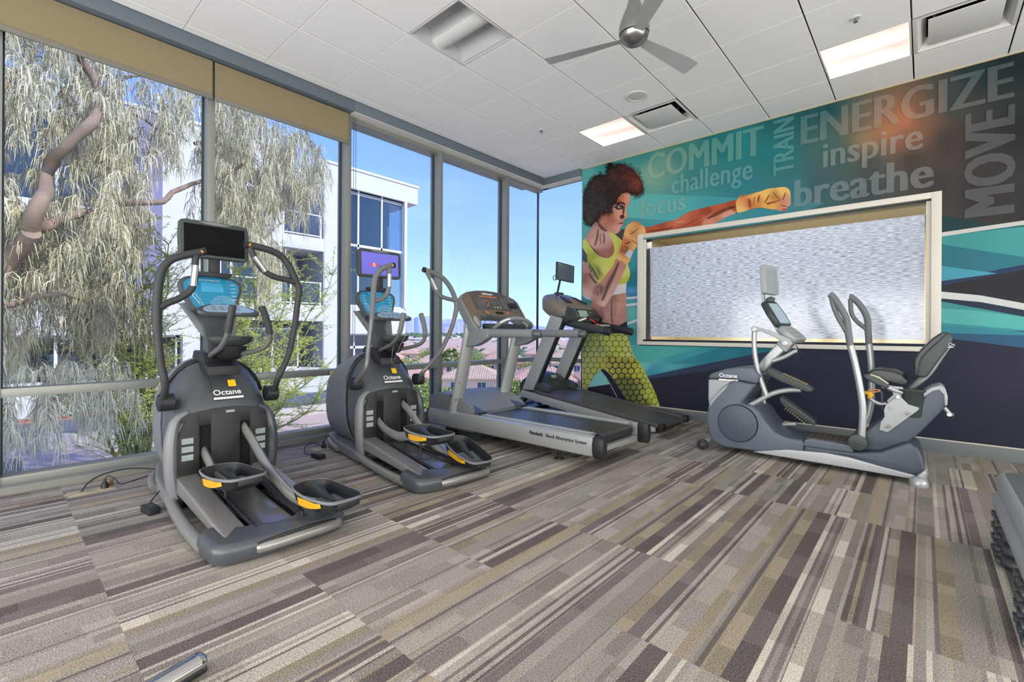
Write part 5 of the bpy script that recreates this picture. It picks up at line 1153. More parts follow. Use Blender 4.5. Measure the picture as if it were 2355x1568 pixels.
    for z, sc in ((.012, .94), (.03, .985), (.06, 1), (.082, .975), (.098, .90), (.102, .80)):
        cx0 = -.13; rings.append([((x-cx0)*sc+cx0, y*(1-(1-sc)*.5), z + (.018 if sc > .8 else .014)*(1 if x < -.15 else 0)*(z/.1)) for x, y in cap])
    k.loft(rings).build('rear_cap', M_gA, t, smooth=50)
    MB().tube(smooth_path([(-.012, -.15, .052), (.006, -.08, .055), (.010, .06, .057), (.004, .2, .055), (-.02, .27, .05)], 5), [.022]+[.028]*19+[.022], 14).build('rear_bumper', M_gC, t, smooth=True)
    MB().tube(smooth_path([(.0, -.15, .075), (.013, -.03, .088), (.013, .1, .088), (.0, .24, .075)], 5), .009, 8).build('bumper_recess', M_gD, t, smooth=True)
    # --- pedals
    def pedal(px, py, pz, s_, pit, yw):
        M = Matrix.Translation((px, py, pz)) @ Matrix.Rotation(yw, 4, 'Z') @ Matrix.Rotation(pit, 4, 'Y') @ Matrix.Diagonal((1.12, 1.18, 1.0, 1))
        ol = smooth_path([(x, y, 0) for x, y in [(-.235, 0), (-.20, -.075), (-.08, -.10), (.10, -.095), (.19, -.07), (.205, 0), (.19, .07), (.10, .095), (-.08, .10), (-.20, .075), (-.235, 0)]], 4)[:-1]
        def rg(sc, z, tip=0): return [M @ Vector((p.x*sc, p.y*sc, z + tip*max(0, -p.x)/.2)) for p in ol]
        MB().loft([rg(.72, -.045), rg(.9, -.025), rg(1.0, .018, .02), rg(.965, .024, .02), rg(.90, .0, .008), rg(.84, -.022)], caps=True).build('foot_pedal', M_gD, t, smooth=50)
        MB().loft([rg(1.003, .012, .02), rg(1.012, .017, .02), rg(1.012, .023, .02), rg(.97, .0265, .02), rg(.965, .0245, .02)], caps=False).build('pedal_rim', M_gB, t, smooth=60)
        ol2 = [M @ Vector((x, -(.0985 - .03*max(0, (x+.02))*2) + .002, z)) for x, z in [(-.17, .012), (-.02, .012), (.08, .006), (.13, -.018), (.0, -.010), (-.12, .0)]]
        y_ = MB()
        for x0_, x1_ in zip([-.17+.03*q for q in range(10)], [-.14+.03*q for q in range(10)]):
            def pt(x, hi):
                yy = -(.1 if -.08 < x < .10 else .1-.35*abs(x+.08) if x <= -.08 else .1-.3*(x-.10)); u_ = (x+.17)/.3
                return M @ Vector((x, (yy*(1.0 if hi else .96-.0*u_)) - .0025, (.013 if hi else -.008 - .022*sin(pi*min(1, u_*1.0)))))
            y_.add([pt(x0_, 1), pt(x1_, 1), pt(x1_, 0), pt(x0_, 0)], [(0, 1, 2, 3)])
        y_.build('yellow_flash', M_yel, t)
        r = MB()
        for q in range(9):
            x = -.05+.02*q; r.obox(M @ Vector((x, 0, -.018)), .006, .12-.004*q, .008, M.to_3x3())
        o = r.build('foot_bed_ribs', M_grip2, t); o['kind'] = 'stuff'
        MB().obox(M @ Vector((.198, 0, .0)), .018, .1, .03, M.to_3x3()).build('heel_tab', M_gD, t, bevel=.004)
        MB().loft([[M @ Vector(p) for p in ((x, -.012*k2, -.022), (x, .05*k2, -.022), (x, .035*k2, -.022+h3), (x, -.0*k2, -.022+h3))] for x, k2, h3 in ((-.17, .9, .05), (-.12, 1, .055), (-.05, .7, .03), (.06, .3, .012))]).build('toe_cup', M_bez, t, smooth=70)
    pedal(*pedL[:3], -1, *pedL[3:]); pedal(*pedR[:3], 1, *pedR[3:])
    for (px, py, pz, *_r), s_, zs in ((pedL, -1, .34), (pedR, 1, .46)):
        yp = s_*.113
        pth = smooth_path([(-1.0, yp, zs), (-.86, yp, zs-.06), ((px-1.0)/2-.02, yp, (zs+pz)/2-.075), (px-.24, yp+(py-yp)*.3, pz-.045), (px-.06, py-(py-yp)*.25, pz-.052)], 5)
        MB().tube(pth, .036, 8, sq=(.55, 1)).build('pedal_arm', M_gC, t, smooth=50)
        MB().box(px-.2, px-.04, py-.035, py+.035, pz-.085, pz-.04).build('pedal_bracket', M_gB, t, bevel=.008)
        MB().cyl((px-.05, yp-.008, .09), (px-.05, yp-.008, pz-.06), .008, n=8).build('roller_post', M_gD, t)
    # --- swing arms
    for nm, (low, main, inner, X_, mg) in (('left', left), ('right', right)):
        A = smooth_path([loc(u, v, X_) for u, v in main], 5); B_ = smooth_path([loc(u, v, X_) for u, v in inner], 5)
        Lw = [loc(u, v, X_) for u, v in low]; Lw[0] = Vector((-1.03, (-1 if nm == 'left' else 1)*.315, .655)); Lw = smooth_path(Lw, 5)
        MB().tube(Lw, .0195, 12).build('swing_arm_tube', M_stem if mg else M_grip, t, smooth=True)
        g = MB().tube(A, .0225, 14).build('handle_grip', M_grip2 if mg else M_grip, t, smooth=True)
        MB().tube(B_, .0195, 12).build('inner_grip', M_grip2 if mg else M_grip, t, smooth=True)
        i0 = len(B_)//5; MB().tube([B_[i0] + (Vector((.006, 0, 0))), B_[i0+len(B_)//4] + Vector((.006, 0, 0))], .0185, 12).build('contact_plate', M_alu2, t, smooth=True)
        d = (A[-1]-A[-3]).normalized(); MB().cyl(A[-1]-d*.012, A[-1]+d*.006, .024, n=14).build('end_cap', M_gD, t, smooth=40)
        for q in (.016, -.012): MB().cyl(A[-1]+Vector((.014, 0, 0))-d*(.004+abs(q))+Vector((.004, 0, q*.4)), A[-1]+Vector((.022, 0, 0))-d*(.004+abs(q)), .006, n=8).build('control_button', M_orange, t)
    # --- mast, trays, consoles
    MB().prism([(-1.36, .86), (-.985, .80), (-.99, .86), (-1.06, .885), (-1.09, .935), (-1.30, .955)], 'Y', -.095, .095).build('mast_socket', M_gD, t, bevel=.012)
    MB().loft([[(x-.03, -w_, z), (x+.05, -w_, z), (x+.05, w_, z), (x-.03, w_, z)] for x, z, w_ in ((-1.19, .88, .06), (-1.20, 1.0, .055), (-1.26, 1.12, .06), (-1.33, 1.24, .13), (-1.34, 1.27, .14))]).build('mast', M_gA, t, bevel=.01)
    MB().loft([[(-1.18, -.03, .99), (-1.18, .13, .99), (-1.30, .17, 1.26), (-1.30, -.17, 1.26)], [(-1.23, -.02, .98), (-1.23, .12, .98), (-1.40, .16, 1.27), (-1.40, -.16, 1.27)]]).build('mast_fairing', M_gB, t, bevel=.01)
    dish = [(1.0, 1.035), (1.03, 1.05), (1.0, 1.052), (.93, 1.03), (.6, 1.015)]
    MB().loft([[(-.985+.085*r_*cos(a), .03+.13*r_*sin(a), z) for a in [2*pi*q/28 for q in range(28)]] for r_, z in ((.5, .985), (.95, 1.01), (1.0, 1.03), (1.03, 1.048), (.98, 1.05), (.9, 1.03), (.5, 1.0))]).build('accessory_tray', M_bez, t, smooth=50)
    MB().loft([[(-1.02+.07*r_*cos(a), .04+.1*r_*sin(a), z) for a in [2*pi*q/24 for q in range(24)]] for r_, z in ((.5, .90), (.9, .93), (1, .985))]).build('bottle_cup', M_gD, t, smooth=50)
    for s_, tp in ((-1, [(-.70, -.045, 1.235), (-.72, -.05, 1.16), (-.76, -.055, 1.06), (-.86, -.06, .985), (-1.0, -.065, .94), (-1.1, -.05, .92)]), (1, [(-.70, .115, 1.235), (-.71, .15, 1.15), (-.73, .175, 1.05), (-.78, .165, .985), (-.92, .12, .945), (-1.1, .05, .92)])):
        q = smooth_path(tp, 5); MB().tube(q, .016, 12).build('fixed_handle', M_stem, t, smooth=True); MB().tube([tuple(v) for v in q[:10]], .0205, 12).build('fixed_handle_grip', M_grip2 if right[4] else M_grip, t, smooth=True)
    up = Vector((-.36, 0, .93)).normalized()
    Mc = frame_M((-1.235, 0, 1.335), (0, 1, 0), up)
    sh_ = rpoly([(-.13, -.125), (.13, -.125), (.165, -.02), (.185, .02), (.19, .085), (.15, .12), (0, .145), (-.15, .12), (-.19, .085), (-.185, .02), (-.165, -.02)], .02, 3)
    k = MB(); slab(k, Mc, sh_, .05); k.build('console_body', M_gA, t, bevel=.012)
    k = MB(); slab(k, Mc, [(x*.86, y*.86) for x, y in sh_], .004, .004); k.build('console_membrane', M_blue, t)
    k = MB(); slab(k, Mc, rrect(.13, .07, .008, 0, .045), .002, .0055); k.build('display_window', M_blue2, t)
    text_mesh('OCTANEFITNESS.COM', .0125, 'lettering', M_logo, t, Mc @ Matrix.Translation((-.075, .09, .0055)), extrude=.0004)
    dr = MB()   # line art of arcs, figure and captions on the membrane
    for q in range(5): dr.tube([Mc @ Vector((.06 + (.03+.012*q)*cos(a), -.095 + (.03+.012*q)*sin(a), .0056)) for a in [pi*k_/8 for k_ in range(9)]], .0009, 4)
    fg = [(-.115, .0), (-.10, -.01), (-.09, -.035), (-.075, -.05), (-.09, -.06), (-.07, -.07), (-.06, -.09), (-.085, -.08), (-.10, -.05), (-.115, -.03), (-.12, -.005)]
    dr.tube([Mc @ Vector((x, y, .0056)) for x, y in fg], .0013, 4, closed=True)
    for q in range(5):
        dr.obox(Mc @ Vector((.125, .07-.028*q, .0056)), .03, .003, .001, Mc.to_3x3()); dr.obox(Mc @ Vector((-.12, .07-.02*q, .0056)), .035-.004*q, .002, .001, Mc.to_3x3())
    dr.build('console_line_art', M_logo, t)['kind'] = 'stuff'
    up2 = Vector((-.80, 0, .42)).normalized(); Mk = frame_M((-1.03, .03, 1.225), (0, 1, 0), up2)
    kp = rpoly([(-.15, -.055), (.15, -.055), (.19, -.03), (.155, .03), (.09, .075), (-.09, .075), (-.155, .03), (-.18, -.02)], .03, 4)
    k = MB(); slab(k, Mk, kp, .028); k.build('keypad_tray', M_gA, t, bevel=.009)
    k = MB(); slab(k, Mk, [(x*.82, y*.8) for x, y in kp], .003, .003); k.build('keypad_membrane', mat('pale blue keypad', (150, 176, 196), .3, var=.05), t)
    kk = MB()
    for a in range(4):
        for b in range(2): kk.obox(Mk @ Vector((-.08+.045*a, -.015+.03*b, .0035)), .026, .012, .002, Mk.to_3x3())
    kk.build('keypad_buttons', M_gB, t)['kind'] = 'stuff'; kk = MB(); slab(kk, Mk, rrect(.07, .008, .002, .03, -.053), .01, .002); kk.build('ledge_slot', M_alu2, t)
    MB().loft([[(-1.2+dx, -.11, 1.475), (-1.2+dx, .11, 1.475), (-1.2+dx, .09, 1.445), (-1.2+dx, -.09, 1.445)] for dx in (-.06, .01)]).box(-1.23, -1.19, -.03, .03, 1.475, 1.58).build('screen_bracket', M_gD, t, bevel=.004)
    Mt = frame_M((-1.185, .0, 1.683), (0, 1, 0), (-.05, 0, 1))
    k = MB(); slab(k, Mt, rpoly([(-.2, -.12), (.2, -.12), (.205, 0), (.2, .122), (0, .13), (-.2, .122), (-.205, 0)], .025, 4), .045); k.build('tv_body', M_bez, t, bevel=.008, seg=3)
    k = MB(); slab(k, Mt, rrect(.355, .195, .002, 0, .0), .003, .0012); k.build('tv_screen', screen, t)
    k = MB(); slab(k, Mt, [(-.10, .118), (-.06, .108), (0, .104), (.06, .108), (.10, .118), (0, .126)], .003, .002); k.build('tv_badge', M_gB, t)
    kk = MB()
    for q in range(7): kk.obox(Mt @ Vector((.10+.011*q, -.108, .0015)), .005, .003, .001, Mt.to_3x3())
    kk.build('tv_buttons', M_pale, t)['kind'] = 'stuff'
    t.location = (world[0], world[1], 0); t.rotation_euler = (0, 0, yaw)
    return t, Mt
e1, _ = elliptical('elliptical machine nearest the camera, black switched-off screen, in front of the left window', (-2.36, .995), 0,
    ([(388, 925), (380, 885), (369, 830), (363, 765), (362, 750)], [(362, 765), (361, 715), (364, 660), (372, 622), (392, 598), (425, 587), (455, 581), (470, 578)], [(451, 584), (449, 604), (448, 640), (438, 668), (412, 686), (385, 697), (366, 708)], -3.3, False),
    ([(618, 905), (640, 868), (662, 820), (676, 760), (684, 700), (687, 678)], [(687, 680), (688, 665), (680, 645), (668, 618), (650, 592), (625, 577), (590, 567), (565, 563)], [(574, 566), (584, 590), (604, 620), (630, 636), (655, 642), (680, 650)], -3.25, False),
    (-.50, -.10, .275, radians(-6), .05), (-.045, .215, .195, radians(-4), .0), M_scr)
M_pur = mat('lit violet screen', (92, 90, 176), .3, emit=.55)
e2, Mt2 = elliptical('elliptical machine with lit violet screen, in front of the tall window post', (-2.437, 2.198), radians(-4.9),
    ([(826, 895), (840, 850), (847, 800), (855, 730)], [(855, 735), (857, 700), (861, 650), (866, 632), (880, 617), (895, 612), (905, 610)], [(894, 612), (894.6, 630), (894.6, 655), (890, 675), (878, 687), (862, 692)], -3.3, True),
    ([(955, 868), (975, 852), (1010, 812), (1037, 758), (1047, 723)], [(1046, 728), (1050, 705), (1046, 685), (1036, 662), (1020, 641), (1000, 629), (975, 620)], [(980, 622), (992, 645), (1003, 670), (1018, 683), (1044, 690)], -3.3, True),
    (-.27, -.08, .33, radians(-3), -.05), (-.15, .19, .17, radians(9), -.15), M_pur)
k = Mt2
text_mesh('A', .045, 'lettering', mat('screen red', (200, 40, 60), .4, emit=.5), e2, k @ Matrix.Translation((-.10, -.025, .002)), extrude=.0004, bold=.001)
text_mesh('B', .045, 'lettering', mat('screen orange', (240, 160, 60), .4, emit=.5), e2, k @ Matrix.Translation((-.073, -.025, .002)), extrude=.0004, bold=.001)
text_mesh('C', .045, 'lettering', mat('screen red', (200, 40, 60), .4, emit=.5), e2, k @ Matrix.Translation((-.047, -.025, .002)), extrude=.0004, bold=.001)
text_mesh('WAREHOUSE', .018, 'lettering', mat('screen dark blue', (30, 30, 110), .4, emit=.3), e2, k @ Matrix.Translation((-.018, -.022, .002)), extrude=.0004, bold=.0006)
# earphone leads hanging on the machines
def cable(name, pts, r, m, lab=None, cat=None, parent=None):
    o = MB().tube(smooth_path(pts, 6), r, 6).build(name, m, parent, smooth=True)
    if lab: tag(o, lab, cat)
    return o
Ap = lambda u, v, X: AX(u, v, X)
o = cable('earphone_lead', [AX(478, 812, -3.52), AX(473, 840, -3.46), AX(478, 865, -3.42), AX(484, 880, -3.38), AX(487, 895, -3.35), AX(480, 903, -3.345)], .002, M_black, 'black earphone lead hanging over the hood of the nearest elliptical machine', 'cable')
o = cable('earphone_lead', [AX(905, 795, -3.2), AX(900, 830, -3.25), AX(904, 833, -3.28), AX(912, 815, -3.2), AX(925, 785, -3.15), AX(938, 762, -3.1)], .002, M_alu2, 'pale earphone lead looped on the elliptical machine with the violet screen', 'cable')
# ---------------------------------------------------------------- TREADMILL 1 (near, silver)
M_sil = mat('silver painted aluminium', (176, 180, 178), .32, .45, var=.02)
M_sil2 = mat('grey treadmill plastic', (122, 126, 128), .45, var=.03, bump=.05)
M_belt = mat('black running belt', (46, 46, 48), .32, var=.1, nscale=200, bump=.2, bscale=700)
M_belt2 = mat('grey running belt', (82, 80, 82), .42, var=.06, nscale=300, bump=.2, bscale=700)
M_bronze = mat('bronze grey console plastic', (108, 94, 82), .42, var=.04)
M_cface = mat('dark console overlay', (80, 75, 77), .4, var=.04)
M_red = mat('red button', (206, 50, 56), .4); M_redl = mat('dark red logo ink', (140, 40, 48), .5); M_greyl = mat('grey logo ink', (120, 120, 120), .5)
Y0, Y1 = 3.115, 3.945
t = thing('treadmill', 'silver treadmill with dark running belt and bronze console, nearer of the two treadmills', 'treadmill', (-2.9, 3.53, 0), 'treadmills')
prof = [(0, .272), (.03, .275), (.055, .262), (.066, .22), (.068, .19), (.066, .16), (.055, .12), (.03, .105), (0, .108)]
for s_, y, nm in ((1, Y0+.066, 'near'), (-1, Y1-.066, 'far')):
    MB().prism([(y - s_*a, z) for a, z in prof], 'X', -3.97, -1.93).build('side_rail', M_sil, t, smooth=30)
    MB().prism([(y - s_*a*1.06, .19+(z-.19)*1.06) for a, z in prof], 'X', -1.93, -1.83).build('rail_end_cap', M_gD, t, bevel=.012)
    MB().prism([(y - s_*a*1.03, .19+(z-.19)*1.03) for a, z in prof], 'X', -3.995, -3.968).build('rail_front_cap', M_bez, t, bevel=.006)
    # studded foot rail on top
    a, b = sorted((y + s_*.004, y + s_*.082))
    MB().box(-3.30, -1.98, a, b, .262, .276).build('foot_rail', M_sil2, t, bevel=.004)
    k = MB()
    for i in range(62):
        for j in range(3): k.obox((-3.26+.0205*i, a+.016+.023*j+(.008 if i % 2 else 0), .277), .013, .009, .004, Matrix.Rotation(.5, 3, 'Z'))
    o = k.build('foot_rail_studs', M_sil, t); o['kind'] = 'stuff'
MB().box(-3.42, -1.97, Y0+.155, Y1-.155, .225, .262).tube([(-1.965, Y0+.155, .225), (-1.965, Y1-.155, .225)], .038, 20).build('running_belt', M_belt, t, smooth=50)
MB().box(-3.5, -1.95, Y0+.13, Y1-.13, .14, .2).build('deck', M_gD, t)
MB().box(-1.97, -1.90, Y0+.13, Y1-.13, .135, .175).build('rear_crossbar', M_sil, t, bevel=.006)
cv = lambda z: z
MB().loft([[(x, y, z) for y, z in ((Y0+.03, .10), (Y1-.03, .10), (Y1-.03, .27), (Y0+.03, .27))] for x in (-3.96, -3.3)]).build('front_tub', M_sil2, t)
hood = []
for x, zc, ze in ((-3.99, .40, .395), (-3.93, .435, .42), (-3.80, .452, .44), (-3.66, .44, .445), (-3.50, .37, .40), (-3.40, .315, .345), (-3.33, .277, .30)):
    W_ = Y1-Y0-.06; R_ = []
    for k_ in range(17):
        q = k_/16; yy = Y0+.03+W_*q; e_ = abs(q-.5)*2; R_.append((x + (.05*e_**3 if x > -3.7 else 0), yy, zc+(ze-zc)*e_**2))
    hood.append([(x, Y0+.03, .26)] + R_ + [(x, Y1-.03, .26)])
MB().loft(hood).build('motor_hood', M_sil2, t, smooth=35)
for s_, y in ((-1, Y0+.10), (1, Y1-.10)):
    MB().loft([[(x, y-.055, .265), (x, y+.055, .265), (x, y+.05, z), (x, y-.05, z)] for x, z in ((-3.56, .40), (-3.45, .36), (-3.32, .315), (-3.24, .30))]).build('upright_shoe', M_gA, t, bevel=.012)
    MB().box(-3.245, -3.235, y-.05, y+.05, .268, .298).build('shoe_face', M_gD, t)
    yy = Y0+.055 if s_ < 0 else Y1-.055
    MB().tube([(-3.60, yy, .26), (-3.50, yy, .62), (-3.41, yy, .95), (-3.36, yy, 1.16)], .062, 20, sq=(.72, 1.25)).build('upright', M_sil, t, smooth=50)
    MB().cyl((-3.525, yy-.05, .40), (-3.525, yy-.056, .40), .008, n=12).build('screw_cover', M_gD, t)
    # hand rail with its bracket
    MB().loft([[(x, yy-w_, z0), (x, yy+w_, z0), (x, yy+w_*.9, z1), (x, yy-w_*.9, z1)] for x, z0, z1, w_ in ((-3.38, .935, 1.115, .055), (-3.27, .95, 1.118, .05), (-3.17, .99, 1.118, .045), (-3.09, 1.035, 1.118, .042))]).build('rail_bracket', M_sil2, t, bevel=.012, seg=3)
    MB().tube([(-3.12, yy, 1.077), (-2.55, yy, 1.074)], .040, 18, sq=(.9, 1)).build('hand_rail', M_sil2, t, smooth=50)
    MB().tube([(-2.56, yy, 1.074), (-2.50, yy, 1.073), (-2.485, yy, 1.073)], [.041, .038, .022], 18, sq=(.9, 1)).build('rail_tip', M_gA, t, smooth=50)
up = Vector((-.30, 0, .42)).normalized(); Mc = frame_M((-3.235, 3.53, 1.13), (0, 1, 0), up)
cp = [(-.43, .04), (-.40, -.02), (-.345, .0), (-.29, .14), (-.27, .155), (.27, .155), (.29, .14), (.345, .0), (.40, -.02), (.43, .04), (.435, .36), (.40, .405), (.30, .455), (.15, .485), (0, .495), (-.15, .485), (-.30, .455), (-.40, .405), (-.435, .36)]
k = MB(); slab(k, Mc, cp, .10, 0); k.build('console_shell', M_sil2, t, bevel=.015, seg=3)
k = MB(); slab(k, Mc, [(x*.965, .24+(y-.24)*.955) for x, y in cp], .004, .003); k.build('console_front', M_bronze, t, bevel=.003)
k = MB(); slab(k, Mc, rpoly([(-.285, .225), (.25, .225), (.25, .452), (.13, .476), (0, .483), (-.13, .476), (-.285, .446)], .01, 3), .004, .006); k.build('console_overlay', M_cface, t)
k = MB(); slab(k, Mc, rpoly([(.262, .23), (.40, .20), (.405, .36), (.38, .385), (.262, .435)], .01, 3), .004, .005); k.build('console_side_panel', mat('slate console panel', (92, 92, 98), .45), t)
for s_ in (-1, 1):
    k = MB(); slab(k, Mc, [(s_*.365+.034*cos(a), .075+.062*sin(a)) for a in [2*pi*q/24 for q in range(24)]], .004, .006); k.build('speaker_pad', M_sil, t, bevel=.002)
text_mesh('LifeFitness', .04, 'lettering', M_logo, t, Mc @ Matrix.Translation((-.10, .425, .0065)), extrude=.0005, sx=.95, bold=.0006)
text_mesh('WORKOUT OR PRESS SELECT', .022, 'lettering', mat('orange led text', (226, 120, 50), .5, emit=.35), t, Mc @ Matrix.Translation((-.165, .392, .0065)), extrude=.0005, sx=.93)
k = MB()
for i, (x, y) in enumerate([(-.10, .33), (-.115, .345), (-.13, .35), (-.145, .34), (-.148, .325), (-.138, .31), (-.125, .297), (-.11, .283), (-.10, .275), (-.088, .283), (-.073, .297), (-.06, .31), (-.052, .325), (-.056, .34), (-.07, .35), (-.086, .345)]): k.obox(Mc @ Vector((x, y, .0065)), .007, .007, .002, Mc.to_3x3())
k.build('heart_display', mat('orange heart lamp', (220, 120, 60), .5, emit=.3), t)
k = MB()
for i in range(5):
    for j in range(6): k.obox(Mc @ Vector((-.225+.016*i, .25+.022*j, .0065)), .006, .006, .002, Mc.to_3x3()); k.obox(Mc @ Vector((.15+.018*i, .26+.024*j, .0065)), .007, .006, .002, Mc.to_3x3())
for i in range(3):
    for j in range(2): k.obox(Mc @ Vector((.0+.045*i, .33+.04*j, .0065)), .006, .016, .002, Mc.to_3x3())
o = k.build('console_keys', M_pale, t); o['kind'] = 'stuff'
for i, m_ in enumerate((mat('green key', (110, 170, 80), .5), mat('amber key', (220, 170, 70), .5), mat('aqua key', (110, 190, 180), .5))):
    k = MB(); c_ = (.0+.045*i, .262); slab(k, Mc, [(c_[0]+.011*cos(a), c_[1]+.011*sin(a)) for a in [2*pi*q/16 for q in range(16)]], .002, .008); k.build('round_key', m_, t)
k = MB(); slab(k, Mc, rrect(.12, .03, .012, .03, .19), .002, .006); k.build('cable_slot', M_pit, t)
for x in (-.155, .165):
    k = MB(); slab(k, Mc, [(x+.02*cos(a), .19+.02*sin(a)) for a in [2*pi*q/20 for q in range(20)]], .002, .006); k.build('button_ring', mat('yellow green ring', (180, 186, 90), .5) if x < 0 else M_pale, t)
    k = MB(); slab(k, Mc, [(x+.012*cos(a), .19+.012*sin(a)) for a in [2*pi*q/16 for q in range(16)]], .01, .012); k.build('stop_button', M_red, t)
MB().loft([[Mc @ Vector(p) for p in ((x, .255, 0), (x, .33, 0), (x, .31, z), (x, .27, z))] for x, z in ((.225, .03), (.26, .045), (.29, .012), (.32, .045), (.35, .03))]).build('phone_holder', M_gD, t, bevel=.006)
gb_ = smooth_path([(-3.20, 3.30, 1.11), (-3.08, 3.33, 1.19), (-3.02, 3.42, 1.222), (-3.00, 3.56, 1.212), (-3.04, 3.72, 1.16), (-3.16, 3.82, 1.12)], 5)
MB().tube(gb_, .02, 12).build('grab_bar', M_sil2, t, smooth=True)
MB().tube([tuple(v) for v in gb_[4:9]], .0212, 12).build('pulse_sensor', M_alu2, t, smooth=True)
MB().box(-3.30, -3.18, 3.26, 3.80, 1.10, 1.17).build('console_underside', M_bez, t, bevel=.01)
Ml = frame_M((-2.56, Y0-.0035, .205), (1, 0, 0), (0, 0, 1))
text_mesh('Flexdeck', .041, 'lettering', M_gD, t, Ml, extrude=.0015, bold=.0008)
text_mesh('Shock Absorption System', .041, 'lettering', M_gD, t, Ml @ Matrix.Translation((.178, 0, 0)), extrude=.0015, sx=.95)
Mp = frame_M((-3.50, Y0+.008, .56), (.25, 0, 1), (-1, 0, .25))
text_mesh('Life', .075, 'lettering', M_redl, t, Mp @ Matrix.Translation((0, -.02, .001)), extrude=.003, sx=1.0)
text_mesh('fitness', .066, 'lettering', M_redl, t, Mp @ Matrix.Translation((.17, -.02, .001)), extrude=.003, sx=1.1)
MB().obox((-3.573, Y0-.008, .43), .05, .006, .018, Matrix.Rotation(.5, 3, 'Y')).build('model_plate', M_gD, t)
for x, y in ((-2.34, 3.25), (-2.34, 3.83)): 
    MB().cyl((x, y, 0), (x, y, .012), .042, .036, 20).cyl((x, y, .01), (x, y, .12), .01, n=10).cyl((x, y, .03), (x, y, .05), .022, n=6).box(x-.05, x+.05, y-.03, y+.03, .09, .14).build('levelling_foot', M_gD, t, smooth=40)
for y in (Y0+.10, Y1-.10):
    MB().tube([(-3.70, y-.03, .06), (-3.70, y+.03, .06)], .06, 20).build('front_wheel', M_gD, t, smooth=40)
    MB().box(-3.55, -3.28, y-.02, y+.02, .0, .10).build('lift_frame', M_bez, t, bevel=.006)
cable('safety_lead', [AX(1108, 713, -3.28), (-3.2, 3.36, 1.19), (-3.16, 3.37, 1.14), (-3.15, 3.40, 1.13), (-3.17, 3.42, 1.17)], .0025, M_gD, parent=t)
cable('safety_lead', [AX(1122, 722, -3.25), AX(1115, 745, -3.2), AX(1125, 755, -3.2), AX(1130, 735, -3.2), AX(1126, 722, -3.25)], .0025, M_gD, parent=t)
# ---------------------------------------------------------------- TREADMILL 2 (far, inclined)
M_t2 = mat('grey green painted steel', (174, 178, 175), .38, .25, var=.02)
M_pod = mat('grey brown console shell', (124, 116, 106), .4, var=.03)
t = thing('treadmill', 'inclined treadmill with small screen on a post, in front of the mural woman', 'treadmill', (-3.0, 5.12, 0), 'treadmills')
ya, yb = 4.75, 5.50
def zt(x): return .105 + (-2.1 - x)*(.33-.105)/1.72
for y, s_ in ((ya, 1), (yb, -1)):
    a, b = sorted((y, y+s_*.09)); L0, L1 = -3.83, -2.11
    MB().prism([(L0, zt(L0)), (L1, zt(L1)), (L1+.03, zt(L1)-.02), (L1+.03, zt(L1)-.045), (L0, zt(L0)-.045)], 'Y', a, b).build('side_rail', M_belt2, t, bevel=.006)
    c_, d_ = sorted((y+s_*.006, y+s_*.03))
    MB().prism([(-4.05, zt(-4.0)-.045), (-2.16, zt(-2.16)-.045), (-2.16, .02), (-2.3, .0), (-3.0, .06), (-3.9, .19), (-4.1, .23)], 'Y', c_, d_).build('frame_rail', M_t2, t, bevel=.004)
    MB().obox((-2.10, y+s_*.045, zt(-2.1)-.03), .06, .1, .075).build('rear_end_cap', M_gD, t, bevel=.014)
    e, f = sorted((y+s_*.02, y+s_*.10))
    MB().prism([(-4.06, zt(-3.9)-.03), (-3.87, zt(-3.87)-.02), (-3.37, 1.30), (-3.56, 1.36)], 'Y', e, f).build('upright', M_t2, t, bevel=.012)
    MB().prism([(-3.865, .30), (-3.845, .30), (-3.35, 1.28), (-3.37, 1.30)], 'Y', e+.01, f-.01).build('upright_edge', M_gD, t)
    yy = (e+f)/2 + s_*.03
    MB().tube(smooth_path([(-3.46, yy, 1.235), (-3.30, yy, 1.20), (-3.10, yy, 1.158), (-2.92, yy, 1.125), (-2.80, yy, 1.10)], 3), .048, 16, sq=(.8, 1.0)).build('padded_arm', M_bez if s_ > 0 else M_gD, t, smooth=40)
    MB().tube([(-2.83, yy, 1.106), (-2.77, yy, 1.095), (-2.755, yy, 1.092)], [.05, .045, .025], 16, sq=(.8, 1.0)).build('arm_tip', M_gD, t, smooth=40)
    MB().loft([[(x, q, z) for q, z in ((y+s_*.02, z0), (y+s_*.15, z0), (y+s_*.14, z1), (y+s_*.03, z1))] for x, z0, z1 in ((-3.84, .33, .44), (-3.72, .32, .41), (-3.62, .31, .37))]).build('upright_shoe', M_bez, t, bevel=.012)
MB().prism([(-3.85, zt(-3.85)-.012), (-2.12, zt(-2.12)-.012), (-2.12, zt(-2.12)-.05), (-3.85, zt(-3.85)-.05)], 'Y', ya+.10, yb-.10).tube([(-2.115, ya+.10, zt(-2.12)-.036), (-2.115, yb-.10, zt(-2.12)-.036)], .026, 16).build('running_belt', M_belt2, t, smooth=40)
MB().loft([[(x, ya+.05+(yb-ya-.1)*q, z0 + (z1-z0)*sin(pi*(.18+.64*q))**.7) for q in [i/12 for i in range(13)]] + [(x, yb-.05, zb), (x, ya+.05, zb)] for x, z0, z1, zb in ((-4.12, .28, .44, .24), (-4.05, .33, .52, .25), (-3.95, .34, .545, .27), (-3.85, .33, .52, .29), (-3.78, .31, .44, .30), (-3.74, .29, .36, .30))]).build('motor_hood', M_bez, t, smooth=40)
k = MB(); slab(k, frame_M((-3.80, 5.12, .475), (0, 1, 0), (-.3, 0, .5)), rrect(.11, .045, .008), .004, .02); k.build('hood_badge', M_pale, t)
MB().box(-4.35, -4.05, ya+.12, yb-.12, .0, .05).tube([(-4.3, ya+.2, .04), (-4.3, yb-.2, .04)], .04, 14).build('lift_base', M_gD, t, smooth=40)
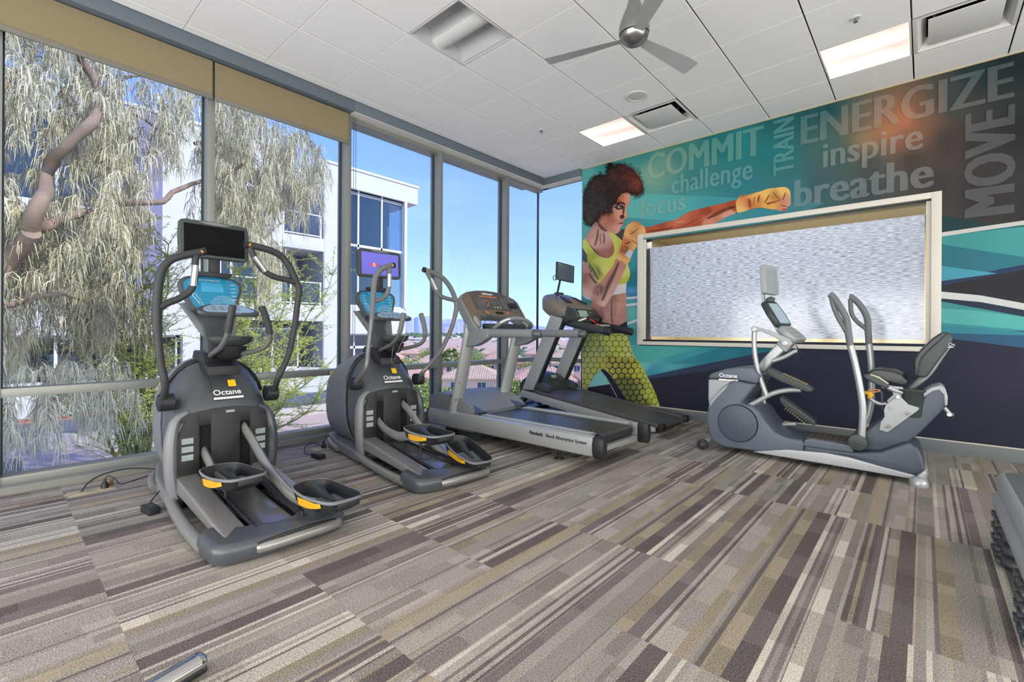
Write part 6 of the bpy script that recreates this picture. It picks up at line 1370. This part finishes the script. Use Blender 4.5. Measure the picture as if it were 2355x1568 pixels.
MB().tube([(-4.0, ya+.12, .26), (-4.25, ya+.16, .03)], .03, 8).build('lift_leg', M_gD, t); MB().tube([(-4.0, yb-.2, .26), (-4.2, yb-.2, .03)], .03, 8).build('lift_leg', M_gD, t)
MB().box(-2.40, -2.2, ya+.04, yb-.04, .0, .045).build('rear_foot', M_gD, t, bevel=.01)
pod = []
for x, hw, z0, z1, dz in ((-3.80, .20, 1.42, 1.56, 0), (-3.76, .30, 1.33, 1.60, 0), (-3.66, .37, 1.28, 1.60, 0), (-3.52, .40, 1.25, 1.53, 0), (-3.40, .405, 1.235, 1.46, 0), (-3.33, .39, 1.235, 1.41, 0)):
    pod.append(sup(x, hw, z0, z1, 3.2, 28, 5.12))
MB().loft(pod).build('console_pod', M_pod, t, smooth=45)
upn = Vector((-.085, 0, .19)).normalized(); Mq = frame_M((-3.262, 5.12, 1.235), (0, 1, 0), upn)
k = MB(); slab(k, Mq, rpoly([(-.37, .0), (.37, .0), (.39, .1), (.33, .2), (-.33, .2), (-.39, .1)], .03, 3), .10, .0); k.build('console_display_box', M_bez, t, bevel=.01)
k = MB(); slab(k, Mq, rpoly([(-.33, .02), (.34, .02), (.35, .1), (.30, .175), (-.32, .175)], .015, 3), .003, .003); k.build('display_overlay', mat('dark green console overlay', (54, 60, 58), .3), t)
k = MB(); slab(k, Mq, rrect(.20, .095, .004, -.02, .1), .003, .006); k.build('lcd_window', mat('pale lcd window', (150, 172, 160), .25, emit=.1), t)
k = MB()
for x in (-.19, -.165, .13, .155, .18):
    for y in (.06, .085, .12): k.obox(Mq @ Vector((x, y, .006)), .012, .01, .003, Mq.to_3x3())
o = k.build('console_keys', M_pale, t); o['kind'] = 'stuff'
for x, m_ in ((-.06, M_red), (.1, mat('lime key', (150, 190, 60), .5))):
    k = MB(); slab(k, Mq, [(x+.013*cos(a), .035+.009*sin(a)) for a in [2*pi*q/14 for q in range(14)]], .003, .006); k.build('round_key', m_, t)
k = MB(); slab(k, Mq, rrect(.035, .022, .003, -.2, .15), .002, .006); k.build('blue_key', M_blue, t)
Mu = frame_M((-3.60, 5.12, 1.57), (0, 1, 0), (-.42, 0, .28)) 
for x0_, x1_ in ((-.24, -.10), (-.06, .09), (.13, .26)):
    k = MB(); slab(k, frame_M((-3.47, 5.12, 1.505), (0, 1, 0), (-.5, 0, .28)), rpoly([(x0_, -.07), (x1_, -.07), (x1_*.7, .12), (x0_*.7, .12)], .03, 3), .012, .004 if x0_ > -.2 else .002); k.build('cup_recess' if abs(x0_) > .1 else 'magazine_rest', M_gD if abs(x0_) > .1 else M_pod, t, bevel=.004)
MB().box(-3.74, -3.66, 5.05, 5.17, 1.585, 1.625).build('top_clip', M_bez, t, bevel=.008)
MB().tube([(-3.78, 5.02, 1.40), (-3.62, 4.95, 1.56), (-3.50, 4.86, 1.76)], .014, 10).build('screen_post', M_bez, t, smooth=True)
Mv = frame_M((-3.44, 4.905, 1.855), (0, 1, 0), (.0, 0, 1)) @ Matrix.Rotation(radians(-2.5), 4, 'Z')
k = MB(); slab(k, Mv, rrect(.375, .225, .006), .03); k.build('screen_body', M_bez, t, bevel=.004)
k = MB(); slab(k, Mv, rrect(.345, .195, .002), .002, .0012); k.build('screen_glass', mat('blue grey switched-off screen', (70, 86, 98), .2), t)
MB().tube(smooth_path([(-3.47, 4.72, 1.80), (-3.48, 4.69, 1.79), (-3.48, 4.69, 1.75), (-3.47, 4.73, 1.745)], 4), .005, 6).build('screen_cable', M_gD, t, smooth=True)
gb_ = smooth_path([(-3.36, 4.90, 1.20), (-3.24, 4.97, 1.245), (-3.14, 5.06, 1.29), (-3.10, 5.16, 1.29), (-3.14, 5.26, 1.24), (-3.24, 5.33, 1.17)], 5)
MB().tube(gb_, .019, 12).build('grab_bar', M_gD, t, smooth=True); MB().tube([tuple(v) for v in gb_[3:8]], .0202, 12).build('pulse_sensor', M_alu2, t, smooth=True)
k = MB(); cs = smooth_path([AX(1358, 733, -3.08), AX(1364, 738, -3.05), AX(1370, 742, -3.03), AX(1378, 745, -3.0)], 16)
hx = [p + Vector((0, .007*cos(i*1.3), .007*sin(i*1.3))) for i, p in enumerate(cs)]
k.tube(hx, .0035, 5).build('red_coil_lead', mat('red coiled lead', (226, 26, 34), .35), t, smooth=True)
MB().box(-3.30, -3.05, 5.05, 5.35, 1.165, 1.19).build('centre_tray', M_t2, t, bevel=.005)
cable('safety_lead', [AX(1378, 745, -2.9), AX(1378, 775, -2.88), AX(1379, 790, -2.88), AX(1376, 803, -2.88)], .003, M_gD, parent=t)
MB().tube([tuple(AX(1378+5*cos(a), 806+6*sin(a), -2.88)) for a in [2*pi*q/12 for q in range(12)]], .0018, 6, closed=True).build('lead_clip', M_alu, t)
cable('power_lead', [AX(1275, 790, -3.75), AX(1270, 820, -3.75), AX(1268, 832, -3.74)], .0025, M_alu, parent=t)
k = MB().obox(AX(1265, 838, -3.74), .02, .03, .07, Matrix.Rotation(.25, 3, 'X')).build('power_adapter', M_pale, t, bevel=.003)
cable('power_lead', [AX(1262, 850, -3.74), AX(1258, 860, -3.74), AX(1253, 870, -3.9)], .0025, M_alu, parent=t)
text_mesh('HORIZON', .05, 'lettering', M_greyl, t, frame_M((-2.48, yb-.055, zt(-2.48)+.0012), (1, 0, -.13), (0, 1, 0)), extrude=.0004, sx=1.1)
k = cable('power_cable', [(-4.12, 4.72, .16), (-4.15, 4.66, .05), (-4.0, 4.60, .006), (-3.85, 4.55, .006), (-3.9, 4.7, .006), (-4.05, 4.85, .006)], .004, M_gD, 'black power cable looped on the carpet between the two treadmills', 'cable')
# ---------------------------------------------------------------- RECUMBENT ELLIPTICAL
M_rb = mat('slate blue grey shell', (84, 94, 106), .45, var=.03, bump=.05)
M_rb2 = mat('dark slate shell', (66, 76, 88), .45, var=.03)
M_rs = mat('light grey shell', (160, 164, 168), .42, var=.02)
M_rm = mat('pale metallic paint', (168, 172, 174), .35, .35, var=.02)
M_seat = mat('black seat vinyl', (36, 42, 44), .38, var=.05)
YN, YR = 4.45, 4.95; YC = 4.70
t = thing('recumbent_elliptical', 'grey seated elliptical trainer in front of the interior window', 'exercise machine', (-.75, YC, 0))
def R2(x, y, Y=YN): p = AY(1560+x/2.8, 580+y/2.8, Y); return (p.x, p.z)
def rprism(name, m, pts, y0, y1, bevel=.012, Yp=YN, rr=0, smooth=False):
    q = [R2(x, y, Yp) for x, y in pts]
    if rr: q = rpoly(q, rr, 3)
    return MB().prism(q, 'Y', y0, y1).build(name, m, t, bevel=bevel, seg=3)
rprism('front_shell', M_rs, [(184, 818), (352, 824), (290, 872), (216, 952), (190, 1002), (182, 940)], YN+.03, YR-.03, .02)
rprism('top_cover', M_rb, [(183, 812), (200, 784), (290, 752), (400, 740), (478, 742), (524, 800), (500, 850), (352, 820)], YN+.02, YR-.02, .018)
rprism('main_shell', M_rb, [(352, 824), (500, 852), (402, 972), (470, 988), (520, 1030), (560, 1090), (620, 1160), (700, 1196), (800, 1212), (806, 1240), (800, 1292), (520, 1284), (300, 1256), (216, 1215), (190, 1140), (178, 1060), (190, 1002), (216, 952), (290, 872)], YN, YR-.02, .02)
rprism('bright_band', M_pale, [(214, 948), (286, 874), (330, 846), (300, 884), (236, 950), (196, 1004)], YN-.003, YN+.02, .002)
c0 = R2(382, 1100); rr_ = abs(R2(512, 1100)[0]-c0[0])
MB().cyl((c0[0], YN-.008, c0[1]), (c0[0], YN+.01, c0[1]), rr_*1.02, n=48).build('disc_groove', M_pit, t)
MB().cyl((c0[0], YN-.016, c0[1]), (c0[0], YN+.012, c0[1]), rr_*.985, n=48).build('flywheel_disc', M_rb2, t, bevel=.004)
MB().cyl((c0[0], YN-.018, c0[1]), (c0[0], YN-.01, c0[1]), .006, n=10).build('disc_screw', M_gD, t)
rprism('rear_base', M_rb2, [(800, 1292), (806, 1245), (1120, 1290), (1300, 1290), (1480, 1226), (1545, 1268), (1572, 1330), (1592, 1410), (1560, 1432), (1530, 1442), (1300, 1388), (1100, 1322)], YN+.02, YR-.06, .02)
rprism('bottom_skirt', M_rm, [(480, 1283), (700, 1270), (950, 1292), (1100, 1320), (1320, 1384), (1520, 1436), (1536, 1452), (1500, 1458), (1000, 1372), (520, 1292)], YN-.004, YN+.05, .004)
rprism('bottom_skirt', M_rm, [(480, 1283), (700, 1270), (950, 1292), (1100, 1320), (1320, 1384), (1520, 1436), (1536, 1452), (1500, 1458), (1000, 1372), (520, 1292)], YR-.07, YR-.03, .004)
rprism('step_surround', M_rb, [(798, 1246), (812, 1208), (850, 1200), (1118, 1246), (1124, 1292), (806, 1248)], YN+.012, YN+.34, .006)
a_, b_ = R2(820, 1206), R2(1110, 1246)
for i in range(7):
    for j in range(4):
        x = a_[0] + (b_[0]-a_[0])*(i+.5)/7; z = a_[1] + (b_[1]-a_[1])*(i+.5)/7
        MB().obox((x, YN+.06+.072*j, z+.012), abs(b_[0]-a_[0])/7*.93, .067, .012, Matrix.Rotation(.02, 3, 'Y')).build('tread_pad', mat('brown black tread rubber', (74, 68, 62), .85), t, bevel=.002)
rprism('seat_rail_housing', M_rb2, [(1110, 1185), (1190, 1170), (1290, 1095), (1400, 1000), (1560, 984), (1600, 900), (1680, 866), (1716, 880), (1736, 930), (1736, 980), (1690, 1040), (1560, 1172), (1482, 1232), (1300, 1292), (1140, 1286), (1100, 1240)], YN+.08, YR-.14, .025)
rprism('rail_cap', M_rs, [(1580, 905), (1640, 872), (1690, 862), (1722, 884), (1738, 935), (1736, 990), (1718, 1000), (1712, 925), (1680, 892), (1640, 900), (1580, 940)], YN+.07, YR-.13, .006)
rprism('side_plate', M_rs, [(1335, 985), (1420, 925), (1480, 985), (1552, 1008), (1545, 1022), (1345, 1166), (1292, 1150), (1300, 1100), (1325, 1065), (1320, 1020)], YN+.05, YN+.075, .003)
for x, y in ((1483, 1036), (1470, 1042), (1357, 1120), (1345, 1128), (1376, 1000), (1415, 930)):
    p = R2(x, y, YN+.05); MB().cyl((p[0], YN+.046, p[1]), (p[0], YN+.035, p[1]), .012 if x not in (1470, 1345) else .007, n=14).build('bolt', M_chrome, t)
rprism('seat_bracket', M_rs, [(1345, 1010), (1340, 960), (1380, 925), (1370, 890), (1300, 880), (1310, 860), (1440, 875), (1480, 950), (1460, 1000), (1390, 1020)], YN+.09, YN+.12, .004)
rprism('adjuster_strut', M_gD, [(1292, 905), (1312, 905), (1318, 1030), (1300, 1030)], YN+.12, YN+.15, .003)
p = [AY(1560+x/2.8, 580+y/2.8, YN+.13) for x, y in ((1345, 975), (1300, 975), (1262, 960), (1235, 940))]
MB().tube(smooth_path(p, 4), .014, 10).build('seat_lever', M_rm, t, smooth=True)
rprism('yellow_lever_tip', M_yel, [(1178, 902), (1240, 905), (1252, 930), (1232, 955), (1205, 946), (1212, 928), (1182, 918)], YN+.10, YN+.15, .008)
MB().tube([AY(1560+(1262+38*cos(a))/2.8, 580+(891+8*sin(a))/2.8, YN+.14) for a in [2*pi*q/20 for q in range(20)]], .005, 8, closed=True).build('amber_ring', mat('amber plastic ring', (208, 150, 90), .4), t, smooth=True)
# seat
rprism('seat_cushion', M_seat, [(1205, 782), (1235, 765), (1280, 758), (1380, 772), (1440, 795), (1474, 838), (1470, 862), (1440, 872), (1380, 856), (1270, 836), (1215, 820)], YN+.14, YR-.02, .028)
rprism('cushion_top', mat('grey seat fabric', (110, 112, 110), .6), [(1225, 774), (1280, 758), (1380, 772), (1440, 797), (1468, 832), (1420, 805), (1330, 785), (1240, 780)], YN+.2, YR-.08, .006)
for y0_, y1_, nm in ((YN+.07, YN+.125, 'near'), (YR-.0, YR+.05, 'far')):
    rprism('arm_grip', M_bez, [(1178, 800), (1190, 788), (1225, 786), (1290, 820), (1352, 856), (1355, 876), (1330, 884), (1270, 856), (1195, 820)], y0_, y1_, .014)
    rprism('grip_stripe', M_cap, [(1232, 787), (1290, 808), (1350, 850), (1348, 856), (1285, 816), (1228, 793)], y0_-.001, y1_+.001, .002)
    p = [AY(1560+x/2.8, 580+y/2.8, (y0_+y1_)/2) for x, y in ((1350, 868), (1400, 890), (1460, 905))]
    MB().tube(p, .02, 12).build('arm_tube', M_rm, t, smooth=True)
    ym = (y0_+y1_)/2 + .01; cx_, cz = R2(1515, 940, ym)
    MB().loft([[(cx_+.075*r_*cos(a)*sx_, ym+.05*r_*sin(a), cz+dz) for a in [2*pi*q/24 for q in range(24)]] for r_, dz, sx_ in ((.72, -.14, 1), (.82, -.13, 1), (.95, .045, 1.1), (1.12, .055, 1.15), (1.12, .065, 1.15), (.95, .062, 1.1), (.75, -.1, 1))]).build('cup_holder', M_bez, t, smooth=50)
    MB().tube([AY(1560+1420/2.8, 580+880/2.8, ym), AY(1560+1470/2.8, 580+895/2.8, ym)], .018, 8).build('cup_neck', M_bez, t)
p = [AY(1560+x/2.8, 580+y/2.8, YC+.03) for x, y in ((1470, 900), (1530, 850), (1610, 780), (1680, 680), (1735, 600))]
MB().tube(smooth_path(p, 4), .035, 12, sq=(1.3, .6)).build('backrest_post', M_rm, t, smooth=True)
bp = [(1522, 690), (1560, 640), (1640, 560), (1700, 518), (1742, 514), (1770, 535), (1772, 570), (1740, 625), (1690, 690), (1610, 800), (1590, 815), (1530, 808), (1518, 780)]
rprism('backrest_shell', M_bez, bp, YN+.10, YR-.0, .03)
rprism('backrest_pad', M_seat, [(1518, 700), (1556, 635), (1640, 556), (1700, 516), (1735, 512), (1715, 545), (1640, 610), (1570, 680), (1552, 720), (1540, 800), (1520, 795)], YN+.07, YN+.1 + .42, .02)
Mb = frame_M(AY(1560+1737/2.8, 580+602/2.8, YN+.097), (1, 0, 0), (0, 0, 1)); text_mesh('Oc', .03, 'lettering', M_logo, t, Mb, extrude=.001); k = MB(); slab(k, Mb, [(-.002, -.012), (.03, -.012), (.028, -.006), (-.002, -.006)], .001, .001); k.build('logo_bar', M_logo, t)
Mr = frame_M(AY(1560+262/2.8, 580+802/2.8, YN+.017), (1, 0, 0), (0, 0, 1)); logo_octane(t, Mr, .165)
p = R2(1740, 1010); q = R2(1752, 1045)
MB().tube([AY(1560+1712/2.8, 580+1000/2.8, YN+.2), AY(1560+1752/2.8, 580+1045/2.8, YN+.2)], .014, 10).tube([AY(1560+1745/2.8, 580+1045/2.8, YN+.15), AY(1560+1760/2.8, 580+1045/2.8, YN+.25)], .014, 12).build('lift_handle', M_rm, t, smooth=40)
# foot, wheel
p = R2(1548, 1498)
for y in (YN-.02, YR-.1):
    MB().loft([[(p[0]+r_*cos(a), y+r_*sin(a), z) for a in [2*pi*q/24 for q in range(24)]] for r_, z in ((.052, .0), (.056, .01), (.052, .04), (.038, .062), (.015, .07))]).build('rear_foot', M_rm, t, smooth=50)
rprism('rear_foot_arm', M_rm, [(1530, 1440), (1560, 1420), (1590, 1395), (1600, 1425), (1592, 1465), (1560, 1478), (1528, 1462)], YN-.02, YR-.08, .012)
w_ = R2(160, 1232)
for y in (YN-.02, YR-.02):
    MB().cyl((w_[0], y-.018, .048), (w_[0], y+.018, .048), .048, n=24).build('front_wheel', M_gD, t, bevel=.006); MB().cyl((w_[0], y-.021, .048), (w_[0], y-.017, .048), .014, n=12).build('wheel_hub', M_chrome, t)
MB().tube([(w_[0], YN-.02, .05), (w_[0]+.02, YN+.1, .075), (w_[0]+.12, YN+.2, .1)], .025, 10).tube([(w_[0], YR-.02, .05), (w_[0]+.12, YR-.1, .1)], .025, 10).build('front_stabiliser', M_rm, t, smooth=40)
# mast and console
rprism('mast', M_rm, [(520, 738), (560, 770), (620, 700), (745, 585), (748, 560), (700, 540), (640, 590), (540, 700)], YC-.06, YC+.06, .012, Yp=YC)
rprism('mast_collar', M_rs, [(640, 590), (700, 645), (755, 580), (735, 535), (690, 535)], YC-.07, YC+.07, .012, Yp=YC)
rprism('console_arm', M_rm, [(565, 376), (600, 350), (640, 470), (700, 560), (740, 590), (690, 560), (640, 510), (600, 440)], YC-.05, YC+.05, .01, Yp=YC)
def side_frame(px, py, X_up, wdt):      # a panel facing back towards the seat
    c_ = AY(1560+px/2.8, 580+py/2.8, YC); return frame_M(c_, (.17, .98, 0), X_up)
Mk = side_frame(645, 390, (-.42, .1, .72), 0)
k = MB(); slab(k, Mk, rpoly([(-.13, -.13), (.13, -.13), (.15, 0), (.12, .13), (-.12, .13), (-.15, 0)], .03, 3), .05); k.build('console_upper', M_bez, t, bevel=.012)
k = MB(); slab(k, Mk, rpoly([(-.1, -.11), (.1, -.11), (.11, 0), (.09, .1), (-.09, .1)], .01, 3), .003, .003); k.build('console_screen', mat('pale console screen', (160, 180, 196), .2, emit=.1), t)
Ml_ = side_frame(740, 510, (-.55, .1, .50), 0)
k = MB(); slab(k, Ml_, rpoly([(-.12, -.10), (.12, -.10), (.15, 0), (.11, .09), (-.11, .09), (-.15, 0)], .03, 3), .05); k.build('console_keypad', M_rs, t, bevel=.012)
k = MB()
for i in range(3):
    for j in range(3): k.obox(Ml_ @ Vector((-.07+.06*i, -.06+.045*j, .002)), .03, .018, .003, Ml_.to_3x3())
k.build('keypad_buttons', M_pale, t)['kind'] = 'stuff'
rprism('tv_post', M_rm, [(536, 150), (552, 130), (556, 300), (585, 380), (575, 400), (552, 360), (540, 290)], YC-.03, YC+.03, .008, Yp=YC)
Mt = frame_M(AY(1560+602/2.8, 580+180/2.8, YC), (.20, .98, .0), (-.10, .0, 1))
k = MB(); slab(k, Mt, rpoly([(-.13, -.125), (.12, -.13), (.135, 0), (.125, .13), (0, .14), (-.12, .13), (-.135, 0)], .02, 3), .045); k.build('tv_body', M_rs, t, bevel=.01)
k = MB(); slab(k, Mt, rrect(.205, .20, .003, .0, -.0), .003, .002); k.build('tv_screen', mat('grey switched-off screen', (148, 158, 158), .25), t)
rprism('tv_clip', M_bez, [(565, 300), (600, 285), (620, 295), (615, 318), (575, 325)], YC-.03, YC+.03, .004, Yp=YC)
# linkages (near side and far side)
def rtube(name, pts, r, m, Y, sq=None, k_=4, smooth_=True): return MB().tube(smooth_path([AY(1560+x/2.8, 580+y/2.8, Y) for x, y in pts], k_), r, 12, sq=sq).build(name, m, t, smooth=True)
for Y, dx, dy in ((YN+.07, 0, 0), (YR-.12, 30, 20)):
    o_ = lambda L_: [(x+dx, y+dy) for x, y in L_]
    if Y < 4.6:
        rtube('rocker_link', [(490, 500), (488, 590), (500, 700), (535, 830), (570, 925)], .021, M_rm, Y)
        rtube('crank_link', [(392, 1015), (480, 975), (600, 912), (700, 888), (790, 886)], .021, M_rm, Y)
        p = AY(1560+392/2.8, 580+1015/2.8, Y); MB().cyl((p.x, Y-.035, p.z), (p.x, Y+.03, p.z), .03, n=20).build('crank_joint', M_rs, t, bevel=.005)
        rprism('curved_arm_plate', M_rs, [(485, 478), (515, 485), (620, 520), (712, 560), (728, 590), (700, 612), (668, 600), (620, 550), (520, 508), (480, 512)], Y-.02, Y+.01, .006)
        for x, y in ((492, 495), (690, 585)):
            p = AY(1560+x/2.8, 580+y/2.8, Y); MB().cyl((p.x, Y-.034, p.z), (p.x, Y+.02, p.z), .026, n=20).build('pivot_cap', M_rm, t, bevel=.005)
        rtube('hand_grip_bar', [(608, 700), (680, 675), (745, 640), (766, 636)], .017, M_rm, Y)
    else:
        rtube('rocker_link', [(545, 760), (548, 900), (560, 1020), (590, 1110)], .018, M_rm, Y)
        rtube('crank_link', [(480, 1080), (590, 1118), (680, 1108), (760, 1104)], .018, M_rm, Y)
def rpedal(pts, y0, y1):
    rprism('foot_pedal', M_bez, pts, y0, y1, .01)
    (x0, y0_), (x1, y1_) = pts[1], pts[2]
    for i in range(9):
        f = .35 + .6*i/9; x, y = x0+(x1-x0)*f, y0_+(y1_-y0_)*f; p = AY(1560+x/2.8, 580+(y+10)/2.8, y0)
        MB().obox((p.x, (y0+y1)/2, p.z+.012), .012, (y1-y0)*.8, .012, Matrix.Rotation(.5, 3, 'Y')).build('pedal_rib', mat('tan pedal rubber', (150, 136, 112), .8), t)
rpedal([(565, 752), (580, 745), (850, 868), (866, 885), (860, 900), (820, 900), (650, 830), (575, 790)], YN-.0, YN+.11)
rpedal([(595, 960), (610, 950), (835, 1115), (848, 1140), (835, 1152), (790, 1135), (640, 1035), (600, 990)], YR-.2, YR-.09)
# swing arms
for Y, lo_, up_, inn in ((YN+.0, [(1180, 1195), (1188, 1010), (1168, 860), (1135, 700), (1108, 600)], [(1108, 605), (1095, 520), (1082, 430), (1040, 350), (1000, 290), (975, 270)], [(985, 290), (1000, 350), (1030, 420), (1070, 490), (1092, 530)]),
                         (YR, [(1205, 1110), (1240, 980), (1246, 800), (1238, 680), (1228, 590)], [(1228, 595), (1222, 510), (1215, 420), (1170, 340), (1120, 292), (1102, 286)], [(1108, 300), (1115, 390), (1150, 445), (1205, 490), (1222, 515)])):
    rtube('swing_arm', lo_, .024, M_rm, Y); rtube('arm_hand_grip', up_, .024, M_grip2, Y); rtube('arm_inner_grip', inn, .017, M_grip2, Y)
p = R2(1157, 1222); MB().cyl((p[0], YN-.03, p[1]), (p[0], YN+.09, p[1]), .06, n=28).cyl((p[0], YN-.036, p[1]), (p[0], YN-.03, p[1]), .014, n=14).build('arm_pivot', M_bez, t, bevel=.012)
MB().tube([AY(1560+1205/2.8, 580+1110/2.8, YR-.02), (p[0]+.02, YR-.05, .28)], .026, 10).build('far_arm_socket', M_cap, t)
for i in range(2):
    cable('earphone_lead', [AY(1560+x/2.8, 580+y/2.8, YC-.05) for x, y in ((755, 595+i*4), (772, 625-i*6), (782-i*20, 650), (785-i*28, 660+i*18))], .0025, M_gD, parent=t)
# ---------------------------------------------------------------- STEP PLATFORMS at the right edge
M_deck = mat('grey step platform plastic', (150, 154, 156), .4, var=.03)
M_deckt = mat('dark textured step mat', (98, 100, 106), .55, var=.1, nscale=200, bump=.5, bscale=500)
M_ris = mat('charcoal riser plastic', (70, 72, 75), .42, var=.04)
sx0, sx1, sy0, sy1 = .262, .68, 2.30, 3.44
def plat(z0, z1, g, nm, dx):
    t = thing('step_platform', nm, 'step platform', ((sx0+sx1)/2, (sy0+sy1)/2, z0), 'stacked step platforms')
    ring = rpoly([(sx0+dx, sy0), (sx1+dx, sy0), (sx1+dx, sy1), (sx0+dx, sy1)], .06, 5); cx_, cy_ = (sx0+sx1)/2+dx, (sy0+sy1)/2
    def sc(i, z): return [(cx_+(x-cx_)*(1-i/.2), cy_+(y-cy_)*(1-i/.55), z) for x, y in ring]
    MB().loft([sc(.005, z0), sc(0, z0+.01), sc(.0, z1-.03), sc(.014, z1-.006), sc(.02, z1), sc(.04, z1+.001)]).build('deck_body', M_deck, t, smooth=40)
    MB().loft([sc(.028, z1-.004), sc(.03, z1+.003), sc(.035, z1+.004)]).build('deck_mat', M_deckt, t, smooth=30)
def riser(yc, z0, lab):
    t = thing('step_riser', lab, 'step riser', (sx0+.2, yc, z0), 'ribbed risers under the step platforms')
    for q in range(1):
        ring = rpoly([(sx0+.005, yc-.15), (sx1-.01, yc-.15), (sx1-.01, yc+.15), (sx0+.005, yc+.15)], .07, 5); cx_, cy_ = (sx0+sx1)/2, yc
        def sc(i, z): return [(cx_+(x-cx_)*(1-i/.2), cy_+(y-cy_)*(1-i/.15), z) for x, y in ring]
        MB().loft([sc(.02, z0), sc(.004, z0+.012), sc(0, z0+.026), sc(.006, z0+.04), sc(.022, z0+.052), sc(.03, z0+.056)]).build('riser_body', M_ris, t, smooth=60)
        for k_ in range(3):
            y = yc-.09+.09*k_; MB().loft([[(sx0+.005-.012*f, y+.03*cos(a), z0+.026+.014*sin(a)) for a in [2*pi*i/14 for i in range(14)]] for f in (-.5, .5, .8)]).build('foot_bulge', M_gA, t, smooth=60)
for yc, w in ((3.26, 'far'), (2.48, 'near')):
    for i in range(4): riser(yc, .056*i, 'charcoal ribbed riser, %s of the %s stack under the step platforms' % (['bottom one', 'second from the floor', 'third from the floor', 'topmost'][i], w))
plat(.226, .305, 0, 'lower grey step platform of the stacked pair at the right edge', .0)
plat(.309, .395, 0, 'upper grey step platform with dark mat at the right edge', .012)
# ---------------------------------------------------------------- tube foot at lower left
t = thing('stabiliser_foot', 'silver tube foot with black rubber end poking in at the lower left edge', 'equipment foot', (-1.70, .42, 0))
dv = Vector((.25, -1, 0)).normalized(); p0 = Vector((-1.715, .452, .042))
MB().tube([p0 + dv*.02, p0 + dv*.5], .03, 18, sq=(1.15, .8)).build('oval_tube', M_chrome, t, smooth=50)
MB().tube([p0 - dv*.008, p0, p0 + dv*.012, p0 + dv*.02], [.012, .026, .031, .031], 18, sq=(1.15, .8)).build('tube_end', M_chrome, t, smooth=50)
MB().tube([p0 + Vector((0, 0, -.022)) + dv*.0, p0 + Vector((0, 0, -.022)) + dv*.1], .02, 14, sq=(1.4, .95)).build('rubber_shoe', M_gD, t, smooth=50)
# ---------------------------------------------------------------- floor outlet, bricks and leads
M_brass = mat('aged brass plate', (178, 166, 140), .45, .2, var=.05)
t = thing('floor_outlet', 'brass floor outlet plate with a black plug by the left window sill', 'floor outlet', (-4.18, .45, 0))
MB().box(-4.245, -4.118, .335, .575, 0, .006).build('cover_plate', M_brass, t, bevel=.002)
MB().box(-4.225, -4.14, .36, .44, .006, .0085).build('flap', M_brass, t, bevel=.001); MB().box(-4.225, -4.14, .48, .56, .006, .0085).build('flap', M_brass, t, bevel=.001)
MB().box(-4.20, -4.19, .395, .415, .0085, .0095).build('cable_slot', M_pit, t)
MB().loft([[(-4.18+r_*cos(a), .52+r_*sin(a)*.8, z) for a in [2*pi*q/14 for q in range(14)]] for r_, z in ((.028, .0085), (.027, .025), (.018, .045), (.009, .055), (.007, .07))]).build('plug', M_gD, t, smooth=50)
MB().box(-4.21, -4.205, .545, .57, .0085, .05).build('raised_flap', mat('dull bronze', (120, 100, 60), .4, .6), t, bevel=.001)
cable('power_cable', [(-4.195, .405, .008), (-4.22, .44, .05), (-4.25, .52, .085), (-4.27, .66, .09), (-4.25, .80, .06), (-4.2, .86, .03)], .0045, M_gD, 'black power cable arching from the floor outlet to the nearest elliptical machine', 'cable')
cable('power_cable', [(-4.18, .52, .07), (-4.18, .54, .085), (-4.16, .57, .06), (-4.15, .60, .02), (-4.17, .66, .02), (-4.20, .76, .03), (-4.2, .85, .03)], .004, M_gD, 'thin black power cable running from the black plug to the nearest elliptical machine', 'cable')
def brick(c, rz, lab):
    t = thing('power_adapter', lab, 'power adapter', c); R = Matrix.Rotation(rz, 3, 'Z')
    MB().obox((c[0], c[1], .021), .13, .06, .04, R).build('adapter_case', M_gD, t, bevel=.005); MB().obox((c[0], c[1], .0415), .07, .035, .001, R).build('rating_label', M_bez, t)
brick((-3.44, .635, 0), .15, 'black power adapter on the carpet left of the nearest elliptical machine')
brick((-3.86, 1.86, 0), .1, 'black power adapter on the carpet left of the elliptical machine with the violet screen')
cable('power_cable', [(-3.50, .64, .02), (-3.58, .66, .02), (-3.62, .70, .05), (-3.66, .76, .10)], .004, M_gD, 'black power cable from the adapter into the nearest elliptical machine base', 'cable')
cable('power_cable', [(-3.92, 1.85, .02), (-4.05, 1.84, .01), (-4.2, 1.9, .03), (-4.22, 1.98, .05), (-4.15, 2.02, .03), (-4.1, 2.05, .01)], .004, M_gD, 'black power cable curling from the adapter to the floor plug by the second window', 'cable')
t = thing('floor_outlet', 'small brass floor outlet with black plug left of the elliptical machine with the violet screen', 'floor outlet', (-4.15, 2.06, 0))
MB().box(-4.20, -4.09, 1.95, 2.16, 0, .006).build('cover_plate', M_brass, t, bevel=.002)
MB().loft([[(-4.15+r_*cos(a), 2.05+r_*sin(a)*.8, z) for a in [2*pi*q/14 for q in range(14)]] for r_, z in ((.026, .006), (.025, .025), (.017, .045), (.008, .075))]).build('plug', M_gD, t, smooth=50)
MB().tube([(-4.12, 2.11+.0, .03+.0)] + [(-4.12+.0, 2.11+.02*cos(a), .03+.022*sin(a)) for a in [2*pi*q/12 for q in range(12)]], .004, 6).build('brass_ring', mat('brass ring', (190, 160, 90), .3, .8), t)
cable('power_cable', [(-2.95, 1.33, .006), (-2.85, 1.42, .006), (-2.72, 1.43, .006), (-2.62, 1.38, .01)], .006, M_sil, 'grey cable curving on the carpet beside the nearest elliptical machine', 'cable')
